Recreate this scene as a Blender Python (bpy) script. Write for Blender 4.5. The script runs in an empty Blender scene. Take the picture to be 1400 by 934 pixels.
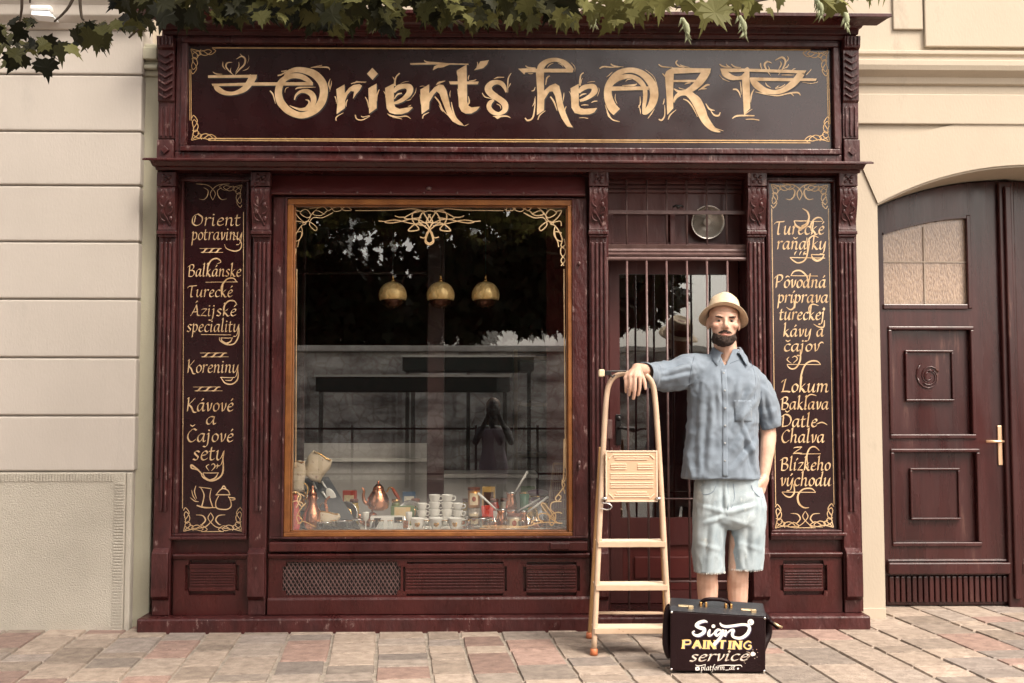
import bpy, bmesh, math, random
import numpy as np
from mathutils import Vector, Matrix, noise
from mathutils.geometry import tessellate_polygon
R = math.radians
rnd = random.Random(7)
S = bpy.context.scene
COL = S.collection

# ------------------------------------------------------------------ camera
CAMP = Vector((0.0, -6.3, 1.226)); FPX = 1500.0
YAW, PITCH = R(1.3), math.atan(93/1500)
cd = bpy.data.cameras.new('camera'); cam = bpy.data.objects.new('camera', cd); COL.objects.link(cam)
cd.sensor_fit = 'HORIZONTAL'; cd.sensor_width = 36; cd.lens = FPX/1400*36
cd.clip_start = 0.05; cd.clip_end = 500
cam.location = CAMP; cam.rotation_euler = (R(90)+PITCH, 0, -YAW)
S.camera = cam
# ------------------------------------------------------------------ sky, sun, exposure
SUN_EL, SUN_AZ = R(52), R(38)          # azimuth from straight behind the camera, towards the right
w = bpy.data.worlds.new('World'); S.world = w; w.use_nodes = True
nt = w.node_tree; bgn = nt.nodes['Background']
sky = nt.nodes.new('ShaderNodeTexSky'); sky.sky_type = 'NISHITA'; sky.sun_disc = False
sky.sun_elevation = SUN_EL; sky.sun_rotation = R(180) - SUN_AZ
sky.air_density = 1.0; sky.dust_density = 5.0; sky.ozone_density = 0.6
hs = nt.nodes.new('ShaderNodeHueSaturation'); hs.inputs['Saturation'].default_value = 0.25
nt.links.new(sky.outputs[0], hs.inputs['Color'])
mx = nt.nodes.new('ShaderNodeMixRGB'); mx.blend_type = 'MULTIPLY'; mx.inputs[0].default_value = 1
mx.inputs[2].default_value = (1.0, 0.92, 0.84, 1)      # hazy warm overcast
nt.links.new(hs.outputs[0], mx.inputs[1]); nt.links.new(mx.outputs[0], bgn.inputs[0])
bgn.inputs[1].default_value = 0.15
sl = bpy.data.lights.new('sun', 'SUN'); sl.energy = 1.0; sl.angle = R(16); sl.color = (1.0, 0.9, 0.76)
so = bpy.data.objects.new('sun', sl); COL.objects.link(so)
so.rotation_euler = (R(90)-SUN_EL, 0, SUN_AZ)
S.view_settings.view_transform = 'Standard'; S.view_settings.look = 'None'
S.view_settings.exposure = 1.47; S.view_settings.gamma = 1
S.cycles.max_bounces = 8; S.cycles.transparent_max_bounces = 12
S.cycles.caustics_reflective = False; S.cycles.caustics_refractive = False

# ------------------------------------------------------------------ measuring
_cr = (Matrix.Rotation(-YAW, 3, 'Z') @ Matrix.Rotation(R(90)+PITCH, 3, 'X'))
_rt, _up, _fw = _cr @ Vector((1,0,0)), _cr @ Vector((0,1,0)), _cr @ Vector((0,0,-1))
def at(px, py, Y):
    d = _fw + _rt*((px-700)/FPX) + _up*((467-py)/FPX)
    t = (Y-CAMP.y)/d.y
    return CAMP + d*t
def rect(x0, y0, x1, y1, Y):
    """upright rectangle on the plane y=Y from two photo corners -> x0,x1,z0,z1"""
    a, b, c, d = at(x0,y0,Y), at(x1,y1,Y), at(x0,y1,Y), at(x1,y0,Y)
    return (a.x+c.x)/2, (b.x+d.x)/2, (b.z+c.z)/2, (a.z+d.z)/2

# ------------------------------------------------------------------ mesh building
def cat(pts, n=8, closed=False):
    """Catmull-Rom through tuples of any length"""
    P = [tuple(p) for p in pts]; m = len(P); out = []
    if m < 3 and not closed:
        a, b = P
        return [tuple(a[k]+(b[k]-a[k])*i/n for k in range(len(a))) for i in range(n+1)]
    rng = m if closed else m-1
    for i in range(rng):
        p1, p2 = P[i], P[(i+1) % m]
        p0 = P[(i-1) % m] if (closed or i > 0) else p1
        p3 = P[(i+2) % m] if (closed or i+2 < m) else p2
        for k in range(n):
            t = k/n; t2, t3 = t*t, t*t*t
            out.append(tuple(0.5*(2*b+(c-a)*t+(2*a-5*b+4*c-d)*t2+(3*b-a-3*c+d)*t3)
                             for a, b, c, d in zip(p0, p1, p2, p3)))
    if not closed: out.append(P[-1])
    return out

class MB:
    def __init__(s): s.v = []; s.f = []; s.c = []; s.col = None
    def add(s, vs, fs):
        o = len(s.v); s.v += [tuple(v) for v in vs]; s.f += [tuple(i+o for i in f) for f in fs]
        s.c += [s.col]*len(fs); return s
    def box(s, x0, x1, y0, y1, z0, z1):
        if x0 > x1: x0, x1 = x1, x0
        if y0 > y1: y0, y1 = y1, y0
        if z0 > z1: z0, z1 = z1, z0
        return s.add([(x0,y0,z0),(x1,y0,z0),(x1,y1,z0),(x0,y1,z0),(x0,y0,z1),(x1,y0,z1),(x1,y1,z1),(x0,y1,z1)],
              [(0,3,2,1),(4,5,6,7),(0,1,5,4),(1,2,6,5),(2,3,7,6),(3,0,4,7)])
    def hexa(s, a, b):
        """a,b: two quads (4 pts each) joined to a solid"""
        return s.add(list(a)+list(b), [(0,3,2,1),(4,5,6,7),(0,1,5,4),(1,2,6,5),(2,3,7,6),(3,0,4,7)])
    def poly(s, pts, holes=()):
        """flat polygon of 3D points (may be concave)"""
        loops = [[Vector(p) for p in pts]] + [[Vector(p) for p in h] for h in holes]
        allp = [p for l in loops for p in l]
        return s.add(allp, [t for t in tessellate_polygon(loops)])
    def prism(s, poly, y0, y1, holes=()):
        """(x,z) polygon extruded from y0 (front) to y1"""
        loops = [poly]+list(holes)
        for yy in (y0, y1): s.poly([(x,yy,z) for x,z in poly], [[(x,yy,z) for x,z in h] for h in holes])
        for l in loops:
            n = len(l)
            s.add([(x,y0,z) for x,z in l]+[(x,y1,z) for x,z in l], [(i,(i+1)%n,n+(i+1)%n,n+i) for i in range(n)])
        return s
    def profx(s, prof, x0, x1, m0=0.0, m1=0.0):
        """(y,z) profile run along x; m0/m1 mitre: x shifts outwards by m*(-y)"""
        n = len(prof)
        A = [(x0+m0*y, y, z) for y,z in prof]; B = [(x1-m1*y, y, z) for y,z in prof]
        s.add(A+B, [(i,(i+1)%n,n+(i+1)%n,n+i) for i in range(n)])
        s.poly(A); s.poly(B); return s
    def tube(s, pts, r, n=8, close=False, caps=True):
        P = [Vector(p) for p in pts]; m = len(P)
        rr = r if isinstance(r, (list, tuple)) else [r]*m
        d0 = (P[1]-P[0]).normalized(); u = d0.orthogonal().normalized(); V = []
        for i in range(m):
            a = P[(i-1) % m] if (close or i) else P[0]; b = P[(i+1) % m] if (close or i < m-1) else P[-1]
            d = (b-a).normalized() if (b-a).length > 1e-9 else d0
            u = (u-d*u.dot(d)); u = u.normalized() if u.length > 1e-6 else d.orthogonal().normalized()
            v = d.cross(u)
            for k in range(n):
                t = 2*math.pi*k/n; V.append(P[i]+(u*math.cos(t)+v*math.sin(t))*rr[i])
        F = []
        for i in range(m if close else m-1):
            j = (i+1) % m
            for k in range(n): F.append((i*n+k, i*n+(k+1)%n, j*n+(k+1)%n, j*n+k))
        if not close and caps: F += [tuple(range(n))[::-1], tuple((m-1)*n+k for k in range(n))]
        return s.add(V, F)
    def bar(s, a, b, wx, wy, up=(0,1,0)):
        """rectangular bar from a to b"""
        a, b = Vector(a), Vector(b); d = (b-a).normalized(); v = Vector(up); v = (v-d*v.dot(d)).normalized(); u = d.cross(v)
        q = [u*wx/2*i+v*wy/2*j for i,j in ((-1,-1),(1,-1),(1,1),(-1,1))]
        return s.hexa([a+k for k in q], [b+k for k in q])
    def lathe(s, prof, c=(0,0,0), n=24, sx=1, sy=1, axis=None):
        """(r,z) profile round the z axis through c"""
        V = []; c = Vector(c); m = len(prof)
        for r, z in prof:
            for k in range(n):
                t = 2*math.pi*k/n; p = Vector((r*math.cos(t)*sx, r*math.sin(t)*sy, z))
                if axis is not None: p = axis @ p
                V.append(c+p)
        F = [(i*n+k, i*n+(k+1)%n, (i+1)*n+(k+1)%n, (i+1)*n+k) for i in range(m-1) for k in range(n)]
        if prof[0][0] > 1e-5: F.append(tuple(range(n))[::-1])
        if prof[-1][0] > 1e-5: F.append(tuple((m-1)*n+k for k in range(n)))
        return s.add(V, F)
    def ball(s, c, r, n=16, m=10, rot=None):
        r = r if isinstance(r, (tuple, list)) else (r,r,r); c = Vector(c); V = []; F = []
        for i in range(m+1):
            a = math.pi*i/m
            for k in range(n):
                t = 2*math.pi*k/n
                p = Vector((r[0]*math.sin(a)*math.cos(t), r[1]*math.sin(a)*math.sin(t), -r[2]*math.cos(a)))
                V.append(c + (rot @ p if rot is not None else p))
        for i in range(m):
            for k in range(n): F.append((i*n+k, i*n+(k+1)%n, (i+1)*n+(k+1)%n, (i+1)*n+k))
        return s.add(V, F)
    def mesh(s, name):
        me = bpy.data.meshes.new(name); me.from_pydata(s.v, [], s.f)
        if any(c is not None for c in s.c):
            ca = me.color_attributes.new('tint', 'FLOAT_COLOR', 'CORNER')
            arr = []
            for f, c in zip(s.f, s.c): arr += list(c or (1,1,1,1))*len(f)
            ca.data.foreach_set('color', arr)
        me.update(); return me
    def build(s, name, mat, parent=None, smooth=False, bevel=0, weld=False, local=False, seg=2, recalc=True):
        me = s.mesh(name)
        if recalc or weld:
            bm = bmesh.new(); bm.from_mesh(me)
            if weld: bmesh.ops.remove_doubles(bm, verts=bm.verts, dist=1e-5)
            if recalc: bmesh.ops.recalc_face_normals(bm, faces=bm.faces)
            bm.to_mesh(me); bm.free()
        return link(name, me, mat, parent, smooth, bevel, local, seg)

ORG = {}
def link(name, me, mat, parent=None, smooth=False, bevel=0, local=False, seg=2):
    o = bpy.data.objects.new(name, me); COL.objects.link(o)
    for m in (mat if isinstance(mat, (list, tuple)) else [mat]): me.materials.append(m)
    if parent is not None:
        o.parent = parent; g = ORG.get(parent.name, Vector())
        if not local and g.length > 0: me.transform(Matrix.Translation(-g))
        ORG[o.name] = g
    else: ORG[o.name] = Vector()
    if smooth:
        me.polygons.foreach_set('use_smooth', [True]*len(me.polygons))
    if bevel:
        b = o.modifiers.new('bevel', 'BEVEL'); b.width = bevel; b.segments = seg; b.limit_method = 'ANGLE'; b.angle_limit = R(40)
    return o
def tag(o, label=None, cat_=None, group=None, kind=None):
    if label: o['label'] = label
    if cat_: o['category'] = cat_
    if group: o['group'] = group
    if kind: o['kind'] = kind
    return o
def thing(name, label, cat_, loc=(0,0,0), group=None, rz=0.0):
    o = bpy.data.objects.new(name, None); COL.objects.link(o); o.location = loc; o.rotation_euler = (0,0,rz)
    o.empty_display_size = 0.1
    ORG[o.name] = Vector(loc); return tag(o, label, cat_, group)
def dup(root, loc, rz=0.0, label=None, group=None):
    def cp(o, par):
        c = o.copy(); COL.objects.link(c); c.parent = par
        ORG[c.name] = ORG.get(par.name, Vector()) if par else Vector(loc)
        for ch in list(o.children): cp(ch, c)
        return c
    r = cp(root, None); r.location = loc; r.rotation_euler = (0,0,rz)
    if label: r['label'] = label
    if group: r['group'] = group
    return r
def evald(o):
    """bake an object's modifiers into a plain mesh"""
    dg = bpy.context.evaluated_depsgraph_get()
    me = bpy.data.meshes.new_from_object(o.evaluated_get(dg)); return me
def remesh(mb, voxel, smooth_it=4, fac=0.5):
    me = mb.mesh('tmp'); bm = bmesh.new(); bm.from_mesh(me); bmesh.ops.remove_doubles(bm, verts=bm.verts, dist=1e-6)
    bmesh.ops.recalc_face_normals(bm, faces=bm.faces); bm.to_mesh(me); bm.free()
    o = bpy.data.objects.new('tmp', me); COL.objects.link(o)
    m = o.modifiers.new('r', 'REMESH'); m.mode = 'VOXEL'; m.voxel_size = voxel
    if smooth_it:
        k = o.modifiers.new('s', 'SMOOTH'); k.factor = fac; k.iterations = smooth_it
    out = evald(o); bpy.data.objects.remove(o); bpy.data.meshes.remove(me)
    out.materials.clear(); return out

# ------------------------------------------------------------------ materials
def mat(name, base, rough=0.5, metal=0.0, var=0.0, vscale=6, base2=None, bump=0.0, bscale=60, rvar=0.0, stretch=(1,1,1),
        attr=False, coat=0.0, spec=0.5, wear=None, wscale=18, wthr=0.62, detail=6, sheen=0.0):
    m = bpy.data.materials.new(name); m.use_nodes = True; t = m.node_tree; N = t.nodes; L = t.links
    b = N['Principled BSDF']; b.inputs['Roughness'].default_value = rough; b.inputs['Metallic'].default_value = metal
    b.inputs['Specular IOR Level'].default_value = spec; b.inputs['Coat Weight'].default_value = coat; b.inputs['Coat Roughness'].default_value = 0.17; b.inputs['Coat IOR'].default_value = 1.9
    b.inputs['Sheen Weight'].default_value = sheen
    tc = N.new('ShaderNodeTexCoord'); mp = N.new('ShaderNodeMapping'); mp.inputs['Scale'].default_value = stretch
    L.new(tc.outputs['Object'], mp.inputs['Vector'])
    c1 = tuple(base)+(1,); c2 = tuple(base2 or [x*(1-var) for x in base])+(1,)
    cur = None
    if var or base2:
        n = N.new('ShaderNodeTexNoise'); n.inputs['Scale'].default_value = vscale; n.inputs['Detail'].default_value = detail; n.inputs['Roughness'].default_value = .62
        L.new(mp.outputs[0], n.inputs['Vector'])
        r = N.new('ShaderNodeValToRGB'); r.color_ramp.elements[0].position = .32; r.color_ramp.elements[1].position = .68
        r.color_ramp.elements[0].color = c2; r.color_ramp.elements[1].color = c1
        L.new(n.outputs[0], r.inputs[0]); cur = r.outputs[0]
    else:
        rgb = N.new('ShaderNodeRGB'); rgb.outputs[0].default_value = c1; cur = rgb.outputs[0]
    if wear:
        n2 = N.new('ShaderNodeTexNoise'); n2.inputs['Scale'].default_value = wscale; n2.inputs['Detail'].default_value = 9; n2.inputs['Roughness'].default_value = .7
        L.new(mp.outputs[0], n2.inputs['Vector'])
        r2 = N.new('ShaderNodeValToRGB'); r2.color_ramp.elements[0].position = wthr; r2.color_ramp.elements[1].position = wthr+.06
        L.new(n2.outputs[0], r2.inputs[0])
        mw = N.new('ShaderNodeMixRGB'); mw.inputs[2].default_value = tuple(wear)+(1,)
        L.new(r2.outputs[0], mw.inputs[0]); L.new(cur, mw.inputs[1]); cur = mw.outputs[0]
    if attr:
        a = N.new('ShaderNodeAttribute'); a.attribute_name = 'tint'
        mm = N.new('ShaderNodeMixRGB'); mm.blend_type = 'MULTIPLY'; mm.inputs[0].default_value = 1
        L.new(cur, mm.inputs[1]); L.new(a.outputs['Color'], mm.inputs[2]); cur = mm.outputs[0]
    L.new(cur, b.inputs['Base Color'])
    if rvar:
        n3 = N.new('ShaderNodeTexNoise'); n3.inputs['Scale'].default_value = 9; n3.inputs['Detail'].default_value = 5
        L.new(mp.outputs[0], n3.inputs['Vector'])
        mr = N.new('ShaderNodeMapRange'); mr.inputs['To Min'].default_value = max(.02, rough-rvar); mr.inputs['To Max'].default_value = min(1, rough+rvar)
        mr.inputs['From Min'].default_value = .3; mr.inputs['From Max'].default_value = .7
        L.new(n3.outputs[0], mr.inputs[0]); L.new(mr.outputs[0], b.inputs['Roughness'])
    if bump:
        n4 = N.new('ShaderNodeTexNoise'); n4.inputs['Scale'].default_value = bscale; n4.inputs['Detail'].default_value = 5
        L.new(mp.outputs[0], n4.inputs['Vector'])
        bp = N.new('ShaderNodeBump'); bp.inputs['Strength'].default_value = bump; bp.inputs['Distance'].default_value = .01
        L.new(n4.outputs[0], bp.inputs['Height']); L.new(bp.outputs[0], b.inputs['Normal'])
    return m
def glass(name, tint=(.92,.95,.93), ior=1.9, rough=0.0, wav=0.0):
    m = bpy.data.materials.new(name); m.use_nodes = True; t = m.node_tree; N = t.nodes; L = t.links
    N.remove(N['Principled BSDF'])
    tr = N.new('ShaderNodeBsdfTransparent'); tr.inputs[0].default_value = tuple(tint)+(1,)
    gl = N.new('ShaderNodeBsdfGlossy'); gl.inputs['Roughness'].default_value = rough; gl.inputs[0].default_value = (1,1,1,1)
    lw = N.new('ShaderNodeLayerWeight'); F0 = ((ior-1)/(ior+1))**2
    mr = N.new('ShaderNodeMapRange'); mr.inputs['To Min'].default_value = F0; mr.inputs['To Max'].default_value = 1
    pw = N.new('ShaderNodeMath'); pw.operation = 'POWER'; pw.inputs[1].default_value = 4
    L.new(lw.outputs['Facing'], pw.inputs[0]); L.new(pw.outputs[0], mr.inputs[0])
    mi = N.new('ShaderNodeMixShader'); L.new(mr.outputs[0], mi.inputs[0]); L.new(tr.outputs[0], mi.inputs[1]); L.new(gl.outputs[0], mi.inputs[2])
    if wav:
        n = N.new('ShaderNodeTexNoise'); n.inputs['Scale'].default_value = 2.2; bp = N.new('ShaderNodeBump')
        tc = N.new('ShaderNodeTexCoord'); L.new(tc.outputs['Object'], n.inputs['Vector'])
        bp.inputs['Strength'].default_value = wav; bp.inputs['Distance'].default_value = .02
        L.new(n.outputs[0], bp.inputs['Height']); L.new(bp.outputs[0], gl.inputs['Normal'])
    L.new(mi.outputs[0], N['Material Output'].inputs[0]); return m
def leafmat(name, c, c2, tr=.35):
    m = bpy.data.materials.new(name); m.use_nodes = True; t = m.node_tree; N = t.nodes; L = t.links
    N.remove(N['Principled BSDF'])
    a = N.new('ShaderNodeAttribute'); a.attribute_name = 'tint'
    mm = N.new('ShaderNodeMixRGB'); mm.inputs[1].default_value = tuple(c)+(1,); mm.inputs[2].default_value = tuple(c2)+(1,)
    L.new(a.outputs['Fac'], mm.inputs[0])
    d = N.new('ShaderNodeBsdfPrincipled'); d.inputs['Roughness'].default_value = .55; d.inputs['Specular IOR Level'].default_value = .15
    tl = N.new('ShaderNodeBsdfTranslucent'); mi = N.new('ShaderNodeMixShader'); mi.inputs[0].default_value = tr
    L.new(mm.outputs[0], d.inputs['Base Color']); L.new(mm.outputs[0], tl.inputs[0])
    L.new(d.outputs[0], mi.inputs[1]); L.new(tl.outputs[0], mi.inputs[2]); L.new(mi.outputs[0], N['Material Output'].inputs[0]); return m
M = {}
M['paint'] = mat('maroon_paint', (.061,.0125,.0115), .33, base2=(.030,.0055,.0055), vscale=6, rvar=.14, bump=.3, bscale=45, stretch=(1,1,.45), wear=(.13,.055,.05), wscale=22, wthr=.67, spec=.38)
M['paint_worn'] = mat('worn_maroon_paint', (.070,.0175,.0170), .36, base2=(.032,.0068,.0070), vscale=13, rvar=.15, bump=.6, bscale=40, stretch=(1,1,.45), wear=(.20,.125,.115), wscale=24, wthr=.60, spec=.42)
M['door_paint'] = mat('brown_door_paint', (.095,.024,.021), .42, base2=(.06,.013,.013), vscale=4, rvar=.1, bump=.15, bscale=50, stretch=(1,1,.3))
M['board'] = mat('black_board', (.013,.0022,.0032), .28, base2=(.020,.004,.005), vscale=7, rvar=.08, bump=.05, bscale=160, wear=(.04,.026,.026), wscale=40, wthr=.72, spec=.15, coat=.38)
M['gold'] = mat('gold_paint', (.72,.52,.31), .42, metal=.15, base2=(.40,.25,.12), vscale=10, rvar=.1)
M['goldthin'] = mat('gold_line_paint', (.62,.40,.19), .45, metal=.2, base2=(.42,.25,.10), vscale=20)
M['shade'] = mat('black_letter_shade', (.008,.004,.005), .5)
M['giltwood'] = mat('ochre_wood', (.27,.105,.028), .36, base2=(.15,.05,.013), vscale=9, stretch=(1,1,1), bump=.15, bscale=40)
M['cream'] = mat('cream_plaster', (.46,.395,.312), .85, base2=(.415,.355,.278), vscale=1.6, stretch=(1,1,.4), wear=(.385,.33,.26), wscale=1.6, wthr=.57, bump=.12, bscale=90, detail=9)
M['greige'] = mat('greige_plaster', (.50,.455,.41), .85, base2=(.44,.40,.357), vscale=1.2, stretch=(1,1,.4), wear=(.44,.40,.36), wscale=1.8, wthr=.57, bump=.12, bscale=90, detail=9)
M['green'] = mat('grey_green_roughcast', (.48,.445,.38), .9, base2=(.40,.37,.31), vscale=1.8, bump=.6, bscale=130, detail=10)
M['greensm'] = mat('grey_green_plaster', (.47,.45,.35), .85, base2=(.41,.39,.30), vscale=2, bump=.15, bscale=80)
M['oak'] = mat('dark_stained_oak', (.052,.0125,.012), .27, base2=(.024,.005,.0055), vscale=7, rvar=.1, bump=.12, bscale=60, stretch=(1,1,.12), wear=(.09,.038,.03), wscale=9, wthr=.62, spec=.55)
M['iron'] = mat('painted_iron', (.15,.088,.082), .38, base2=(.09,.048,.046), vscale=20, wear=(.2,.15,.14), wscale=30, wthr=.62)
M['black'] = mat('black_metal', (.012,.010,.010), .35)
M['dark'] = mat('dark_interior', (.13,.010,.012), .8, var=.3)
M['brass'] = mat('brass', (.80,.52,.22), .22, metal=1.0, base2=(.62,.36,.13), vscale=14, rvar=.1)
M['copper'] = mat('copper', (.72,.33,.20), .25, metal=1.0, base2=(.55,.23,.13), vscale=20, rvar=.08, bump=.2, bscale=70)
M['silver'] = mat('polished_steel', (.72,.71,.69), .2, metal=1.0, var=.15)
M['white'] = mat('white_porcelain', (.80,.77,.72), .18)
M['offwhite'] = mat('off_white_panel', (.42,.39,.36), .5, var=.12, vscale=4)
M['stonewall'] = None
M['pale'] = mat('pale_beige_paint', (.58,.42,.30), .42, base2=(.47,.33,.225), vscale=9, wear=(.27,.15,.085), wscale=24, wthr=.64, bump=.06)
M['cream_plastic'] = mat('cream_plastic', (.75,.62,.42), .45)
M['glass'] = glass('window_glass', (.98,.985,.975), 2.5)
M['glass2'] = glass('inner_window_glass', (.98,.985,.975), 1.8)
M['doorglass'] = glass('door_glass', (.75,.78,.76), 2.3, wav=.1)
M['clear'] = glass('clear_glassware', (.96,.97,.97), 1.55, rough=.05)
# ================================================================== ground
M['mortar'] = mat('pale_mortar', (.36,.315,.265), .9, base2=(.20,.17,.14), vscale=20, bump=.2, bscale=120)
M['paver'] = mat('sandstone_pavers', (1,1,1), .8, base2=(.56,.54,.54), vscale=17, detail=12, bump=.7, bscale=70, attr=True, wear=(.34,.31,.29), wscale=34, wthr=.63)
g = MB(); g.poly([(-150,-150,-.016),(150,-150,-.016),(150,150,-.016),(-150,150,-.016)])
tag(g.build('ground', mat('ground_grey', (.24,.22,.19), .9, var=.25, vscale=.8)), kind='structure')
g = MB(); g.poly([(-5,-4.2,-.010),(6,-4.2,-.010),(6,1.2,-.010),(-5,1.2,-.010)])
tag(g.build('pavement_mortar', M['mortar']), kind='structure')
def pavers():
    g = MB(); r = random.Random(11); ang = R(5)
    dx, dy = Vector((math.cos(ang), math.sin(ang))), Vector((-math.sin(ang), math.cos(ang)))
    o = Vector((.1, -2.2)); u = -5.4
    while u < 5.6:
        wd = r.choice((.19,.22,.24,.26)); v = -2.4 - r.random()*.5
        red = r.random() < .24
        while v < 3.3:
            ln = r.choice((.13,.16,.2,.24,.28,.34,.4))*r.uniform(.9,1.1)
            base = r.choice(((.36,.315,.265),(.335,.29,.24),(.30,.27,.235),(.38,.33,.275),(.275,.25,.225)))
            if r.random() < (.5 if red else .05): base = r.choice(((.31,.225,.19),(.29,.215,.185),(.325,.24,.205)))
            k = r.uniform(.72,1.15); g.col = (base[0]*k*1.10, base[1]*k*1.03, base[2]*k*1.0, 1)
            j = r.uniform(.004,.008); zt = r.uniform(-.002,.002); a = [(u+j,v+j),(u+wd-j,v+j),(u+wd-j,v+ln-j),(u+j,v+ln-j)]
            a = [(p+r.uniform(-.005,.005), q+r.uniform(-.005,.005)) for p,q in a]
            cx = sum(p for p,q in a)/4; cy = sum(q for p,q in a)/4
            W = lambda p, q, z: tuple(o+dx*p+dy*q)+(z,)
            low = [W(p,q,-.014) for p,q in a]
            top = [W(p+(.005 if p<cx else -.005), q+(.005 if q<cy else -.005), zt) for p,q in a]
            if low[0][1] < .9 and low[0][1] > -3.9: g.hexa(low, top)
            v += ln
        u += wd
    tag(g.build('pavement', M['paver']), kind='structure')
pavers()
# street and the far side, which the window mirrors
g = MB(); g.poly([(-40,-12.6,-.012),(40,-12.6,-.012),(40,-4.4,-.012),(-40,-4.4,-.012)])
tag(g.build('road', mat('worn_asphalt', (.16,.15,.14), .85, var=.3, vscale=3, bump=.3)), kind='structure')
g = MB(); g.box(-40,40,-4.5,-4.22,-.1,.0)
tag(g.build('kerb', mat('granite_kerb', (.34,.32,.29), .7, var=.3, vscale=20), bevel=.01), kind='structure')

# ================================================================== cream building
XW = 0.20
bl = thing('building', 'cream plastered building with arched brown double door right of the dark red shopfront', 'building', (2.1,XW,0))
sx0 = at(222,500,XW).x; sx1 = at(1166,500,XW).x; szt = at(700,62,XW).z
dx0 = at(1204,500,XW).x; dcx = 3.30; dx1 = 2*dcx-dx0
zsp = at(1204,281,XW).z; zap = zsp+.24
def arch(x0, x1, zs, za, n=24):
    c = (x0+x1)/2; h = (x1-x0)/2; rise = za-zs; rad = (h*h+rise*rise)/(2*rise); zc = za-rad; a = math.asin(h/rad)
    return [(c+rad*math.sin(t), zc+rad*math.cos(t)) for t in [-a+2*a*i/n for i in range(n+1)]]
ar = arch(dx0, dx1, zsp, zap)
xl = at(150,400,XW).x
wallp = [(xl,-.05),(sx0,-.05),(sx0,szt),(sx1,szt),(sx1,-.05),(dx0,-.05)]+ar+[(dx1,-.05),(7,-.05),(7,9),(xl,9)]
MB().prism(wallp, XW, XW+.40).build('wall', M['cream'], bl)
# grey green recessed strip beside the neighbour, with a little capital
mb = MB(); a0 = at(194,300,XW-.015).x; a1 = sx0-.004
mb.box(a0-.1, a1, XW-.15, XW-.001, -.05, at(205,112,XW).z)
for (y0, y1, pr) in ((70,76,.07),(76,92,.09),(92,98,.055),(98,104,.075),(104,112,.045)):
    mb.box(a0-.1, a1-.002, XW-pr-.12, XW-.001, at(205,y1,XW-.05).z, at(205,y0,XW-.05).z-.001)
mb.build('pilaster', M['greensm'], bl, bevel=.006)
# mouldings right of the sign
mb = MB(); X0 = sx1-.02; X1 = 7
Z = lambda py, d=0: at(1290,py,XW-d).z
mb.profx([(XW-.001,Z(118)),(XW-.02,Z(116)),(XW-.03,Z(108)),(XW-.075,Z(101)),(XW-.085,Z(95)),(XW-.085,Z(88)),(XW-.04,Z(86)),(XW-.04,Z(80)),(XW-.055,Z(78)),(XW-.055,Z(73)),(XW-.001,Z(71))], X0, X1)
mb.build('string_course', M['cream'], bl, bevel=.004)
mb = MB()
mb.box(X0,X1,XW-.022,XW-.001,Z(171),Z(130)); mb.box(at(1262,30,XW).x,X1,XW-.03,XW-.001,Z(66),Z(-150)); mb.box(at(1220,30,XW).x,at(1260.5,30,XW).x,XW-.018,XW-.001,Z(42),Z(-150))
mb.build('plaster_panel', M['cream'], bl, bevel=.006)
o_, i_ = arch(dx0-.12, dx1+.12, zsp+.30, zap+.30), arch(dx0-.0, dx1+.0, zsp+.012, zap+.012)
MB().prism(o_+i_[::-1], XW-.012, XW-.001).build('arch_band', M['cream'], bl, bevel=.004)
mb = MB(); mb.box(sx1, dx0-.002, XW-.014, XW-.001, -.02, at(1200,832,XW).z+.005)
mb.build('base_strip', M['cream'], bl, bevel=.004)
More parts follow.
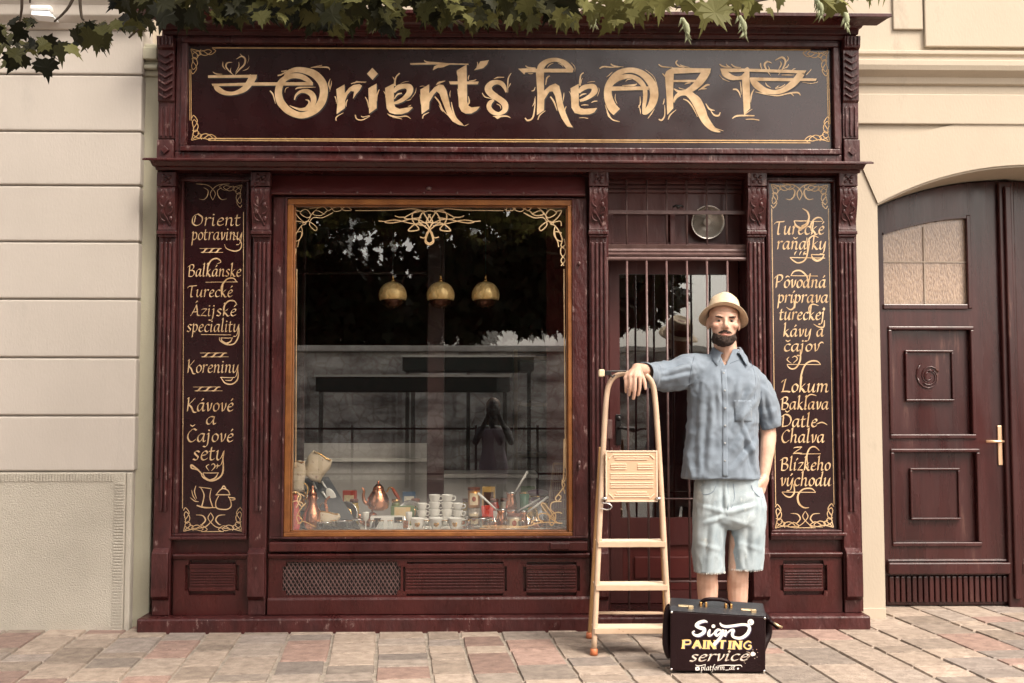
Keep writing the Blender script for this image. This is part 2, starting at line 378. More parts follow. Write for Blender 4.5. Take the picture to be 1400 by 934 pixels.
# ---- double door
DY = XW+.38
def dz(py): return at(1290,py,DY).z
def dx(px, py=560): return at(px,py,DY).x
def double_door():
    lx0, lx1 = dx0-.04, dcx-.045
    dtop = lambda x: arch(dx0,dx1,zsp,zap,60)
    mb = MB(); ap = arch(dx0-.1, dx1+.1, zsp-.01, zap+.02)
    d = link('door', MB().prism([(dx0-.1,-.02)]+ap+[(dx1+.1,-.02)], DY+.03, DY+.07).mesh('door'), M['oak'], bl)
    for sgn in (0, 1):
        fx = (lambda x: x) if sgn == 0 else (lambda x: 2*dcx-x)
        def bx(m, x0, x1, y0, y1, z0, z1): m.box(fx(x0), fx(x1), y0, y1, z0, z1)
        x0, x1 = dx(1211), dx(1372)
        # leaf frame with holes for the glass and two panels
        gx0, gx1 = dx(1211), dx(1326)
        zb = dz(418); zl, zr = dz(322), dz(299)
        top = [(gx0+(gx1-gx0)*i/8, zl+(zr-zl)*(1-(1-i/8)**1.7)) for i in range(9)]
        gh = [(gx0,zb)]+top+[(gx1,zb)]
        arl = [p for p in arch(dx0,dx1,zsp-.012,zap-.012,40) if lx0+.02 < p[0] < x1]
        outl = [(x0-.03,dz(786)),(x0-.03,arl[0][1])]+arl+[(x1,arl[-1][1]+.005),(x1,dz(786))]
        p1 = (dx(1219),dx(1328),dz(595),dz(450)); p2 = (dx(1219),dx(1332),dz(742),dz(617))
        H = [gh]+[[(a,c),(a,e),(b,e),(b,c)] for a,b,c,e in (p1,p2)]
        m = MB(); m.prism([(fx(a),b) for a,b in outl], DY-.012, DY+.03, [[(fx(a),b) for a,b in h] for h in H])
        leaf = m.build('door_leaf', M['oak'], d, bevel=.004)
        m = MB()
        for (a,b,c,e) in (p1,p2):
            bx(m, a, b, DY+.018, DY+.03, c, e)
            for q in ((a-.02,b+.02,c-.022,c+.006),(a-.02,b+.02,e-.006,e+.016),(a-.02,a+.004,c+.007,e-.007),(b-.004,b+.02,c+.007,e-.007)):
                bx(m, q[0], q[1], DY-.026, DY-.011, q[2], q[3])
        m.build('moulding', M['oak'], d, bevel=.006)
        for (a,b,c,e) in ((dx(1239),dx(1305),dz(549),dz(479)),(dx(1242),dx(1310),dz(711),dz(640))):
            m = MB(); bx(m, a+.012, b-.012, DY+.008, DY+.018, c+.012, e-.012)
            for q in ((a,b,c,c+.014),(a,b,e-.014,e),(a,a+.014,c+.015,e-.015),(b-.014,b,c+.015,e-.015)): bx(m, q[0], q[1], DY-.008, DY+.018, q[2], q[3])
            m.build('square_panel', M['oak'], d, bevel=.004)
        # carved scrolls on the upper square
        m = MB(); cx, cz = dx(1272), dz(515)
        for k in range(6):
            a0 = rnd.random()*6; rr = .03+.014*k
            pts = [(fx(cx)+ (rr*.9)*math.cos(a0+t*.45)*(1-t*.05), DY+.005, cz+rr*math.sin(a0+t*.45)*(1-t*.05)) for t in range(10)]
            m.tube(pts, [.006-.0004*t for t in range(10)], 6)
        m.build('carving', M['oak'], d, smooth=True)
        # glass
        m = MB(); m.prism([(fx(a),b) for a,b in gh], DY+.008, DY+.012)
        m.build('glass_pane', M['ripple'], d)
        m = MB()
        tp = [(p[0],p[1]+.0) for p in top]
        m.prism([(fx(a),b) for a,b in [(gx0,zl+.016)]+[(p[0],p[1]+.016) for p in tp[1:]]+[(gx1,zr),]+tp[::-1][1:]], DY-.024, DY-.011)
        bx(m, gx1-.004, gx1+.026, DY-.026, DY-.011, zb-.02, zr+.02); bx(m, gx0-.01, gx1-.005, DY-.026, DY-.011, zb-.026, zb+.008)
        m.build('glass_moulding', M['oak'], d, bevel=.006)
        m = MB()
        bx(m, gx0, gx1, DY-.0, DY+.007, (zb+zr)/2-.004, (zb+zr)/2+.004); cxm = (gx0+gx1)/2
        bx(m, cxm-.004, cxm+.004, DY+.0005, DY+.0065, zb, (zl+zr)/2)
        m.build('glazing_bar', mat('pale_lead', (.36,.29,.23), .6), d)
        # bottom rail and ribbed kick board
        m = MB(); bx(m, x0-.02, x1, DY-.05, DY-.0125, dz(784), dz(768)); bx(m, x0-.02, x1, DY-.028, DY-.0125, dz(767.5), dz(764))
        m.build('bottom_rail', M['oak'], d, bevel=.008)
        m = MB(); n = 21; z0, z1 = dz(823), dz(787)
        bx(m, x0-.02, x1, DY+.0, DY+.03, z0-.02, z1)
        for k in range(n):
            a = x0-.01+(x1-x0)*(k+.12)/n; b = x0-.01+(x1-x0)*(k+.88)/n; bx(m, a, b, DY-.022, DY-.001, z0, z1-.002)
        m.build('kick_board', M['oak'], d, bevel=.005)
    m = MB(); m.box(dcx-.05, dcx+.05, DY-.045, DY-.0125, -.02, zap-.02); m.box(dcx-.022, dcx+.022, DY-.07, DY-.0455, .05, zap-.05)
    m.build('centre_post', M['oak'], d, bevel=.008)
    hp = MB(); hx = dx(1364); hp.box(hx-.014, hx+.014, DY-.022, DY-.0125, dz(636), dz(582))
    h = hp.build('handle', M['brass_hw'], d, bevel=.003)
    m = MB(); zz = dz(603.5); m.tube([(hx,DY-.02,zz),(hx,DY-.06,zz),(hx-.02,DY-.066,zz),(dx(1341),DY-.066,zz+.002)], .0085, 10);
    m.build('lever', M['brass_hw'], h, smooth=True)
M['brass_hw'] = mat('brushed_bronze_handle', (.85,.56,.36), .35, metal=.8)
rp = bpy.data.materials.new('rippled_glass'); rp.use_nodes = True
_b = rp.node_tree.nodes['Principled BSDF']; _b.inputs['Base Color'].default_value = (.50,.40,.30,1); _b.inputs['Roughness'].default_value = .16; _b.inputs['Specular IOR Level'].default_value = 1.0
_n = rp.node_tree.nodes.new('ShaderNodeTexNoise'); _m = rp.node_tree.nodes.new('ShaderNodeMapping'); _t = rp.node_tree.nodes.new('ShaderNodeTexCoord'); _p = rp.node_tree.nodes.new('ShaderNodeBump'); _r = rp.node_tree.nodes.new('ShaderNodeValToRGB')
_m.inputs['Scale'].default_value = (1,1,.22); _n.inputs['Scale'].default_value = 190; _n.inputs['Detail'].default_value = 4; _p.inputs['Strength'].default_value = .3; _p.inputs['Distance'].default_value = .01
for a, b in ((_t.outputs['Object'],_m.inputs[0]),(_m.outputs[0],_n.inputs[0]),(_n.outputs[0],_p.inputs['Height']),(_p.outputs[0],_b.inputs['Normal']),(_n.outputs[0],_r.inputs[0]),(_r.outputs[0],_b.inputs['Base Color'])): rp.node_tree.links.new(a,b)
_r.color_ramp.elements[0].position = .36; _r.color_ramp.elements[0].color = (.25,.175,.13,1); _r.color_ramp.elements[1].position = .62; _r.color_ramp.elements[1].color = (.42,.30,.215,1)
M['ripple'] = rp
double_door()
# room behind the shop window
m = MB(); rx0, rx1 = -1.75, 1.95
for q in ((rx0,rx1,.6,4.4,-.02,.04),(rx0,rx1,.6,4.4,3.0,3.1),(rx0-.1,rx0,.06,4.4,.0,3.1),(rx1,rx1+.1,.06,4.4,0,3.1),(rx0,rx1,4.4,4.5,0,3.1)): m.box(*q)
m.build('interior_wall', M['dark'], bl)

# ================================================================== neighbour building on the left
LY = -.02
nb = thing('building', 'greige plastered building with horizontal joints at the left end of the street front', 'building', (-3,LY,0))
ex = at(188,400,LY).x
def lz(py): return at(100,py,LY).z
m = MB(); m.box(-7, ex-.012, LY+.022, LY+.5, -.05, 9); m.build('wall', M['greige'], nb)
ys = [40,102,179.5,253.5,330.5,409,489,568.5,645]
m = MB()
for a, b in zip(ys, ys[1:]): m.box(-7, ex, LY, LY+.24, lz(b)+.005, lz(a)-.005)
m.build('plaster_block', M['greige'], nb, bevel=.009, seg=3)
m = MB(); m.profx([(LY+.02,lz(42)),(LY-.015,lz(41)),(LY-.03,lz(34)),(LY-.075,lz(27)),(LY-.085,lz(14)),(LY-.11,lz(6)),(LY-.11,lz(-6)),(LY+.02,lz(-8))], -7, ex+.02)
m.box(-7, ex, LY-.02, LY+.02, lz(-7.5), 9); m.build('cornice', M['greige'], nb, bevel=.006)
px1 = at(170,740,LY-.02).x; pz = lz(646)
m = MB(); m.box(-7, px1, LY-.022, LY+.0215, -.05, pz-.0); m.box(px1+.001, ex-.004, LY-.016, LY+.0215, -.05, pz-.001)
m.build('plinth', M['green'], nb, bevel=.008)
m = MB(); tz = pz-.05; k = 0
while True:
    x = px1-.075-.0165*k
    if x < -4.2: break
    m.box(x-.0055, x+.0055, LY-.0265, LY-.0222, tz, pz-.006); k += 1
for k in range(52): m.box(px1-.06, px1-.004, LY-.0265, LY-.0222, tz-.014-.0165*k-.0055, tz-.014-.0165*k+.0055)
m.build('comb_border', M['green'], nb, bevel=.002)
wl = thing('wall_lamp', 'small white lamp box on the wall of the greige building at top left', 'lamp', at(64,30,LY))
m = MB(); c = at(66,22,LY); m.box(c.x-.055,c.x+.06,LY-.13,LY-.02,c.z-.012,c.z+.02); m.build('cap', mat('white_lamp_metal', (.8,.78,.75), .4), wl, bevel=.01)
m = MB(); m.hexa([(c.x-.05,LY-.12,c.z-.013),(c.x+.05,LY-.12,c.z-.013),(c.x+.05,LY-.01,c.z-.013),(c.x-.05,LY-.01,c.z-.013)],[(c.x-.035,LY-.16,c.z-.05),(c.x+.09,LY-.16,c.z-.06),(c.x+.09,LY-.06,c.z-.06),(c.x-.035,LY-.06,c.z-.05)])
m.build('diffuser', mat('milky_diffuser', (.78,.80,.82), .25), wl, bevel=.006)

# ================================================================== shopfront
sf = thing('shopfront', 'carved dark red wooden shopfront with big display window and barred door', 'shopfront', (0,0,0))
P, PW = M['paint'], M['paint_worn']
m = MB(); x0,x1,z0,z1 = rect(186,851,1191,862,-.13); zp = .075
m.box(x0,x1,-.13,.25,-.03,zp); m.build('plinth', PW, sf, bevel=.012)
# backing wall of the bays, with window, door and board openings
wx0,wx1,wz0,wz1 = rect(392,276,781,731,0)
ddx0,ddx1,ddz0,ddz1 = rect(833,243,1024,846,0)
bx0 = at(214,500,0).x; bx1 = at(1174,500,0).x; ztop = at(700,240,0).z
m = MB(); m.prism([(bx0,zp),(ddx0,zp),(ddx0,ddz1),(ddx1,ddz1),(ddx1,zp),(bx1,zp),(bx1,ztop),(bx0,ztop)], 0, .06, [[(wx0,wz0),(wx0,wz1),(wx1,wz1),(wx1,wz0)]])
m.build('bay_frame', P, sf, bevel=.003)
# pilasters
def pilaster(pa, pb):
    x0,x1,_,_ = rect(pa,240,pb,850,-.06); w_ = x1-x0; c = (x0+x1)/2
    zz = lambda py: at((pa+pb)/2,py,-.06).z
    m = MB(); m.box(x0,x1,-.045,-.001,zp+.001,zz(240))
    for f, lo in ((.16,655),(.42,700),(.66,700),(.90,655)):
        m.box(x0+w_*(f-.075),x0+w_*(f+.075),-.058,-.0452,zz(lo),zz(331))
    m.box(x0-.003,x1+.003,-.052,-.0453,zz(704+20),zz(704)) if False else None
    p = m.build('pilaster', PW, sf, bevel=.005)
    m = MB(); q = .012
    m.add([(x0+.002,-.085,zz(815)),(x1-.002,-.085,zz(815)),(x1-.002,-.085,zz(756)),(x0+.002,-.085,zz(756)),
           (x0+.002,-.0455,zz(822)),(x1-.002,-.0455,zz(822)),(x1-.002,-.0455,zz(749)),(x0+.002,-.0455,zz(749))],[(0,1,2,3),(4,7,6,5),(0,4,5,1),(1,5,6,2),(2,6,7,3),(3,7,4,0)])
    m.build('base_block', PW, p, bevel=.004)
    m = MB(); za, zb, zc = zz(237), zz(257), zz(318)
    m.box(x0-.006,x1+.006,-.10,-.0455,zb+.003,za)
    prof = cat([(-.094,zb),(-.104,zb-.03),(-.098,zb-.09),(-.078,zb-.16),(-.066,zc+.05),(-.070,zc+.012)],5)
    m.profx([(-.0455,zb)]+prof+[(-.0455,zc+.012)], x0-.002, x1+.002)
    m.box(x0-.008,x1+.008,-.075,-.0455,zc-.012,zc+.010); m.box(x0-.004,x1+.004,-.066,-.0455,zc-.026,zc-.0125)
    cpt = m.build('capital', PW, p, bevel=.004)
    m = MB(); yy = lambda z: -.102 if z > zb-.09 else -.102+.036*min(1,(zb-.09-z)/.14)
    def P_(u, z): return (c+u*w_*.5, yy(z)+.003, z)
    H = zb-zc
    for s in (-1,1):        # rosette
        for a in (.6,2.2,3.8,5.4):
            m.ball((c+math.cos(a)*w_*.22, -.101, (za+zb)/2+math.sin(a)*w_*.22), (w_*.14,.006,w_*.10), 10, 6, Matrix.Rotation(-a,3,'Y'))
        break
    m.ball((c,-.103,(za+zb)/2),(.008,.007,.008),10,6)
    st = [P_(.35*math.sin(t*.75+.4), zb-H*.10-H*.075*t) for t in range(11)]
    m.tube(cat(st,3), .0055, 6)
    for t in range(1,11,2):
        s = 1 if (t//2) % 2 else -1; z = zb-H*.08-H*.075*t
        q = cat([P_(.2*s,z),P_(.62*s,z+.012),P_(.75*s,z+.035),P_(.45*s,z+.045)],4)
        m.tube(q, [.0065*(1-.6*i/(len(q)-1)) for i in range(len(q))], 6)
        m.ball(P_(-.45*s,z+.015),(.012,.006,.016),8,6)
    for s in (-.55,0,.55): m.ball(P_(s,zb-.03),(.011,.009,.022),8,6)
    m.build('carving', PW, cpt, smooth=True)
for pa, pb in ((212.5,236),(342,366),(807,831),(1025,1049),(1151,1174)): pilaster(pa, pb)
# middle ledge and top cornice
x0,x1,_,_ = rect(212,235,1176,236,-.06); zb = at(700,236,-.08).z; zt = at(700,219,-.2).z
m = MB(); m.profx([(0,zb),(-.105,zb),(-.11,zb+.014),(-.13,zb+.018),(-.145,zb+.04),(-.185,zb+.052),(-.2,zt-.012),(-.2,zt),(-.17,zt+.006),(0,zt+.012)], x0+.07, x1-.07, .5, .5)
m.build('ledge', P, sf, bevel=.002)
fx0,fx1,fz0,_ = rect(240,214,1151,40,-.03); fz1 = at(700,40,-.03).z; ux0, ux1, _, _ = rect(218,100,1173,101,-.06)
m = MB(); m.box(ux0,ux1,-.03,.25,zt+.013,fz1); m.build('fascia', P, sf, bevel=.003)
ztc = at(700,14,-.30).z; zbc = at(700,49,-.1).z
m = MB(); m.profx([(.2,zbc),(-.075,zbc),(-.08,zbc+.02),(-.10,zbc+.024),(-.105,zbc+.05),(-.12,zbc+.055),(-.15,zbc+.085),(-.21,ztc-.04),(-.275,ztc-.022),(-.30,ztc-.02),(-.30,ztc),(.2,ztc+.05)], ux0+.07, ux1-.07, .62, .62)
m.build('cornice', P, sf, bevel=.002)
def side_bracket(pa, pb):
    x0,x1,_,_ = rect(pa,60,pb,214,-.06); zz = lambda py: at((pa+pb)/2,py,-.07).z; w_ = x1-x0
    m = MB(); m.profx([(-.0305,zz(190)),(-.055,zz(189)),(-.06,zz(165)),(-.062,zz(140)),(-.075,zz(138)),(-.085,zz(110)),(-.09,zz(70)),(-.115,zz(68)),(-.125,zz(53)),(-.0305,zz(53))], x0, x1)
    m.box(x0-.002,x1+.002,-.075,-.0305,zt+.014,zz(191))
    b = m.build('side_bracket', PW, sf, bevel=.004)
    m = MB(); c = (x0+x1)/2
    for k in range(7):
        z = zz(75+9.2*k); y = -.09+.004*k*.6-.008
        mv = MB()
        for s in (-1,1): mv.bar((c,y-.004,z-.022),(c+s*w_*.42,y-.004,z+.002),.009,.014)
        mv.build('chevron', PW, b, bevel=.002)
    for k in range(3): mv = MB(); mv.box(c+w_*(-.30+.3*k)-.006, c+w_*(-.30+.3*k)+.006, -.068,-.058, zz(186), zz(146)); mv.build('flute', PW, b, bevel=.002)
    for k in range(4): mv = MB(); mv.box(c+w_*(-.36+.24*k)-.005, c+w_*(-.36+.24*k)+.005, -.131,-.124, zz(66), zz(54)); mv.build('rib', PW, b, bevel=.002)
    zc = (zt+.014+zz(191))/2; h = .024
    m.hexa([(c,-.088,zc-h),(c+h,-.088,zc),(c,-.088,zc+h),(c-h,-.088,zc)],[(c,-.074,zc-h),(c+h,-.074,zc),(c,-.074,zc+h),(c-h,-.074,zc)])
    m.build('diamond_carving', PW, b, bevel=.002)
side_bracket(217,239); side_bracket(1152,1173)

# ---- display window
m = MB(); x0,x1,z0,z1 = rect(370,240,802,268,-.03)      # sheet metal blind box
zq = z1-.0
m.profx([(-.001,z0),(-.05,z0),(-.056,z0+.008),(-.05,z0+.02),(-.012,zq),(-.001,zq)], x0+.01, x1-.01)
o = m.build('blind_box', mat('dented_red_sheet', (.085,.016,.016), .33, base2=(.065,.012,.012), vscale=3, bump=.9, bscale=7, stretch=(1,1,1.5)), sf, bevel=.003)
for k in range(9):
    m = MB(); m.ball((x0+.12+k*(x1-x0-.2)/8.5, -.06, z0+.012),.006,8,6); m.build('rivet', M['iron'], o, smooth=True)
m = MB(); m.ball(((x0+x1)/2,-.045,z0+.04),(.016,.02,.012),8,6); m.build('bolt', M['iron'], o, smooth=True)
def framerect(m, o, i, y0, y1):
    """rectangular frame: outer and inner (x0,x1,z0,z1) butted from four boxes"""
    m.box(o[0],o[1],y0,y1,i[3],o[3]); m.box(o[0],o[1],y0,y1,o[2],i[2])
    m.box(o[0],i[0],y0,y1,i[2]+.0004,i[3]-.0004); m.box(i[1],o[1],y0,y1,i[2]+.0004,i[3]-.0004)
m = MB(); ow = rect(371,270,803,756,-.03); go = rect(390.5,272.5,782.5,733.5,-.03); gi = rect(399,280.5,776.5,727.5,-.03)
framerect(m, (ow[0],ow[1],go[2]-.012,ow[3]), (go[0]-.012,go[1]+.012,go[2]-.0005,go[3]+.006), -.03, -.0005)
framerect(m, (go[0]-.011,go[1]+.011,go[2]-.011,go[3]+.005), (go[0],go[1],go[2],go[3]), -.045, -.0305)
wf = m.build('window_frame', PW, sf, bevel=.004)
m = MB(); framerect(m, go, gi, -.036, .045); framerect(m, (gi[0],gi[1],gi[2],gi[3]), (gi[0]+.008,gi[1]-.008,gi[2]+.008,gi[3]-.008), -.02, .04)
m.build('gilded_frame', M['giltwood'], wf, bevel=.004)
m = MB(); m.poly([(gi[0],0,gi[2]),(gi[1],0,gi[2]),(gi[1],0,gi[3]),(gi[0],0,gi[3])]); m.build('glass_pane', M['glass'], wf, recalc=False)
th = R(.62); cxw = (gi[0]+gi[1])/2; hw = (gi[1]-gi[0])/2-.003
m = MB(); m.poly([(cxw-hw,.022-hw*math.sin(th)*.9,gi[2]),(cxw+hw,.022+hw*math.sin(th)*.9,gi[2]),(cxw+hw,.022+hw*math.sin(th)*.9,gi[3]),(cxw-hw,.022-hw*math.sin(th)*.9,gi[3])])
m.build('glass_pane', M['glass2'], wf, recalc=False)
zs0, zs1 = at(600,757,-.06).z, at(600,741,-.06).z
m = MB(); m.box(ow[0]+.005,ow[1]-.005,-.062,-.0005,zs0+.012,zs1); m.box(at(752,748,-.07).x,at(779,748,-.07).x,-.075,-.0625,zs0+.02,zs1-.006); m.build('window_sill', P, sf, bevel=.006)
m = MB(); c = at(792,360,-.04); m.ball(c,(.008,.012,.012)); c = at(792,633,-.04); m.ball(c,(.01,.016,.016)); m.tube([c,(c.x,c.y-.01,c.z-.04)],.006,8)
m.build('shutter_catch', M['iron'], sf, smooth=True)
# ---- stall riser and side bays
def notch(x0,x1,z0,z1,n=.02):
    return [(x0,z0+n*1.2),(x0,z1-n*1.2),(x0+n*.8,z1-n*1.2),(x0+n,z1),(x1-n,z1),(x1-n*.8,z1-n*1.2),(x1,z1-n*1.2),(x1,z0+n*1.2),(x1-n*.8,z0+n*1.2),(x1-n,z0),(x0+n,z0),(x0+n*.8,z0+n*1.2)]
def riser(pa, pb, holes, name='stall_riser'):
    x0,x1,z0,z1 = rect(pa,757,pb,851,-.03); z0 = zp+.002
    m = MB(); hs_ = []
    for (a,b,c,d) in holes:
        q = rect(a,c,b,d,-.03); hs_.append(notch(q[0],q[1],q[2],q[3],.022))
    m.prism([(x0,z0),(x0,z1),(x1,z1),(x1,z0)], -.032, -.0005, hs_)
    zm = at(600,757,-.05).z
    m.profx([(-.0325,zm-.032),(-.045,zm-.026),(-.055,zm-.008),(-.05,zm),(-.0325,zm+.002)], x0, x1)
    if name == 'stall_riser':
        zr = at(600,815,-.05).z; m.profx([(-.0325,zp+.003),(-.052,zp+.003),(-.052,zr-.02),(-.044,zr-.006),(-.0325,zr-.004)], x0, x1)
    return m.build(name, P, sf, bevel=.004), hs_
rs, hl = riser(367,806,((386,548,768,814),(551,693,768,815),(715,793,768,815)))
def louvre(h, parent, ins=.018):
    xs = [p[0] for p in h]; zs_ = [p[1] for p in h]; a,b,c,d = min(xs)+ins,max(xs)-ins,min(zs_)+ins,max(zs_)-ins
    m = MB(); m.box(a,b,-.022,-.0006,c,d); hh = d-c
    for k in range(6): m.box(a+.006,b-.006,-.029,-.0222,c+hh*(.2+.1*k),c+hh*(.2+.1*k)+hh*.055)
    m.box(a,b,-.027,-.0222,d-hh*.16,d); m.box(a,b,-.027,-.0222,c,c+hh*.13)
    m.build('louvre_panel', P, parent, bevel=.002)
louvre(hl[1], rs, .012); louvre(hl[2], rs)
# diamond grille
xs = [p[0] for p in hl[0]]; zs_ = [p[1] for p in hl[0]]; a,b,c,d = min(xs),max(xs),min(zs_),max(zs_)
m = MB(); m.box(a,b,-.004,-.0006,c,d); m.build('grille_backing', M['black'], rs)
m = MB(); hh = d-c; st = .0235
n = int((b-a)/st)+6
for sgn in (1,-1):
    for k in range(-6,n+1):
        xa = a+k*st; xb = xa+hh*.62
        if sgn < 0: p, q = (xb,c),(xa,d)
        else: p, q = (xa,c),(xb,d)
        # clip to the opening
        def cl(p,q):
            for lim, s in ((a,1),(b,-1)):
                for _ in range(2):
                    if (p[0]-lim)*s < 0 and (q[0]-lim)*s < 0: return None
                    if (p[0]-lim)*s < 0:
                        t = (lim-p[0])/(q[0]-p[0]); p = (lim, p[1]+(q[1]-p[1])*t)
                    p, q = q, p
            return p, q
        r_ = cl(p,q)
        if r_ and abs(r_[0][0]-r_[1][0]) > .004: m.bar((r_[0][0],-.014 if sgn>0 else -.018,r_[0][1]),(r_[1][0],-.014 if sgn>0 else -.018,r_[1][1]),.0055,.003)
m.build('wire_grille', M['iron'], rs)
for (pa,pb,ha,hb) in ((237,342,253,327),(1050,1151,1066,1131)):
    r2, h2 = riser(pa,pb,((ha,hb,766,814),),'side_riser'); louvre(h2[0], r2, .022)

# ---- doorway: jambs, door, transom
DO = .22
q = rect(831,240,1026,846,DO)
m = MB(); m.box(ddx0-.05,ddx0-.001,.061,DO+.1,zp,ddz1); m.box(ddx1+.001,ddx1+.05,.061,DO+.1,zp,ddz1); m.box(ddx0-.05,ddx1+.05,.061,DO+.1,ddz1+.001,ddz1+.06)
m.box(ddx0,ddx1,-.12,DO+.1,.0755,.085)
m.build('door_jamb', P, sf, bevel=.003)
tz0, tz1 = at(925,347,.05).z, at(925,338,.05).z
m = MB(); m.profx([(.20,tz0-.02),(.005,tz0-.02),(.0,tz0-.008),(.012,tz0),(.004,tz0+.012),(.012,tz0+.022),(.0,tz1+.008),(.2,tz1+.012)], ddx0, ddx1)
m.build('transom_bar', M['iron'], sf, bevel=.002)
m = MB(); tb = at(925,290,.12).z
m.box(ddx0,ddx1,.12,.15,tb,ddz1)
for py, pr in ((262,.02),(256,.012),(250,.026)): m.box(ddx0,ddx1,.12-pr,.1198,at(925,py+2.5,.12).z,at(925,py-2,.12).z)
m.box(ddx0,ddx1,.17,.20,tz1,tb-.001); m.box(at(915,310,.16).x,at(922,310,.16).x,.13,.1695,tz1+.013,tb-.002)
for (xa,xb) in ((ddx0,at(838,310,.15).x),(at(1017,310,.15).x,ddx1)): m.box(xa,xb,.14,.1695,tz1+.013,tb-.002)
m.box(ddx0+.03,ddx1-.03,.14,.1690,tz1+.0135,tz1+.04)
m.build('transom_panel', M['door_paint'], sf, bevel=.003)
# door leaf
dl = (at(834,600,DO).x, at(1012,600,DO).x, .09, at(920,352,DO).z); gl_ = (at(848,600,DO).x, at(1000,600,DO).x, at(925,708,DO).z, at(925,375,DO).z); lp = (gl_[0]+.01, gl_[1]-.01, .16, at(925,745,DO).z)
m = MB(); m.prism([(dl[0],dl[2]),(dl[0],dl[3]),(dl[1],dl[3]),(dl[1],dl[2])], DO, DO+.045, [[(a,c),(a,d),(b,d),(b,c)] for a,b,c,d in (gl_,lp)])
m.box(dl[1]+.001, ddx1, DO+.01, DO+.05, .09, dl[3])
dr = m.build('door', M['door_paint'], sf, bevel=.004)
m = MB(); m.box(lp[0],lp[1],DO+.02,DO+.035,lp[2],lp[3]); m.box(lp[0]+.07,lp[1]-.07,DO+.008,DO+.0198,lp[2]+.07,lp[3]-.07); m.build('lower_panel', mat('red_brown_panel', (.11,.018,.015), .42, base2=(.08,.012,.011), vscale=4), dr, bevel=.005)
m = MB(); m.box(gl_[0],gl_[1],DO+.018,DO+.022,gl_[2],gl_[3]); m.build('glass_pane', M['doorglass'], dr)
m = MB(); hx, hz = at(846,585,DO).x, at(846,585,DO).z
m.box(hx-.018,hx+.014,DO-.008,DO-.0005,hz-.10,hz+.08); m.tube([(hx,DO-.005,hz),(hx,DO-.05,hz),(hx+.02,DO-.055,hz),(hx+.085,DO-.055,hz)],.009,8); m.ball((hx,DO-.01,hz+.055),(.014,.008,.014))
m.build('handle', M['black'], dr, bevel=.002)
# curtain folds and shelf seen through the door glass
m = MB()
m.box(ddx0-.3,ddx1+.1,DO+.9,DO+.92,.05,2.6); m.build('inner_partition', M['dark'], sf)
# ================================================================== security bars in the doorway
sg = thing('security_gate', 'maroon barred iron gate closing the lower doorway behind the man', 'gate', (at(930,846,-.01).x,-.01,.085))
GY = -.012
m = MB(); A = lambda px, py, y=GY: tuple(at(px,py,y))
xl_, xr_ = at(829,500,GY).x, at(1033,500,GY).x; zt_, zb_ = at(930,354,GY).z, at(930,838,GY).z
m.tube([(xl_,GY,zb_),(xl_,GY,zt_-.02),(xl_+.006,GY,zt_-.006),(xl_+.02,GY,zt_),(xr_-.02,GY,zt_),(xr_-.006,GY,zt_-.006),(xr_,GY,zt_-.02),(xr_,GY,zb_)],.012,10)
for py in (682,795): m.bar((xl_,GY,at(930,py,GY).z),(xr_,GY,at(930,py,GY).z),.008,.022)
m.build('gate_frame', M['iron'], sg, smooth=True)
for px in (858,885,912.5,940.5,968,996):
    x = at(px,500,GY).x; m = MB(); m.tube([(x,GY,zb_+.02),(x,GY,zt_)],.0065,8); m.build('bar', M['iron'], sg, smooth=True)
for py in (450,760):
    m = MB(); z = at(1033,py,GY).z; m.lathe([(.017,z-.04),(.019,z-.035),(.019,z+.035),(.017,z+.04)],(xr_,GY,0),12); m.box(xr_,xr_+.05,GY-.004,GY+.004,z-.02,z+.02)
    m.build('hinge', M['iron'], sg, bevel=.002)
m = MB(); m.box(xl_-.012,xl_+.03,GY-.02,GY+.02,at(829,600,GY).z,at(829,574,GY).z); m.tube([A(836,612,GY-.02),A(837,620,GY-.02),A(839,628,GY-.02)],.006,6); m.build('lock', M['iron'], sg, bevel=.002)
tg = thing('transom_grille', 'row of thin iron bars with a flat cross rail over the shop door', 'grille', (at(930,290,.05).x,.05,at(930,340,.05).z))
TY = .05; m = MB(); z = at(930,290.5,TY).z; m.bar((ddx0,TY,z),(ddx1,TY,z),.022,.006); m.build('cross_rail', M['iron'], tg, bevel=.001)
for px in (857,885,912,939.5,967,994):
    x = at(px,300,TY).x; m = MB(); m.tube([(x,TY+.012,at(px,339,TY).z),(x,TY+.012,at(px,240,TY).z-.0)],.0055,8); m.build('bar', M['iron'], tg, smooth=True)
m = MB(); c = at(927,283,TY-.01)
m.tube([c+Vector((-.03,0,.0)),c+Vector((-.012,-.01,.008)),c+Vector((0,-.012,-.004)),c+Vector((.012,-.01,.008)),c+Vector((.03,0,0))],.006,8); m.ball(c+Vector((0,-.005,.0)),(.012,.01,.012)); m.build('latch', M['black'], tg, smooth=True)
# reflector lamp
LYY = .10; lc = at(968,304,LYY); bell = thing('reflector_lamp', 'round white bell shaped reflector lamp behind the bars above the shop door', 'lamp', lc)
rot = Matrix.Rotation(R(90),3,'X')     # z axis of the profile points to -y
rd = .098
ax = Matrix.Rotation(R(12),3,'X') @ rot
m = MB(); m.lathe([(.018,-.075),(.045,-.07),(.075,-.05),(.092,-.02),(rd,.0),(rd+.002,.004),(rd-.002,.006),(.088,-.012),(.07,-.04),(.04,-.058),(.016,-.062)], lc, 32, axis=ax)
m.build('reflector', mat('white_enamel', (.70,.66,.60), .24, metal=.75, var=.2, vscale=5), bell, smooth=True)
m = MB(); m.lathe([(.0,-.062),(.02,-.06),(.022,-.03),(.017,-.015),(.0,-.008)], lc, 16, axis=ax); m.build('bulb', mat('frosted_bulb', (.7,.66,.6), .15), bell, smooth=True)

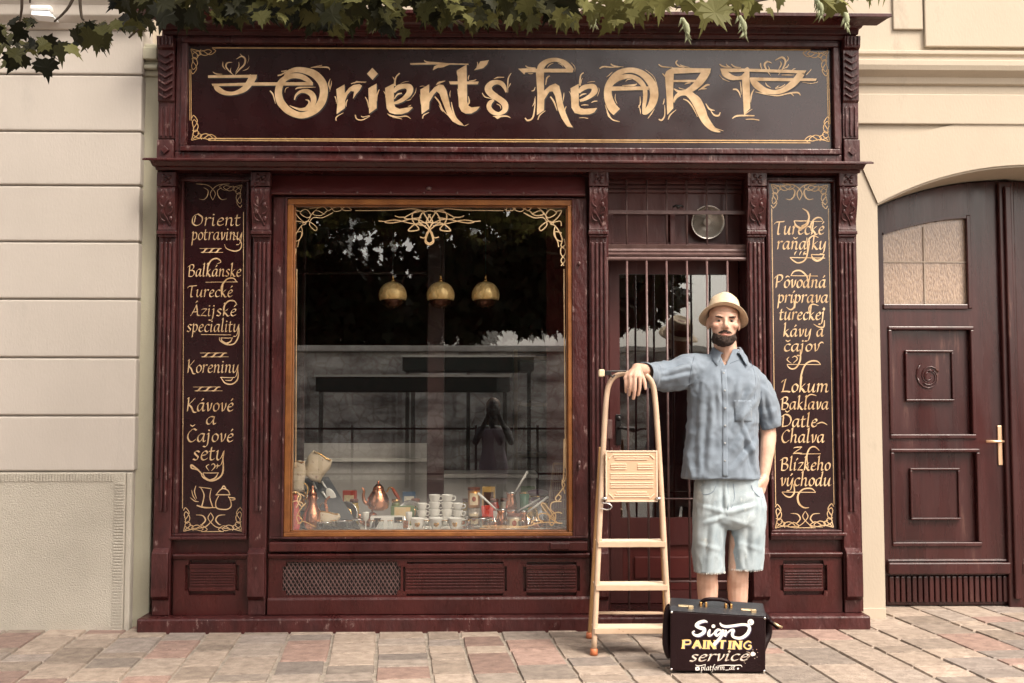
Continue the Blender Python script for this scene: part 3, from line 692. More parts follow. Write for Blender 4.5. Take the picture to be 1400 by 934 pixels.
# ================================================================== lettering engine (photo pixels -> painted strokes on a plane)
KOFF = [0]
class Paint:
    def __init__(s, Y, dx=0, dy=0, base=.0008): s.m = MB(); s.Y = Y; s.k = 0; s.dx = dx; s.dy = dy; s.base = base
    def _p(s, x, y): return at(x+s.dx, y+s.dy, s.Y)+Vector((0, -s.base-s.k*1.2e-5, 0))
    def quad(s, pts):
        s.m.add([s._p(x,y) for x,y in pts], [tuple(range(len(pts)))]); s.k = (s.k+1) % 60
    def ribbon(s, pts, n=6):
        """(x,y,width) points, smooth"""
        C = cat(pts, n); L, Rr = [], []
        for i,(x,y,w_) in enumerate(C):
            a = C[max(0,i-1)]; b = C[min(len(C)-1,i+1)]; dx_, dy_ = b[0]-a[0], b[1]-a[1]; l = math.hypot(dx_,dy_) or 1
            nx, ny = -dy_/l*max(w_,.25)/2, dx_/l*max(w_,.25)/2; L.append((x+nx,y+ny)); Rr.append((x-nx,y-ny))
        for i in range(len(C)-1): s.quad([L[i],L[i+1],Rr[i+1],Rr[i]])
        return s
    def poly(s, pts):
        s.m.poly([s._p(x,y) for x,y in pts]); s.k = (s.k+1) % 60; return s
    def spoly(s, pts, n=4): return s.poly(cat(pts, n, True))
    def nib(s, pts, w_, ang=40, n=6, thin=.35):
        C = cat(pts, n); a = R(ang); nx, ny = math.cos(a)*w_/2, -math.sin(a)*w_/2
        for i in range(len(C)-1):
            (x0,y0),(x1,y1) = C[i][:2], C[i+1][:2]
            d = math.hypot(x1-x0,y1-y0) or 1; ux, uy = -(y1-y0)/d, (x1-x0)/d
            # effective half vector keeps at least a hairline
            pr = nx*ux+ny*uy; vx, vy = nx, ny
            if abs(pr) < thin*w_/2: 
                e = (thin*w_/2-abs(pr))*(1 if pr >= 0 else -1); vx, vy = nx+ux*e, ny+uy*e
            s.quad([(x0-vx,y0-vy),(x1-vx,y1-vy),(x1+vx,y1+vy),(x0+vx,y0+vy)])
        return s
    def build(s, name, mat_, parent): return s.m.build(name, mat_, parent, recalc=False)

STEM = [(0.0,.88),(.13,1.0),(.11,.2),(.2,0),(.34,.12)]
BOWL = [(.62,.95),(.36,1.0),(.08,.7),(.05,.25),(.22,.0),(.42,.2),(.62,.75)]
ARCH = [(.10,.55),(.28,.9),(.48,1.0),(.6,.8),(.56,.2),(.66,0),(.82,.12)]
GL = {
 'a': (.86,[BOWL,[(.66,1.0),(.6,.3),(.68,.02),(.86,.15)]]),
 'c': (.66,[[(.62,.86),(.4,1.0),(.1,.72),(.08,.25),(.3,0),(.62,.16)]]),
 'd': (.88,[BOWL,[(.6,1.75),(.72,1.7),(.62,.8),(.6,.2),(.7,0),(.86,.12)]]),
 'e': (.68,[[(.1,.5),(.45,.58),(.58,.82),(.38,1.0),(.12,.7),(.08,.25),(.3,0),(.64,.18)]]),
 'f': (.55,[[(.62,1.55),(.45,1.7),(.3,1.3),(.2,0),(.05,-.6),(-.1,-.6)],[(.0,.95),(.5,1.0)]]),
 'g': (.80,[BOWL,[(.66,1.0),(.6,-.2),(.4,-.65),(.05,-.55)]]),
 'h': (.84,[[(.0,1.66),(.13,1.78),(.10,0)],ARCH]),
 'i': (.40,[STEM]),
 'j': (.40,[[(0,.88),(.14,1.0),(.12,-.25),(-.05,-.62),(-.3,-.55)]]),
 'k': (.76,[[(.0,1.66),(.13,1.78),(.10,0)],[(.56,1.0),(.3,.72),(.12,.5)],[(.14,.52),(.36,.3),(.6,-.02),(.8,.06)]]),
 'l': (.40,[[(.0,1.66),(.13,1.78),(.10,.25),(.2,0),(.36,.12)]]),
 'm': (1.25,[[(0,.88),(.13,1.0),(.10,0)],[(.10,.55),(.26,.9),(.44,1.0),(.54,.8),(.5,0)],[(.52,.55),(.7,.9),(.88,1.0),(1.0,.8),(.96,.2),(1.06,0),(1.22,.12)]]),
 'n': (.84,[[(0,.88),(.13,1.0),(.10,0)],ARCH]),
 'o': (.70,[[(.36,1.0),(.1,.75),(.08,.25),(.3,0),(.58,.25),(.62,.75),(.36,1.0)]]),
 'p': (.74,[[(0,.88),(.13,1.0),(.10,-.75)],[(.1,.7),(.36,1.0),(.62,.78),(.6,.3),(.36,0),(.1,.15)]]),
 'r': (.58,[[(0,.88),(.13,1.0),(.10,0)],[(.1,.55),(.28,.92),(.48,1.02),(.58,.92)]]),
 's': (.58,[[(.54,.86),(.32,1.0),(.1,.8),(.25,.56),(.46,.3),(.3,.0),(.02,.12)]]),
 't': (.52,[[(.14,1.4),(.11,.25),(.25,0),(.48,.14)],[(-.06,.95),(.45,1.0)]]),
 'u': (.88,[[(0,.88),(.12,1.0),(.09,.25),(.25,0),(.48,.3),(.62,.85)],[(.66,1.0),(.6,.2),(.7,0),(.86,.12)]]),
 'v': (.64,[[(0,.86),(.13,1.0),(.26,.02),(.52,.5),(.54,1.0)]]),
 'y': (.80,[[(0,.88),(.12,1.0),(.09,.25),(.25,0),(.48,.3),(.62,.85)],[(.66,1.0),(.62,-.1),(.45,-.6),(.1,-.62)]]),
 'z': (.66,[[(.05,.9),(.3,1.0),(.6,.95),(.3,.45),(.05,.04)],[(.05,.04),(.4,.06),(.66,.0)]]),
 'A': (1.05,[[(.05,0),(.3,.6),(.6,1.6)],[(.58,1.6),(.75,.6),(.82,.15),(1.05,.05)],[(.2,.55),(.8,.6)]]),
 'B': (.98,[[(.12,1.5),(.14,0)],[(-.1,1.3),(.2,1.6),(.6,1.6),(.7,1.25),(.45,.9),(.2,.85)],[(.3,.86),(.75,.75),(.85,.35),(.55,.0),(.14,.02)]]),
 'C': (.98,[[(.9,1.4),(.6,1.6),(.2,1.2),(.08,.6),(.3,.08),(.6,0),(.92,.3)]]),
 'D': (1.1,[[(.14,1.5),(.14,0)],[(-.1,1.3),(.3,1.62),(.8,1.4),(1.0,.8),(.75,.2),(.14,.02)]]),
 'K': (1.05,[[(.0,1.5),(.14,1.6),(.14,0)],[(.8,1.6),(.45,1.1),(.16,.8)],[(.18,.82),(.5,.5),(.8,-.1),(1.1,-.15)]]),
 'L': (.92,[[(.3,1.6),(.22,1.0),(.12,.1)],[(-.1,1.2),(.1,1.5)],[(.0,.05),(.5,.08),(.9,.0)]]),
 'O': (1.15,[[(.55,1.5),(.15,1.15),(.12,.4),(.5,0),(.95,.3),(1.0,1.05),(.55,1.5)],[(.35,1.25),(.3,.4)]]),
 'P': (.92,[[(.12,1.5),(.1,0)],[(-.2,1.2),(.1,1.6),(.6,1.6),(.75,1.2),(.5,.8),(.2,.75)]]),
 'T': (.95,[[(-.15,1.25),(.0,1.5),(.5,1.55),(1.0,1.6)],[(.42,1.5),(.36,.2),(.5,0),(.62,.05)]]),
}
ACC = {'á':('a','/'),'é':('e','/'),'í':('i','/'),'ý':('y','/'),'č':('c','v'),'ň':('n','v'),'ť':('t','v'),'ô':('o','^'),
       'Á':('A','/'),'Č':('C','v'),'Ď':('D','v')}
def text(p, s, x0, x1, base, xh, w_, slant=.10, ang=40):
    items = []; cur = 0
    for ch in s:
        if ch == ' ': cur += .55; continue
        b, ac = ACC.get(ch, (ch, None)); adv, st = GL[b]; items.append((cur, b, ac, st, adv)); cur += adv+.10
    total = cur-.10; sx = (x1-x0)/total
    T = lambda c, u, v: (x0+(c+u)*sx+slant*v*xh, base-v*xh)
    for c, b, ac, st, adv in items:
        for q in st: p.nib([T(c,u,v) for u,v in q], w_, ang, 5)
        if b in 'ij' and ac is None:
            x, y = T(c,.14,1.42); h = w_*.62; p.quad([(x,y-h),(x+h,y),(x,y+h),(x-h,y)])
        top = 1.28 if b.islower() else 1.85
        mid = .4*adv+.05
        if ac == '/': p.ribbon([(*T(c,mid+.2,top+.30),w_*.8),(*T(c,mid,top),w_*.25)],3)
        if ac in ('v','^'):
            k = .2 if ac == 'v' else -.2
            p.ribbon([(*T(c,mid-.22,top+.15+k/2),w_*.5),(*T(c,mid,top+.15-k/2),w_*.6)],2); p.ribbon([(*T(c,mid,top+.15-k/2),w_*.6),(*T(c,mid+.26,top+.17+k/2),w_*.35)],2)

# ================================================================== the long sign
SY = -.034
sgn = thing('shop_sign', "long black sign board with gold painted lettering Orient's heART", 'sign', (0,-.03,at(700,214,SY).z))
so_ = rect(240,50,1150,215,-.06); si_ = rect(256,62,1139,202,-.06)
so_ = (so_[0],so_[1],zt+.014,so_[3])
def rframe(m, o, i, y0, y1): framerect(m, o, i, y0, y1)
m = MB(); mid_ = (si_[0]-.035,si_[1]+.035,si_[2]-.032,si_[3]+.03)
framerect(m, so_, mid_, -.058, -.0305); framerect(m, mid_, si_, -.073, -.0306)
sfr = m.build('sign_frame', PW, sgn, bevel=.005)
m = MB(); xs_ = at(787,130,SY).x
m.box(si_[0]-.01, xs_-.0008, SY, -.0308, si_[2]-.01, si_[3]+.01); m.box(xs_+.0008, si_[1]+.01, SY, -.0308, si_[2]-.01, si_[3]+.01)
spn = m.build('sign_panel', M['board'], sgn)
class Sc:
    """zoomed-crop coordinates to photo pixels"""
    def __init__(s, ps, ox, oy, k): s.ps = ps; s.ox = ox; s.oy = oy; s.k = k
    def r(s, *pts, n=7):
        for p in s.ps: p.ribbon([(s.ox+x*s.k, s.oy+y*s.k, w_*s.k) for x,y,w_ in pts], n)
    def p(s, *pts):
        for p in s.ps: p.poly([(s.ox+x*s.k, s.oy+y*s.k) for x,y in pts])
    def sp(s, *pts):
        for p in s.ps: p.spoly([(s.ox+x*s.k, s.oy+y*s.k) for x,y in pts])
PG = Paint(SY,0,0,.0022); PB = Paint(SY,1.6,1.5,.0010); PF = Paint(SY,0,0,.0032)
def big(ox,oy,k): return Sc((PG,PB),ox,oy,k), Sc((PF,),ox,oy,k)
b, f = big(270,60,.16429)
b.p((88,263),(497,258),(490,282),(90,285)); b.r((138,338,12),(165,372,44),(225,408,36),(305,412,30),(385,380,48),(435,325,58),(466,268,64))
b.p((118,334),(500,322),(962,320),(960,347),(500,349),(128,353))
b.r((722,266,8),(760,238,30),(815,218,42),(885,222,50),(975,255,64),(1040,330,68),(1052,410,66),(1030,490,66),(970,560,56),(868,596,52),(765,562,58),(695,490,64),(674,410,60),(690,335,56),(730,290,46),(790,268,42),(860,272,44),(915,300,38),(955,330,16))
b.r((808,468,8),(820,430,16),(860,398,24),(915,398,40),(958,430,48),(966,480,46),(935,530,40),(870,548,24),(815,535,14),(768,514,4)); b.r((900,466,4),(925,475,12),(928,500,14),(900,530,6))
f.r((302,262,3),(262,225,9),(238,190,12),(250,160,10),(290,156,3)); f.r((315,258,3),(350,215,11),(390,175,13),(398,130,14),(370,106,11),(325,128,3)); f.r((213,150,3),(212,185,10),(234,216,3)); f.r((345,152,3),(345,190,8),(318,240,3)); f.r((128,235,3),(160,252,9),(208,254,3)); f.r((434,188,2),(415,212,6),(378,226,2)); f.r((355,84,2),(368,100,6),(378,112,3)); f.r((280,200,2),(275,225,7),(285,245,2)); f.r((425,95,1),(428,130,4),(415,165,1))
f.r((668,266,12),(705,255,12),(770,213,4)); f.r((700,232,10),(725,228,8),(745,220,3)); f.r((943,198,4),(1020,196,9),(1085,198,12),(1102,220,4)); f.r((950,197,3),(990,190,7),(1037,180,5)); f.r((604,392,9),(630,425,11),(650,500,3)); f.r((1106,292,3),(1093,335,11),(1104,385,3)); f.r((1117,310,2),(1112,345,6),(1100,400,2)); f.r((815,380,4),(850,366,13),(985,362,3)); f.r((760,362,2),(735,375,7),(728,410,2)); f.r((1018,418,3),(1020,450,9),(985,530,3)); f.r((1205,180,1),(1205,180,1),(1206,181,1))
b.p((1155,379),(1224,339),(1226,412),(1262,368),(1300,343),(1348,336),(1369,350),(1352,385),(1322,418),(1294,461),(1304,398),(1276,393),(1248,425),(1230,470),(1228,535),(1158,586),(1164,480))
f.r((1145,438,8),(1155,470,8),(1158,500,2)); f.r((1250,465,4),(1237,495,11),(1238,525,3)); f.r((1155,642,9),(1158,610,9),(1215,575,3)); f.r((1308,330,4),(1330,318,10),(1400,324,3))
b, f = big(480,60,.17143)
f.r((0,320,6),(45,308,8),(122,305,4)); f.r((28,312,3),(45,300,5),(60,305,2))
b.p((138,356),(204,317),(204,515),(144,558)); b.p((170,192),(214,240),(172,289),(127,240))
f.r((34,568,8),(45,600,10),(90,608,9),(150,578,4)); f.r((80,577,5),(100,585,7),(150,572,3)); f.r((113,424,4),(132,462,10),(140,510,3)); f.r((225,366,6),(208,410,11),(206,460,3))
b.p((271,353),(342,317),(341,470),(352,505),(385,520),(486,503),(492,512),(455,545),(405,562),(350,563),(308,550),(284,515),(276,440))
b.r((340,385,22),(375,350,40),(430,338,38),(466,352,54),(462,395,46),(420,440,34),(375,465,26),(342,474,18)); b.r((345,440,8),(370,405,12),(405,395,10))
f.r((350,338,14),(350,300,14),(362,262,10),(388,236,10)); f.r((333,264,3),(345,285,8),(352,310,3)); f.r((260,378,4),(275,405,7),(275,430,2)); f.r((290,558,4),(320,576,12),(380,584,8),(440,578,10),(475,598,4)); f.r((330,590,3),(370,592,7),(406,602,3)); f.r((440,455,3),(465,450,7),(480,440,3)); f.r((452,500,3),(470,496,7),(480,488,2)); f.r((395,318,2),(425,306,4),(462,300,2)); f.r((520,352,2),(510,395,4),(470,450,2))
b.p((552,366),(623,324),(623,395),(665,348),(702,325),(735,328),(760,370),(775,430),(790,500),(815,560),(850,612),(905,655),(855,645),(810,620),(770,570),(735,480),(705,400),(682,380),(655,412),(625,465),(622,520),(563,562))
f.r((668,423,9),(702,465,12),(730,525,9),(770,570,3)); f.r((700,490,3),(720,525,8),(735,545,2)); f.r((800,466,6),(812,530,12),(838,595,10),(890,640,3)); f.r((570,597,8),(580,570,9),(622,548,3)); f.r((680,328,4),(702,312,16),(752,297,5)); f.r((549,405,3),(555,450,6),(558,485,2)); f.r((793,372,2),(788,400,6),(790,430,2)); f.r((548,342,2),(570,338,4),(590,342,2)); f.r((905,655,5),(920,650,4),(940,640,2))
b.p((848,211),(921,166),(926,462),(936,495),(960,508),(1028,502),(1000,535),(960,556),(915,558),(880,540),(860,500),(855,420))
b.p((470,155),(640,152),(936,160),(936,168),(640,166),(474,168)); f.p((652,212),(662,182),(690,168),(790,166),(735,188),(690,194)); f.r((582,133,5),(610,148,12),(700,152,6),(800,160,3)); b.p((780,300),(1018,302),(1010,324),(790,324))
f.r((943,250,3),(935,270,8),(935,290,2)); f.r((1000,285,3),(975,295,8),(940,298,3)); f.r((848,360,3),(854,385,8),(854,420,2)); f.r((935,420,4),(942,460,9),(930,490,3)); f.r((845,215,3),(848,240,8),(855,270,2)); f.r((940,455,3),(945,470,5),(932,490,2))
b.p((1030,141),(1099,131),(1085,165),(1055,195),(980,213),(1008,182)); f.r((1006,145,3),(1010,165,8),(1002,190,3))
b.r((1236,388,10),(1225,350,28),(1200,318,36),(1160,306,36),(1115,322,46),(1092,362,54),(1125,408,50),(1180,440,48),(1225,482,52),(1225,530,42),(1180,558,26),(1130,545,36),(1100,508,38),(1108,472,34),(1138,448,18))
b.r((1118,345,6),(1125,375,12),(1172,408,4)); f.r((1045,393,6),(1070,425,9),(1130,440,3)); f.r((1277,235,5),(1252,285,10),(1250,390,3)); f.r((1255,350,3),(1268,325,7),(1272,315,3)); f.r((1138,282,3),(1170,270,10),(1220,268,4)); f.r((1130,580,3),(1175,580,14),(1240,578,10),(1271,592,4)); f.p((1145,585),(1195,585),(1168,602)); f.r((1160,480,4),(1188,495,8),(1195,520,2))
b, f = big(700,60,.17143)
b.p((48,199),(190,194),(190,228),(106,229),(98,246))
b.r((223,225,56),(232,185,54),(265,150,42),(310,132,34),(362,130,32),(415,152,42),(455,190,48),(474,215,40)); b.p((190,200),(492,200),(484,229),(190,229))
b.p((190,215),(254,215),(255,375),(300,335),(345,317),(376,336),(392,400),(405,475),(430,555),(462,632),(486,668),(440,660),(398,600),(365,520),(345,420),(325,380),(298,382),(258,445),(255,532),(198,570),(202,400))
f.r((302,256,6),(278,275,12),(268,330,4)); f.r((104,592,8),(125,612,13),(165,590,13),(182,500,8),(186,420,3)); f.r((155,378,4),(175,372,8),(185,345,3)); f.r((162,500,3),(178,470,8),(180,430,2)); f.r((306,423,9),(335,465,13),(360,535,4)); f.r((206,607,8),(222,570,9),(266,535,4)); f.r((432,500,5),(416,545,12),(432,590,3)); f.r((108,176,6),(130,190,9),(188,192,3)); f.r((414,390,2),(412,420,8),(404,470,2)); f.r((280,190,3),(300,168,8),(330,155,3)); f.r((365,155,2),(395,170,6),(408,188,2)); f.r((125,238,2),(150,240,6),(170,236,2)); f.r((470,150,2),(500,185,4),(500,225,2))
b.p((467,355),(532,320),(532,490),(545,512),(575,520),(680,513),(655,548),(620,563),(550,566),(500,552),(474,510))
b.r((532,390,22),(562,356,40),(610,340,36),(650,345,44),(658,378,48),(630,412,36),(585,440,28),(540,455,20)); b.r((540,420,6),(560,405,12),(592,398,6))
f.r((542,335,14),(542,290,14),(550,250,9),(570,232,9)); f.r((552,318,3),(552,300,8),(562,275,3)); f.r((455,380,2),(470,405,7),(472,430,2)); f.r((632,470,4),(655,460,9),(680,458,6)); f.r((535,592,4),(570,590,6),(606,597,5)); f.r((600,310,2),(630,304,5),(662,302,3)); f.r((550,492,4),(580,488,8),(610,490,3)); f.r((690,350,2),(695,375,5),(680,420,2))
b.r((835,545,72),(795,500,74),(768,430,66),(765,360,58),(785,300,48),(830,248,46),(890,218,42),(960,212,42),(1030,234,50),(1090,285,60),(1125,345,66),(1133,420,66),(1112,490,58),(1070,545,40),(1045,562,8))
b.r((785,355,8),(805,312,30),(845,278,42),(905,262,36),(960,264,34),(1015,295,40),(1055,350,36),(1062,420,34),(1052,500,28),(1050,560,22)); b.p((775,341),(1090,341),(1090,368),(780,376))
f.r((698,198,9),(730,184,12),(800,188,8),(890,185,3)); f.r((787,162,9),(815,178,10),(880,186,3)); f.r((742,488,4),(768,560,11),(800,605,10),(858,622,6)); f.r((755,540,3),(770,580,8),(785,592,2)); f.r((878,335,4),(920,332,8),(975,330,14),(996,320,5)); f.r((1020,420,4),(1022,480,9),(1005,510,3)); f.r((1008,490,3),(1022,530,8),(1025,560,2)); f.r((1135,520,3),(1110,560,9),(1082,598,4)); f.r((790,375,3),(795,430,6),(815,500,2)); f.r((825,400,2),(822,440,6),(838,480,2)); f.r((1060,205,2),(1130,265,5),(1165,360,2)); f.r((752,268,3),(775,250,6),(800,225,2)); f.r((905,300,3),(925,286,8),(955,284,3))
b, f = big(900,60,.17857)
b.p((50,237),(60,212),(110,183),(404,190),(396,218),(118,230),(112,380),(114,495),(68,545),(62,400))
b.r((372,202,62),(345,250,64),(305,302,58),(255,345,46),(205,366,30),(160,368,22),(118,345,8)); b.p((112,278),(335,276),(320,294),(112,294))
b.r((116,450,12),(135,408,26),(175,380,36),(220,378,46),(262,408,58),(300,465,64),(335,540,64),(370,600,58),(410,645,42),(450,668,20),(475,675,5))
f.r((190,424,8),(225,440,10),(262,485,10),(300,560,3)); f.r((250,372,3),(310,415,10),(350,490,12),(380,575,10),(425,640,7),(497,668,3)); f.r((362,458,4),(390,500,14),(430,512,5)); f.r((390,495,3),(425,545,12),(460,550,12),(474,525,5)); f.r((392,315,10),(368,318,14),(335,340,12),(305,358,3)); f.r((330,348,3),(345,346,8),(370,345,3)); f.r((146,128,9),(134,148,10),(155,170,10),(200,183,3)); f.r((165,162,3),(190,172,8),(240,183,2)); f.r((2,158,8),(30,176,10),(110,182,3)); f.r((3,578,8),(25,586,13),(48,550,9),(48,470,3)); f.r((35,465,5),(42,445,8),(45,420,3)); f.r((75,580,8),(92,545,9),(136,506,3)); f.r((30,228,4),(42,240,9),(55,260,3)); f.r((200,312,3),(225,302,9),(250,300,3)); f.r((155,335,2),(165,342,6),(205,352,2))
b.p((472,190),(640,190),(1133,205),(1120,228),(700,214),(560,218),(545,215),(480,212))
b.r((488,200,20),(510,228,48),(555,256,42),(605,264,28),(645,256,30),(665,235,30)); b.p((640,265),(655,240),(662,188),(684,178),(696,190),(703,495),(655,547),(648,420))
b.r((702,262,10),(728,292,44),(765,328,52),(815,358,44),(885,372,34),(950,358,38),(1015,318,50),(1060,275,54),(1095,225,54)); b.p((702,258),(1000,264),(1212,266),(1205,285),(1000,287),(760,284),(712,275))
f.r((858,245,3),(825,195,10),(812,160,14),(835,138,12),(868,150,4)); f.r((918,240,3),(955,185,11),(972,135,15),(945,105,15),(893,128,4)); f.r((783,148,4),(782,170,9),(792,195,3)); f.r((985,95,3),(995,115,8),(975,145,3)); f.r((932,135,4),(940,160,10),(918,200,3)); f.r((840,170,3),(848,190,8),(862,215,2)); f.r((998,155,2),(985,178,9),(950,195,3))
f.r((570,350,10),(598,352,13),(618,375,10),(630,412,3)); f.r((625,290,3),(632,340,7),(634,390,2)); f.r((732,350,5),(712,390,11),(706,450,3)); f.r((566,572,5),(610,552,13),(735,552,8)); f.r((668,580,5),(720,578,8),(772,586,6)); f.r((740,370,3),(800,382,10),(850,395,3)); f.r((850,395,3),(920,398,10),(1000,380,10),(1065,375,13),(1088,396,4)); f.r((1000,378,3),(1020,385,8),(1036,402,3)); f.r((468,158,8),(500,176,11),(560,182,3)); f.r((558,158,8),(585,178,10),(632,182,3)); f.r((518,155,4),(530,170,8),(550,178,3)); f.r((820,298,4),(830,318,9),(860,338,3)); f.r((970,310,4),(945,330,9),(895,345,3)); f.r((925,318,3),(910,332,6),(890,340,2)); f.r((1130,240,3),(1145,225,6),(1172,195,4)); f.r((1020,205,3),(1035,195,6),(1050,190,3)); f.r((465,238,2),(495,270,5),(545,292,2)); f.r((1100,295,2),(1170,305,5),(1220,292,4)); f.r((940,241,3),(985,240,8),(1040,240,3)); f.r((655,548,4),(690,520,6),(720,500,2))
PB.build('letter_shade', M['shade'], spn); PG.build('lettering', M['gold'], spn); PF.build('flourish', M['gold'], spn)
# border lines and corner knots
pb = Paint(SY,0,0,.0012)
def line(p, x0,y0,x1,y1,w_): p.ribbon([(x0,y0,w_),((x0+x1)/2,(y0+y1)/2,w_),(x1,y1,w_)],10)
line(pb,290,65.6,1108,68.5,1.6); line(pb,285,189.6,1108,192.5,1.5); line(pb,285,192.2,1108,195.5,1.1)
line(pb,261,95,261.5,165,1.2); line(pb,1132.5,95,1134.5,170,1.3); line(pb,1130.5,95,1132.3,170,.8); line(pb,259,95,259.5,165,.8)
def knot(p, x, y, sx, sy, k=1.0, w_=1.0):
    for q in ([(0,0),(14,3),(24,1),(28,4),(20,9),(12,6),(14,1)],[(0,0),(3,14),(1,24),(4,28),(9,20),(6,12),(1,14)],[(2,2),(10,9),(6,14),(2,8),(10,3),(14,7),(8,10)],[(16,2),(26,8),(34,3),(30,0)],[(2,16),(8,26),(3,34),(0,30)]):
        p.ribbon([(x+sx*a*k,y+sy*b_*k,w_) for a,b_ in q],5)
knot(pb,261,67,1,1); knot(pb,262,192,1,-1); knot(pb,1132,70,-1,1); knot(pb,1134.5,194,-1,-1)
pb.build('border', M['goldthin'], spn)

# ================================================================== menu boards
def cupbowl(p, cx, cy, r, w_=1.4, tail=None):
    p.ribbon([(cx-r,cy,w_*.6),(cx-r*.75,cy+r*.6,w_*1.6),(cx-r*.1,cy+r*.95,w_*1.8),(cx+r*.6,cy+r*.65,w_*1.4),(cx+r,cy,w_*.6)],6)
    p.ribbon([(cx-r,cy,w_*.6),(cx,cy+.3,w_*.9),(cx+r*1.05,cy,w_*.6)],3)
def wave(p, x0, x1, y):
    for k in range(3):
        a = x0+(x1-x0)*(.05+.28*k); b_ = a+(x1-x0)*.34
        p.ribbon([(a,y+2.6,.4),(a+(b_-a)*.35,y+2.2,2.0),(a+(b_-a)*.65,y-2.0,2.0),(b_,y-2.6,.4)],6)
    line(p,x0,y-2.6,x0+(x1-x0)*.8,y-2.8,.6); line(p,x0+(x1-x0)*.2,y+2.8,x1,y+2.6,.6)
def crest(p, cx, y, s, up=1, w_=1.3):
    """two facing crescents with a pointed loop between; up=-1 hangs from the top"""
    for q in (1,-1):
        p.ribbon([(cx+q*15*s,y+0*up,w_*.4),(cx+q*9*s,y+2*s*up,w_),(cx+q*6.5*s,y+8*s*up,w_*1.4),(cx+q*10*s,y+14*s*up,w_),(cx+q*19*s,y+16*s*up,w_*.4)],6) if up < 0 else p.ribbon([(cx+q*20*s,y-13*s,w_*.4),(cx+q*11*s,y-12*s,w_),(cx+q*7*s,y-6*s,w_*1.4),(cx+q*11*s,y-.5*s,w_),(cx+q*14*s,y+.5*s,w_*.4)],6)
    if up > 0:
        for q in (1,-1): p.ribbon([(cx,y-16*s,w_*.5),(cx+q*3.6*s,y-9*s,w_),(cx-q*1*s,y-2*s,w_*.9),(cx-q*9*s,y+4*s,w_*.9),(cx-q*24*s,y+5.5*s,w_*.7)],6)
    else:
        for q in (1,-1): p.ribbon([(cx,y+ -16*s+0,w_*.5),(cx+q*3.6*s,y-9*s,w_),(cx-q*1*s,y-1*s,w_*.9)],6)
def crest_top(p, cx, y, s, w_=1.3):
    for q in (1,-1):
        p.ribbon([(cx,y+23*s,w_*.5),(cx+q*3.6*s,y+14*s,w_),(cx-q*1*s,y+6*s,w_*.9),(cx-q*9*s,y+1*s,w_*.9),(cx-q*24*s,y-.5*s,w_*.7)],6)
        p.ribbon([(cx+q*13*s,y+5*s,w_*.4),(cx+q*7*s,y+9*s,w_*1.2),(cx+q*8*s,y+17*s,w_*1.5),(cx+q*13*s,y+22*s,w_),(cx+q*20*s,y+21*s,w_*.4)],6)
def board(name_label, px0, px1, py0, py1, fr, cat_='menu board'):
    BY = -.012; q = rect(px0,py0,px1,py1,BY)
    t = thing('menu_board', name_label, cat_, ((q[0]+q[1])/2,-.001,q[2]))
    o = rect(fr[0],fr[2],fr[1],fr[3],-.02); m = MB()
    q2 = (q[0],q[1],q[2],q[3])
    framerect(m, o, q2, -.03, -.0012); framerect(m, (q2[0]-.014,q2[1]+.014,q2[2]-.014,q2[3]+.014), q2, -.042, -.0302)
    m.box(o[0]-.005,o[1]+.005,-.055,-.0421,q2[2]-.032,q2[2]-.0145)
    m.build('frame', PW, t, bevel=.004)
    m = MB(); m.box(q[0]-.005,q[1]+.005,BY,-.0015,q[2]-.005,q[3]+.005); pn = m.build('panel', M['board'], t)
    return t, pn, Paint(BY,0,0,.0006)
tL, pL, p = board('black menu board with gold lettering left of the display window, headed Orient potraviny', 248.5,335.5,249,729,(240,341,242,738))
for a in (('Orient',261,328.5,308.5,10.6,2.0),('potraviny',262,331,328,10.2,1.7),('Balkánske',257,329.5,378,9.8,1.9),('Turecké',257,318,406,9.6,1.9),('Ázijské',260,323,432,9.6,1.8),('speciality',255.5,327,453.6,10,1.9),
          ('Koreniny',255.5,326,509.5,10.5,2.0),('Kávové',254.6,319,562.2,11,2.3),('a',281.6,295.5,580.2,10.5,2.3),('Čajové',255,319,604,11,2.3),('sety',263.6,307,629,12.5,2.4)): text(p,*a)
wave(p,273,305,342.5); wave(p,273.5,312.5,485.3); wave(p,264,304,531.8)
p.ribbon([(316,318,.5),(329,330,1.2),(329,340,1.4),(321,343.5,1.6),(310,340,1.2),(307,334,.4)],5)
p.ribbon([(285,376,.8),(284,366,1.8),(289,356,1.8),(297,353.5,1.8),(302,358,1.2),(297,361,.6)],6); line(p,281,386,325,385.5,.7)
p.ribbon([(303,404,.8),(303,392,1.8),(310,382,1.8),(319,380.5,1.6),(324,386,.8)],6); p.ribbon([(307,430,.8),(306,420,1.8),(312,412,1.8),(320,411.5,1.6),(324,417,.8)],6); line(p,275,457.5,316,458,.8)
p.ribbon([(327,448,.8),(326,460,1.8),(320,470,1.8),(310,471,1.8),(301,466,1.2),(300,461,.6)],6); cupbowl(p,310,462,8,1.2)
p.ribbon([(325.5,505,.8),(325,518,1.8),(318,525,1.8),(308,524,1.8),(302,516,.8)],6); line(p,301,516,318,516.5,1); p.ribbon([(318,516.5,.8),(316,520,1.4),(308,520,.6)],4)
p.ribbon([(305,625,1),(305,644,2.2),(300,653,2),(289,657.5,2),(278,653,1.8),(274.5,646,.8)],6); cupbowl(p,288,646.5,10.5,1.3)
p.ribbon([(277,649,1),(270,642,2.2),(262,636,2.4),(262,640,2),(268,642,1),(274,645,.5)],6)
for q in ([(286,644,.4),(282,638,1.2),(286,635,.6)],[(289,644,.4),(294,638,1.5),(292,634,1.2),(289,636,.5)],[(296,641,.4),(298,637,1.2),(297,634,.4)]): p.ribbon(q,5)
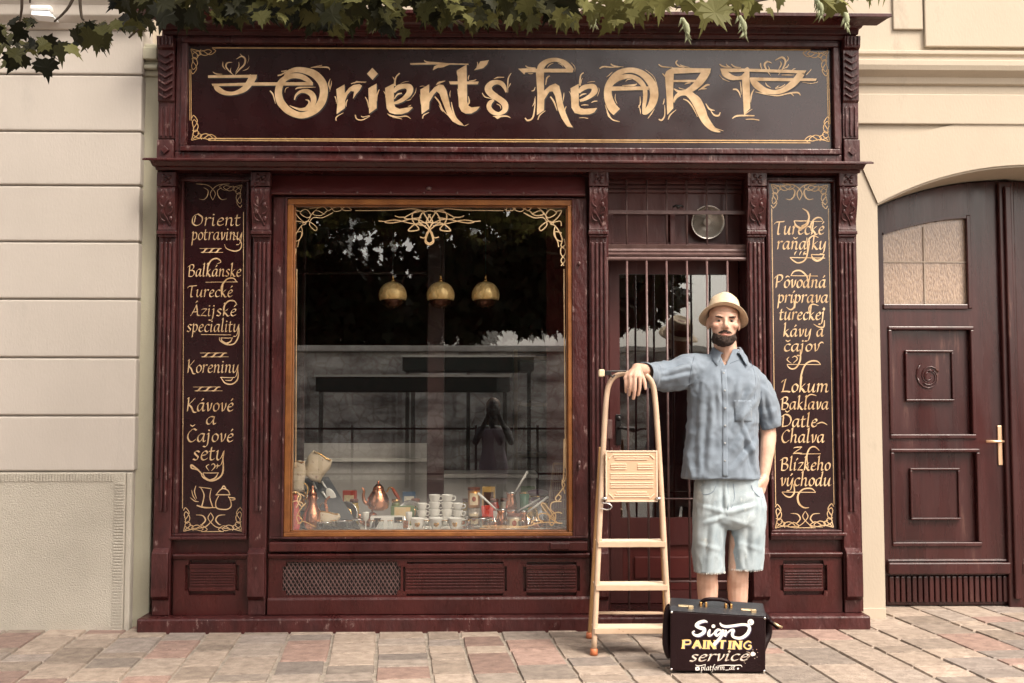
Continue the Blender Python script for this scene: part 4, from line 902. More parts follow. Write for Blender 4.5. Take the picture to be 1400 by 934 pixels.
p.ribbon([(274.5,666.5,1.4),(279,677,1.2),(276,692,1.8)],6); p.ribbon([(289,668,.6),(287,680,1.2),(291,694,1.6)],6); line(p,272,666,288,668,1); p.ribbon([(269,691,1.5),(280,694,2),(295,694,1)],5); p.ribbon([(268,664,.5),(266,672,1.4),(269,682,.5)],5); p.ribbon([(262,670,.4),(264,678,1.2),(268,684,.4)],5); p.ribbon([(260,680,.5),(266,685,1.3),(272,686,.4)],4)
p.ribbon([(296,676,1),(301,670,1.3),(306,668,1.5),(312,671,1.3),(314,676,.8)],6); line(p,295,676.5,315,676.5,1.3); p.ribbon([(299,678,1),(295,687,1.4),(297,695,1.6),(310,696.5,1.4),(316,692,1.5),(315,684,1.2),(312,678,.8)],6); p.ribbon([(312,680,1.2),(320,681,1.8),(321,683,1.4),(315,684,.6)],5); p.ribbon([(303,668,1),(306,664.5,1.8),(309,668,1)],4)
crest(p,288,717,1.0); knot(p,251,726.5,1,-1,.95,.95); knot(p,331,726.5,-1,-1,.95,.95); crest_top(p,291,252,.95,.75)
knot(p,331,253,-1,1,.9,.5)
line(p,251.5,290,249.6,695,.9); line(p,333,290,332.5,695,.9); line(p,275,726.8,306,726.8,1.0)
p.build('lettering', M['gold'], pL)
tR, pR, p = board('black menu board with gold lettering right of the doorway, headed Turecké raňajky', 1053.5,1141,250,724,(1049.5,1150,243,738))
for a in (('Turecké',1059,1126.5,320.5,11,2.5),('raňajky',1062,1129,340.8,10.5,2.5),('Pôvodná',1060,1129,393.3,10.5,2.6),('príprava',1063,1132,413.8,10.2,2.5),('tureckej',1065.5,1127,437.2,10.2,2.5),('kávy a',1070.5,1126,460,10,2.4),('čajov',1071.5,1120,480.2,9.8,2.4),
          ('Lokum',1068.5,1132.5,536,11,2.7),('Baklava',1067.5,1132.5,559.7,10.2,2.4),('Ďatle',1068,1117,583.6,10.5,2.5),('Chalva',1067.5,1127,605,10.6,2.5),('z',1083.5,1096,620.2,8.8,2.6),('Blízkeho',1067,1135,643,10.4,2.4),('východu',1066.5,1136,664.2,10.6,2.5)): text(p,*a)
p.ribbon([(1097,285,.6),(1104,290,2.2),(1106,298,2.4),(1102,306,2),(1096,309,1.4)],6); cupbowl(p,1096,302,10.5,1.6); p.ribbon([(1109,316,1),(1109,306,2),(1115,298.5,2),(1122,298,1.6),(1125,302,.8)],6); line(p,1108,303,1124,302.8,.9)
p.ribbon([(1103,325,1),(1104,345,2),(1100,356,2),(1091,359.5,1.8),(1084,356,1.6),(1080,352,.8)],6); line(p,1080,352.2,1128,353,1.1); cupbowl(p,1118,348,9,1.6); p.ribbon([(1107,335,1),(1106,327,1.8),(1112,322.5,1.6),(1119,325,.8)],5)
for x in (1086,1093,1098): p.ribbon([(x,349,.4),(x+1,346,1.3),(x+3,343.5,.4)],4)
p.ribbon([(1104,386,1),(1103,378,2),(1095,370.5,2),(1086,371,1.8),(1081,377,.8)],6); line(p,1081,377,1118,377.5,1)
p.ribbon([(1085,409,1),(1086,419,2),(1081,423.5,1.8),(1075,420,.7)],5); p.ribbon([(1107,430,.8),(1106,421,1.8),(1111,416,1.8),(1119,418,.8)],5); p.ribbon([(1127,438,1),(1126,447,2),(1119,447,1.6),(1112,443,.7)],5)
p.quad([(1126.5,420),(1128.3,422.6),(1126.5,425.2),(1124.7,422.6)]); p.ribbon([(1118,472,.6),(1123,468,1.8),(1126,469.5,.5)],4)
p.ribbon([(1094,478,1),(1094,492,2.2),(1089,502,2),(1083,504.5,1.8),(1078,502,1.4),(1076,498.3,.7)],6); line(p,1076,498.3,1122,498.6,.9); p.ribbon([(1094,534,1),(1095,515,2.2),(1100,500,2),(1108,494,2),(1117,494,1.8),(1122,498.5,.7)],6)
for q in ([(1082,497,.4),(1076,492,1.3),(1079,488,.7)],[(1084,497,.4),(1090,491,1.5),(1087,487,1.2),(1083,489,.5)]): p.ribbon(q,5)
p.ribbon([(1102,556,.8),(1102,545,1.6),(1108,539.5,1.6),(1116,541,.8)],5); p.ribbon([(1116,580,.6),(1124,577.5,1.8),(1131,581,.5)],4); line(p,1094,620.8,1122,620.4,.9); p.ribbon([(1105,640,.8),(1103,624,2),(1107,613,1.8),(1114,611,1.8),(1120,616,.8)],6)
p.ribbon([(1085,662,1),(1086,673,2),(1081,679.5,1.8),(1074,678,1.6),(1069,673,.8)],6); line(p,1069,672.8,1115,673.2,1); p.ribbon([(1115,673,.6),(1109,668,1.8),(1098,669,1.8),(1091,677,2.4),(1092,688,2.6),(1099,694,1.8),(1106,694,.6)],6)
crest(p,1101,715,1.0); knot(p,1060,722,1,-1,.95,1.25); knot(p,1139.5,721,-1,-1,.95,1.25); crest_top(p,1093,252,.95,1.4); knot(p,1054.5,252,1,1,.95,1.2); knot(p,1131.5,253,-1,1,.95,1.2)
line(p,1055,285,1060.5,690,1.0); line(p,1132.5,285,1140.2,690,1.0); line(p,1085,721.6,1115,721.6,1.1)
p.build('lettering', M['gold'], pR)

# ================================================================== gold ornament painted on the shop window
p = Paint(0,0,0,.002); P2 = lambda q, w_=1.5: p.ribbon([(x,y,w_) for x,y in q],7)
def mir(q, c, w_=1.5):
    P2(q,w_); P2([(2*c-x,y) for x,y in q],w_)
S_ = .3212     # crop (380,240)
Cx = 380+645*S_
def Z_(*q): return [(380+x*S_,240+y*S_) for x,y in q]
mir(Z_((645,290),(630,275),(645,235),(668,215),(690,195),(675,160),(645,150),(640,150)),Cx,1.6)
mir(Z_((645,200),(680,150),(715,160),(715,195),(690,230),(735,235),(700,205),(640,200)),Cx,1.6); mir(Z_((650,210),(690,190),(740,185),(750,180),(715,160),(665,150)),Cx,1.4)
mir(Z_((660,215),(720,205),(790,190),(835,198),(800,202),(720,185),(680,180)),Cx,1.4); mir(Z_((835,196),(862,194)),Cx,1.2); mir(Z_((750,178),(775,178),(792,172)),Cx,1.4); mir(Z_((655,240),(665,265),(685,262)),Cx,1.4)
mir(Z_((645,296),(662,285),(660,262),(645,225),(632,200),(640,180),(650,165)),Cx,1.7); mir(Z_((680,150),(720,142),(800,148),(960,150)),Cx,1.2)
line(p,496,282.5,693,282.5,1.0)
def corner(sx, c, w_):
    f_ = lambda *q: [(c+sx*(x-1208)*S_, 240+y*S_) for x,y in q]
    for q in (((970,150),(1000,148),(1020,130),(1050,142),(1065,150),(1085,135),(1110,140),(1130,165),(1095,170),(1070,150)),((965,148),(990,132),(1015,150),(1040,152),(1060,132),(1100,136),(1145,140)),
              ((1080,165),(1120,150),(1150,180),(1185,160),(1160,145),(1140,170),(1160,200),(1190,180),(1207,150),(1180,155)),((1045,158),(1090,180),(1130,180),(1145,210),(1120,235),(1115,220),(1150,195),(1175,205)),
              ((1208,245),(1180,240),(1185,270),(1208,280),(1205,255),(1180,215),(1160,205),(1200,195),(1206,215)),((1195,305),(1190,280),(1175,250),(1180,215)),((1218,385),(1205,360),(1222,335),(1222,315),(1205,300),(1210,280)),((1205,385),(1222,360),(1205,335),(1205,310),(1222,295),(1218,270))):
        P2(f_(*q), w_)
corner(1, 380+1208*S_, 1.5); corner(-1, 403, .95)
line(p,774.2,368,776.5,640,1.3); line(p,771,368,773,640,1.3); line(p,403,368,400.5,640,.9); line(p,406,368,404.5,640,.9)
k_ = .15        # crop (590,600)
f_ = lambda *q: [(590+x*k_,600+y*k_) for x,y in q]
for q in (((1208,0),(1205,340),(1190,380),(1215,420),(1190,460),(1160,500),(1130,540),(1150,570),(1180,530),(1150,505)),((1228,0),(1225,340),(1190,400),(1205,460),(1215,500)),((1185,570),(1100,580),(1085,640),(1130,690),(1120,760),(1090,790),(1075,740),(1100,690),(1150,670),(1190,680)),
          ((1130,740),(1060,680),(1000,600),(1030,590),(1090,670),(1120,720)),((1000,760),(970,710),(1000,680),(1060,690),(1080,720),(1160,770)),((905,770),(940,740),(1010,750),(960,770),(920,765)),((820,800),(900,790),(960,770),(1060,760),(1190,770))): P2(f_(*q),1.5)
P2(f_((460,795),(660,795),(820,800)),1.0); P2(f_((440,815),(660,812),(880,812)),1.0)
f2 = lambda *q: [(380+(1400-x)*0+x*.1571,600+y*.1571) for x,y in q]
for q in (((120,470),(160,460),(200,500),(180,560),(160,600)),((110,560),(160,540),(220,570),(180,640),(165,690),(190,740),(210,700),(170,660)),((230,500),(190,480),(170,540),(210,590),(240,560)),((170,740),(230,720),(330,770))): P2(f2(*q),1.2)
p.build('gold_ornament', M['gold'], wf)
# ================================================================== inside the window
zsh = gi[2]-.004
M['lining'] = mat('pale_display_cloth', (.80,.74,.66), .8, var=.15, vscale=12, bump=.2, bscale=30)
M['wood_in'] = mat('red_brown_inner_wood', (.035,.007,.006), .45, base2=(.02,.004,.004), vscale=6)
ds = thing('display_shelf', 'pale covered display shelf along the bottom of the shop window', 'shelf', (0,.3,0))
m = MB(); m.box(gi[0]-.05,gi[1]+.05,.062,.62,zsh-.04,zsh); m.build('shelf_board', M['lining'], ds, bevel=.004)
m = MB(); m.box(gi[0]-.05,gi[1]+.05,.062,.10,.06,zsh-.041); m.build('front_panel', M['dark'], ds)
IY = .95
def ibox(m, a, b, Y0, Y1): 
    q = rect(a[0],a[1],b[0],b[1],Y0); m.box(q[0],q[1],Y0,Y1,q[2],q[3]); return q
inf = MB(); ibox(inf,(584,300),(607,760),.64,.70); ibox(inf,(411,290),(416,760),.66,.69); ibox(inf,(400,371.5),(583.5,374.5),.66,.69); ibox(inf,(392,270),(412,760),.70,.74)
inf.build('inner_frame', M['wood_in'], sf, bevel=.003)
cab = thing('counter', 'pale grey shop counter with a raised ledge behind the left half of the window', 'counter', (at(500,700,IY).x,IY,.04))
m = MB(); q = rect(413,632,600,760,IY); m.box(q[0],q[1],IY,IY+.4,.041,q[3]); m.build('front', M['offwhite'], cab, bevel=.004)
m = MB(); ibox(m,(413,606),(600,626.5),IY+.05,IY+.07); m.build('back_panel', M['offwhite'], cab, bevel=.003)
m = MB(); ibox(m,(408,627),(602,631.5),IY-.04,IY+.4); m.build('worktop', mat('light_worktop', (.6,.57,.52), .3), cab, bevel=.003)
cab2 = thing('cabinet', 'low pale cabinet behind the right half of the window', 'cabinet', (at(680,700,IY).x,IY,.04))
m = MB(); q = rect(604,654,733,760,IY); m.box(q[0],q[1],IY,IY+.4,.041,q[3]); m.build('body', M['offwhite'], cab2, bevel=.004)
m = MB(); ibox(m,(602,648),(735,653.5),IY-.03,IY+.42); m.build('top', M['offwhite'], cab2, bevel=.003)
shf = thing('shelf_unit', 'dim brown wooden shelf unit deep inside the shop at right', 'shelves', (at(735,600,2.4).x,2.4,.04))
q = rect(708,540,772,760,2.4); M['shelfwood'] = mat('ochre_shelf_wood', (.32,.17,.06), .5)
for zz in (.045,.45,.85,1.25,1.62): m = MB(); m.box(q[0],q[1],2.4,2.75,zz,zz+.03); m.build('shelf', M['shelfwood'], shf, bevel=.002)
m = MB(); m.box(q[0]-.03,q[0]-.001,2.4,2.75,.04,1.7); m.box(q[1]+.001,q[1]+.03,2.4,2.75,.04,1.7); m.build('side', mat('ochre_side_wood', (.36,.19,.07), .5), shf)
# pendant lamps
M['goldleaf'] = mat('gold_leaf_shade', (1.0,.74,.36), .28, metal=.3, base2=(.92,.58,.22), vscale=30, detail=8, rvar=.1, bump=.35, bscale=60)
PY_ = .45
def pendant():
    t = thing('pendant_lamp', 'x', 'lamp', (0,0,0), 'gold globe lamps hanging in the shop window')
    r = .086; m = MB(); m.lathe([(r*math.sin(a),r*math.cos(a)) for a in [R(4)+R(106)*i/16 for i in range(17)]]+[(r*.9*math.sin(R(110)),r*math.cos(R(109)))],(0,0,0),32); m.build('shade', M['goldleaf'], t, True, local=True)
    m = MB(); m.lathe([(r*.90*math.sin(a),r*.97*math.cos(a)) for a in [R(111)+R(65)*i/10 for i in range(11)]],(0,0,0),28); m.build('lower_bowl', mat('dark_copper_bowl', (.10,.035,.02), .25, metal=.6), t, True, local=True)
    m = MB(); m.tube([(0,0,r*.98),(0,0,r+.012)],.012,10); m.tube([(0,0,r+.012),(0,0,r+.045)],[.009,.005],10); m.build('cap', M['brass'], t, True, local=True)
    m = MB(); m.tube([(0,0,r+.045),(0,0,1.2)],.0022,6); m.build('cord', M['black'], t, local=True)
    return t
pl = pendant(); pl.location = at(537,404,PY_); pl['label'] = 'leftmost of the three gold globe lamps hanging in the shop window'
dup(pl, at(602.5,404,PY_), 0, 'middle one of the three gold globe lamps hanging in the shop window')
dup(pl, at(664,404,PY_), 0, 'rightmost of the three gold globe lamps hanging in the shop window')

# ---- goods on the shelf (sizes in photo pixels through k metres per pixel)
K = 6.45/1500
def sx(px, Y): return at(px,715,Y).x
def pot_prof(r, h): return [(r*.62,0),(r*.9,h*.10),(r,h*.3),(r*.93,h*.55),(r*.62,h*.8),(r*.5,h*.88),(r*.54,h*.92)]
M['red_wood'] = mat('red_lacquered_wood', (.32,.055,.02), .25)
def teapot(name, label, px, Y, r, h, z0, handle=True, spout=-1, group=None):
    t = thing(name, label, 'teapot', (sx(px,Y),Y,z0), group); o = Vector(t.location)
    m = MB(); m.lathe(pot_prof(r,h),o,28); m.build('body', M['copper'], t, True)
    m = MB(); m.lathe([(r*.52,h*.92),(r*.45,h*1.02),(r*.2,h*1.14),(r*.08,h*1.17)],o,20); m.ball(o+Vector((0,0,h*1.24)),r*.12,10,8); m.build('lid', M['copper'], t, True)
    s = spout; c = cat([(s*r*.8,0,h*.25),(s*r*1.2,0,h*.35),(s*r*1.35,0,h*.62),(s*r*1.3,0,h*.86),(s*r*1.5,0,h*.98)],5)
    m = MB(); m.tube([o+Vector(p) for p in c],[r*.2*(1-.6*i/(len(c)-1)) for i in range(len(c))],10); m.build('spout', M['copper'], t, True)
    if handle:
        m = MB(); a = o+Vector((-s*r*.75,0,h*.78)); b_ = o+Vector((-s*r*1.25,-.01,h*.98)); m.tube(cat([a,(a+b_)/2+Vector((0,0,.015)),b_],4),r*.07,8); m.build('handle_arm', M['brass'], t, True)
        e = o+Vector((-s*r*1.95,-.02,h*.45)); m = MB(); m.tube([b_,(b_+e)/2,e],[r*.11,r*.17,r*.12],10); m.build('handle', M['red_wood'], t, True)
    return t
teapot('teapot','squat lower copper teapot standing under the larger copper teapot',509,.30,.056,.075,zsh,False)
teapot('teapot','large copper teapot with red wooden handle stacked on a squat copper pot',517,.30,.066,.135,zsh+.098,True)
t = thing('ewer','slender pink copper ewer beside the red bottle at the left end of the window','ewer',(sx(427,.15),.15,zsh)); o = Vector(t.location)
m = MB(); m.lathe([(.03,0),(.045,.012),(.056,.06),(.05,.10),(.03,.135),(.024,.16),(.03,.185),(.026,.20)],o,24); m.build('body', M['copper'], t, True)
m = MB(); m.lathe([(.028,.201),(.02,.22),(.006,.235),(.009,.245),(.002,.255)],o,18); m.build('lid', M['copper'], t, True)
m = MB(); c = cat([(.05,0,.06),(.085,0,.10),(.075,0,.16),(.10,0,.19)],5); m.tube([o+Vector(p) for p in c],[.011*(1-.5*i/len(c)) for i in range(len(c))],8); m.build('spout', M['copper'], t, True)
m = MB(); m.tube(cat([o+Vector((-.03,0,.18)),o+Vector((-.075,0,.15)),o+Vector((-.08,0,.08)),o+Vector((-.048,0,.05))],5),.005,8); m.build('handle', M['brass'], t, True)
t = thing('bottle','tall glossy red bottle in the lower left corner of the window','bottle',(sx(403,.12),.12,zsh)); o = Vector(t.location)
m = MB(); m.lathe([(.026,0),(.03,.02),(.028,.10),(.02,.14),(.018,.19),(.022,.20)],o,20); m.build('body', mat('red_glazed_glass', (.55,.03,.045), .2, base2=(.65,.2,.16), vscale=30), t, True)
m = MB(); m.lathe([(.012,.2005),(.014,.22),(.0,.23)],o,14); m.build('stopper', M['brass'], t, True)
# two printed paper packs
def pack(label, px0, px1, py0, py1, Y, rot, motif):
    x0,x1,z0,z1 = rect(px0,py0,px1,py1,Y); w_, h = x1-x0, z1-z0
    t = thing('gift_pack', label, 'pack', ((x0+x1)/2,Y,z0), None, 0); o = Vector(t.location)
    bmx = Matrix.Rotation(rot,3,'Y')
    m = MB(); n = 9; V = []; F = []
    for side in (-1,1):
        for i in range(n):
            for j in range(n):
                u, v = i/(n-1)-.5, j/(n-1); th_ = .03*(1-(2*u)**2)**.5*(1-.75*v**2)+.003
                V.append(o+bmx @ Vector((u*w_*(1-.1*math.sin(v*7)), side*th_+.006*noise.noise((u*5,v*6,side*3+px0)), v*h+.01*noise.noise((u*4,px0,v)))))
    for s in (0,1):
        for i in range(n-1):
            for j in range(n-1): F.append((s*n*n+i*n+j,s*n*n+(i+1)*n+j,s*n*n+(i+1)*n+j+1,s*n*n+i*n+j+1))
    for k in range(n-1):
        for a,b_ in ((k,k+1),(n*(n-1)+k,n*(n-1)+k+1),(k*n,(k+1)*n),(k*n+n-1,(k+1)*n+n-1)): F.append((a,b_,n*n+b_,n*n+a))
    m.add(V,F); m.build('paper_bag', mat('printed_paper'+motif, (.66,.56,.44), .6, base2=(.60,.46,.30), vscale=9, wear=(.22,.10,.09), wscale=34, wthr=.58), t, True)
    m = MB(); m.tube(cat([o+bmx @ Vector((u*w_,-.012,v*h)) for u,v in ((-.4,.95),(-.1,.99),(.2,.95),(.42,.97))],4),.005,6); m.build('tie', M['brass'], t, True)
pack('upright patterned cream paper pack in the left corner of the window',397,417,630,672,.20,0,'_a')
pack('slanting patterned cream paper pack on top of the cutlery board',409,440,618,654,.26,R(28),'_b')
# cutlery board leaning back
t = thing('cutlery_board','dark grey board with rows of pale spoon handles and an oval dish','display board',(sx(450,.25),.25,zsh)); 
B = [at(412,722,.16),at(492,722,.16),at(449,652,.36),at(409,655,.36)]
m = MB(); n_ = (B[1]-B[0]).cross(B[3]-B[0]).normalized(); n_ = n_ if n_.y < 0 else -n_
m.hexa([p for p in B],[p-n_*.012 for p in B]); m.build('board', mat('slate_grey_felt', (.075,.08,.088), .8), t)
def onB(u, v): return (B[0]*(1-u)+B[1]*u)*(1-v)+(B[3]*(1-u)+B[2]*u)*v+n_*.004
for (u,v) in ((.15,.9),(.42,.9),(.7,.9),(.15,.7),(.38,.7),(.6,.7)):
    m = MB(); a = onB(u,v); b_ = onB(u+.05,v-.13); m.tube([a,(a*2+b_)/3,b_],[.009,.007,.004],8); m.build('spoon', M['white'], t, True)
m = MB(); c = onB(.78,.62); m.ball(c,(.026,.006,.05),16,8,Matrix.Rotation(R(-28),3,'Y')); m.build('oval_dish', M['white'], t, True)
for (u,v) in ((.25,.42),(.5,.42),(.2,.2),(.42,.2),(.62,.22)):
    c = onB(u,v)+n_*.006; m = MB(); m.tube([c+Vector((.016*math.cos(a),-.002,.016*math.sin(a))) for a in [R(-60)+R(270)*i/10 for i in range(11)]],.004,6)
    m.build('ring_handle', M['silver'], t, True)
# coils of hose
t = thing('hose','coiled pale hose hanging behind the ewer at the left of the window','hose',(sx(412,.2),.2,zsh)); o = Vector(t.location)
m = MB(); m.tube([o+Vector((.012*math.sin(a*.7)+(.028+.006*math.sin(a*1.3))*math.cos(a),.01*math.sin(a*2),.09+.012*a*.5+.05*math.sin(a))) for a in [i*.35 for i in range(62)]],.005,6); m.build('coil', M['brass'], t, True)
# glass dishes
def dish(name, label, px, Y, r, h, group=None, wavy=0, mt=None):
    t = thing(name, label, 'glassware', (sx(px,Y),Y,zsh), group); o = Vector(t.location)
    m = MB(); m.lathe([(r*.4,.0),(r*.45,.004),(r*.8,h*.35),(r,h*.8),(r*1.03,h),(r*.97,h),(r*.74,h*.37),(r*.38,.01)],o,24); m.build('bowl', mt or M['clear'], t, True)
    m = MB(); m.lathe([(r*1.03,h-.003),(r*1.06,h),(r*1.03,h+.003)],o,24); m.build('rim', M['silver'], t, True)
    return t
dish('glass_bowl','small clear glass bowl left of the other crystal dishes in front of the cutlery board',446,.13,.036,.045)
dish('glass_bowl','clear crystal dish below the squat copper pot',468,.12,.042,.055)
dish('glass_bowl','silvery crystal dish right of the clear crystal dish below the copper pot',489,.16,.04,.06)
dish('glass_bowl','wide clear glass bowl in front of the two stacked tins',655,.14,.072,.068)
for lab, px in (('white stemmed glass left of the black and white box',500),('white stemmed glass right of the black and white box',559)):
    t = thing('stem_glass', lab, 'glass', (sx(px,.11),.11,zsh), 'white stemmed glasses in front of the boxes'); o = Vector(t.location)
    m = MB(); m.lathe([(.022,0),(.02,.004),(.004,.01),(.004,.05),(.016,.065),(.02,.10),(.018,.105)],o,18); m.build('glass', mat('opal_glass', (.75,.72,.66), .15), t, True)
m = MB()
t = thing('gift_box','white box with black stripes between two stemmed glasses','box',(sx(529,.17),.17,zsh)); o = Vector(t.location)
m.box(o.x-.095,o.x+.095,o.y-.03,o.y+.05,zsh,zsh+.075); m.build('box', M['white'], t, bevel=.004)
m = MB(); m.hexa([(o.x-.09,o.y-.0335,zsh+.01),(o.x-.06,o.y-.0335,zsh+.01),(o.x-.03,o.y-.0335,zsh+.066),(o.x-.07,o.y-.0335,zsh+.066)],[(o.x-.09,o.y-.031,zsh+.01),(o.x-.06,o.y-.031,zsh+.01),(o.x-.03,o.y-.031,zsh+.066),(o.x-.07,o.y-.031,zsh+.066)]); m.box(o.x+.045,o.x+.092,o.y-.0335,o.y-.031,zsh+.04,zsh+.072); m.build('stripe', M['black'], t)
t = thing('carton','yellow carton with green edges behind the black and white box','carton',(sx(550,.36),.36,zsh)); o = Vector(t.location)
m = MB(); m.box(o.x-.07,o.x+.07,o.y,o.y+.05,zsh,zsh+.115); m.build('carton_body', mat('green_carton', (.10,.17,.05), .5), t, bevel=.002)
m = MB(); m.box(o.x-.048,o.x+.048,o.y-.003,o.y-.0005,zsh+.01,zsh+.11); m.build('front_print', mat('ochre_print', (.62,.36,.10), .5, base2=(.7,.6,.4), vscale=12), t)
# coffee cups
def cup(label, loc, s, group, motif=False):
    t = thing('coffee_cup', label, 'cup', loc, group); o = Vector(loc)
    m = MB(); m.lathe([(.014*s,0),(.018*s,.002*s),(.026*s,.02*s),(.03*s,.042*s),(.031*s,.045*s),(.029*s,.045*s),(.024*s,.02*s),(.01*s,.006*s)],o,20); m.build('body', M['white'], t, True)
    m = MB(); m.tube(cat([o+Vector((.027*s,-.004,.036*s)),o+Vector((.042*s,-.006,.036*s)),o+Vector((.042*s,-.006,.018*s)),o+Vector((.024*s,-.004,.014*s))],4),.003*s,6); m.build('handle', M['white'], t, True)
    if motif:
        m = MB(); m.ball(o+Vector((0,-.0255*s,.022*s)),(.011*s,.003,.011*s),12,6); m.build('motif', M['brass'], t, True)
    return t
for i,(px,lab) in enumerate(((571,'left'),(597,'middle'),(622,'right'))):
    cup(lab+' white coffee cup with gold motif in the front row of cups', (sx(px,.12),.12,zsh+.004), 1.45, 'white coffee cups with gold motif in the front row', True)
for px, n, lab in ((577,3,'far left'),(594,4,'second'),(611,4,'third'),(626,3,'far right')):
    for k in range(n):
        cup('%s of the %s stack of white cups behind the front cups' % (['bottom cup','second cup from below','third cup from below','top cup'][k], lab), (sx(px,.33),.33+rnd.uniform(-.004,.004),zsh+.006+.043*k), 1.15 if px in (594,611) else 1.0, 'stacked white coffee cups behind the front row')
# tins
def tin(label, px, Y, r, h, z0, cap, body):
    t = thing('tin', label, 'tin', (sx(px,Y),Y,z0), 'coffee tins in the window'); o = Vector(t.location)
    m = MB(); m.lathe([(r,0),(r,h)],o,24); m.build('body', body, t, True)
    m = MB(); m.lathe([(r*1.03,h+.0005),(r*1.03,h+.014),(r*.95,h+.017),(.0,h+.018)],o,24); m.build('lid', cap, t)
    m = MB(); m.lathe([(r*.2,h*.45),(r*.2,h*.45)],o,4)
    m = MB(); V = [(o.x+(r+.0012)*math.sin(a),o.y-(r+.0012)*math.cos(a),o.z+h*zf) for a in [R(-40)+R(80)*i/8 for i in range(9)] for zf in (.18,.85)]
    m.add(V,[(2*i,2*i+2,2*i+3,2*i+1) for i in range(8)]); m.build('paper_label', mat('cream_label', (.72,.56,.36), .6), t)
    m = MB(); m.ball(o+Vector((0,-r-.0015,h*.52)),(r*.33,.0015,r*.42),12,6); m.build('portrait_mark', M['red_wood'], t, True)
M['bronze_tin'] = mat('bronze_tin', (.55,.26,.09), .3, metal=.7); M['grey_tin'] = mat('grey_tin', (.42,.36,.30), .35, metal=.5); M['brown_lid'] = mat('brown_lid', (.16,.05,.03), .4)
tin('lower grey tin with cream label under the bronze tin', 648,.34,.037,.088,zsh,M['grey_tin'],M['grey_tin'])
tin('upper bronze tin with cream label stacked on a grey tin', 648,.34,.037,.105,zsh+.107,M['brown_lid'],M['bronze_tin'])
tin('cream labelled jar tin with brown lid in front of the copper coffee pots', 703,.14,.042,.075,zsh,M['brown_lid'],M['grey_tin'])
# coffee pots with long handles
def cezve(label, px, Y, r, h, z0, hd):
    t = thing('coffee_pot', label, 'coffee pot', (sx(px,Y),Y,z0), 'long handled copper coffee pots'); o = Vector(t.location)
    m = MB(); m.lathe([(r*.85,0),(r,h*.06),(r*.95,h*.4),(r*.72,h*.72),(r*.7,h*.8),(r*.86,h),(r*.80,h),(r*.64,h*.78)],o,24); m.build('body', M['copper'], t, True)
    m = MB(); m.lathe([(r*.88,h-.004),(r*.9,h),(r*.88,h+.004)],o,24); m.build('rim', M['silver'], t, True)
    d = Vector(hd).normalized(); a = o+Vector((d.x*r*.8,0,h*.9)); m = MB(); m.tube([a,a+d*.06,a+d*.16],[.004,.006,.008],8); m.build('handle', M['white'] if h < .13 else M['brass'], t, True)
cezve('copper coffee pot at left of the group with its handle slanting up left',686,.20,.036,.11,zsh,(-1,-.1,.9))
cezve('copper coffee pot raised behind the brown lidded tin',699,.30,.036,.10,zsh+.10,(.55,.0,.9))
cezve('small copper coffee pot right of the brown lidded tin with handle slanting up right',716,.18,.026,.10,zsh,(1,-.1,.75))
cezve('low copper coffee pot under the raised pot',700,.31,.04,.095,zsh,(1,0,.55))
# wooden lattice frame, purple pouch, green cup, red box, spoons
t = thing('lattice_frame','ochre wooden lattice frame leaning at the right end of the window','wooden frame',(sx(760,.25),.25,zsh))
B = [at(747,722,.18),at(777,722,.14),at(777,634,.32),at(757,634,.34)]
def onL(u,v): return (B[0]*(1-u)+B[1]*u)*(1-v)+(B[3]*(1-u)+B[2]*u)*v
m = MB()
for a,b_ in (((0,0),(0,1)),((1,0),(1,1)),((0,0),(1,0)),((0,1),(1,1))): m.bar(onL(*a),onL(*b_),.012,.016)
m.build('frame', M['giltwood'], t, bevel=.001)
m = MB()
for k in range(1,7): m.bar(onL(0,k/7),onL(1,k/7),.006,.006)
for k in range(1,8): m.bar(onL(k/8,0),onL(k/8,1),.003,.003)
m.build('lattice', M['giltwood'], t)
t = thing('pouch','dark purple velvet pouch behind the coffee pot handles','pouch',(sx(735,.42),.42,zsh)); o = Vector(t.location)
m = MB(); m.ball(o+Vector((0,0,.10)),(.055,.03,.085),16,10); m.ball(o+Vector((0,0,.19)),(.07,.03,.022),16,8)
link('bag', remesh(m,.006,3), mat('purple_velvet', (.10,.01,.07), .6, var=.4, vscale=20, sheen=.5), t, True); m = MB(); m.tube([o+Vector((.04*math.cos(a),.024*math.sin(a),.168)) for a in [i*.4 for i in range(17)]],.005,6); m.build('cord', M['brass'], t, True)
t = thing('tumbler','green glass tumbler behind the small coffee pot','tumbler',(sx(717,.36),.36,zsh)); o = Vector(t.location)
m = MB(); m.lathe([(.024,0),(.03,.19),(.028,.19),(.022,.005)],o,18); m.build('body', mat('green_glaze', (.05,.20,.11), .2), t, True); m = MB(); m.lathe([(.031,.1905),(.032,.197),(.028,.197)],o,18); m.build('rim', M['brass'], t, True)
t = thing('packet','small red packet behind the left coffee pot','packet',(sx(667,.30),.30,zsh)); o = Vector(t.location)
m = MB(); m.hexa([(o.x-.03,o.y,zsh),(o.x+.035,o.y,zsh),(o.x+.03,o.y+.02,zsh+.125),(o.x-.04,o.y+.02,zsh+.12)],[(o.x-.03,o.y+.02,zsh),(o.x+.035,o.y+.02,zsh),(o.x+.03,o.y+.03,zsh+.125),(o.x-.04,o.y+.03,zsh+.12)]); m.build('wrap', mat('red_wrap', (.55,.04,.02), .4), t, bevel=.002)
m = MB(); m.box(o.x-.028,o.x+.03,o.y-.003,o.y-.0005,zsh+.012,zsh+.05); m.build('pale_band', M['white'], t)
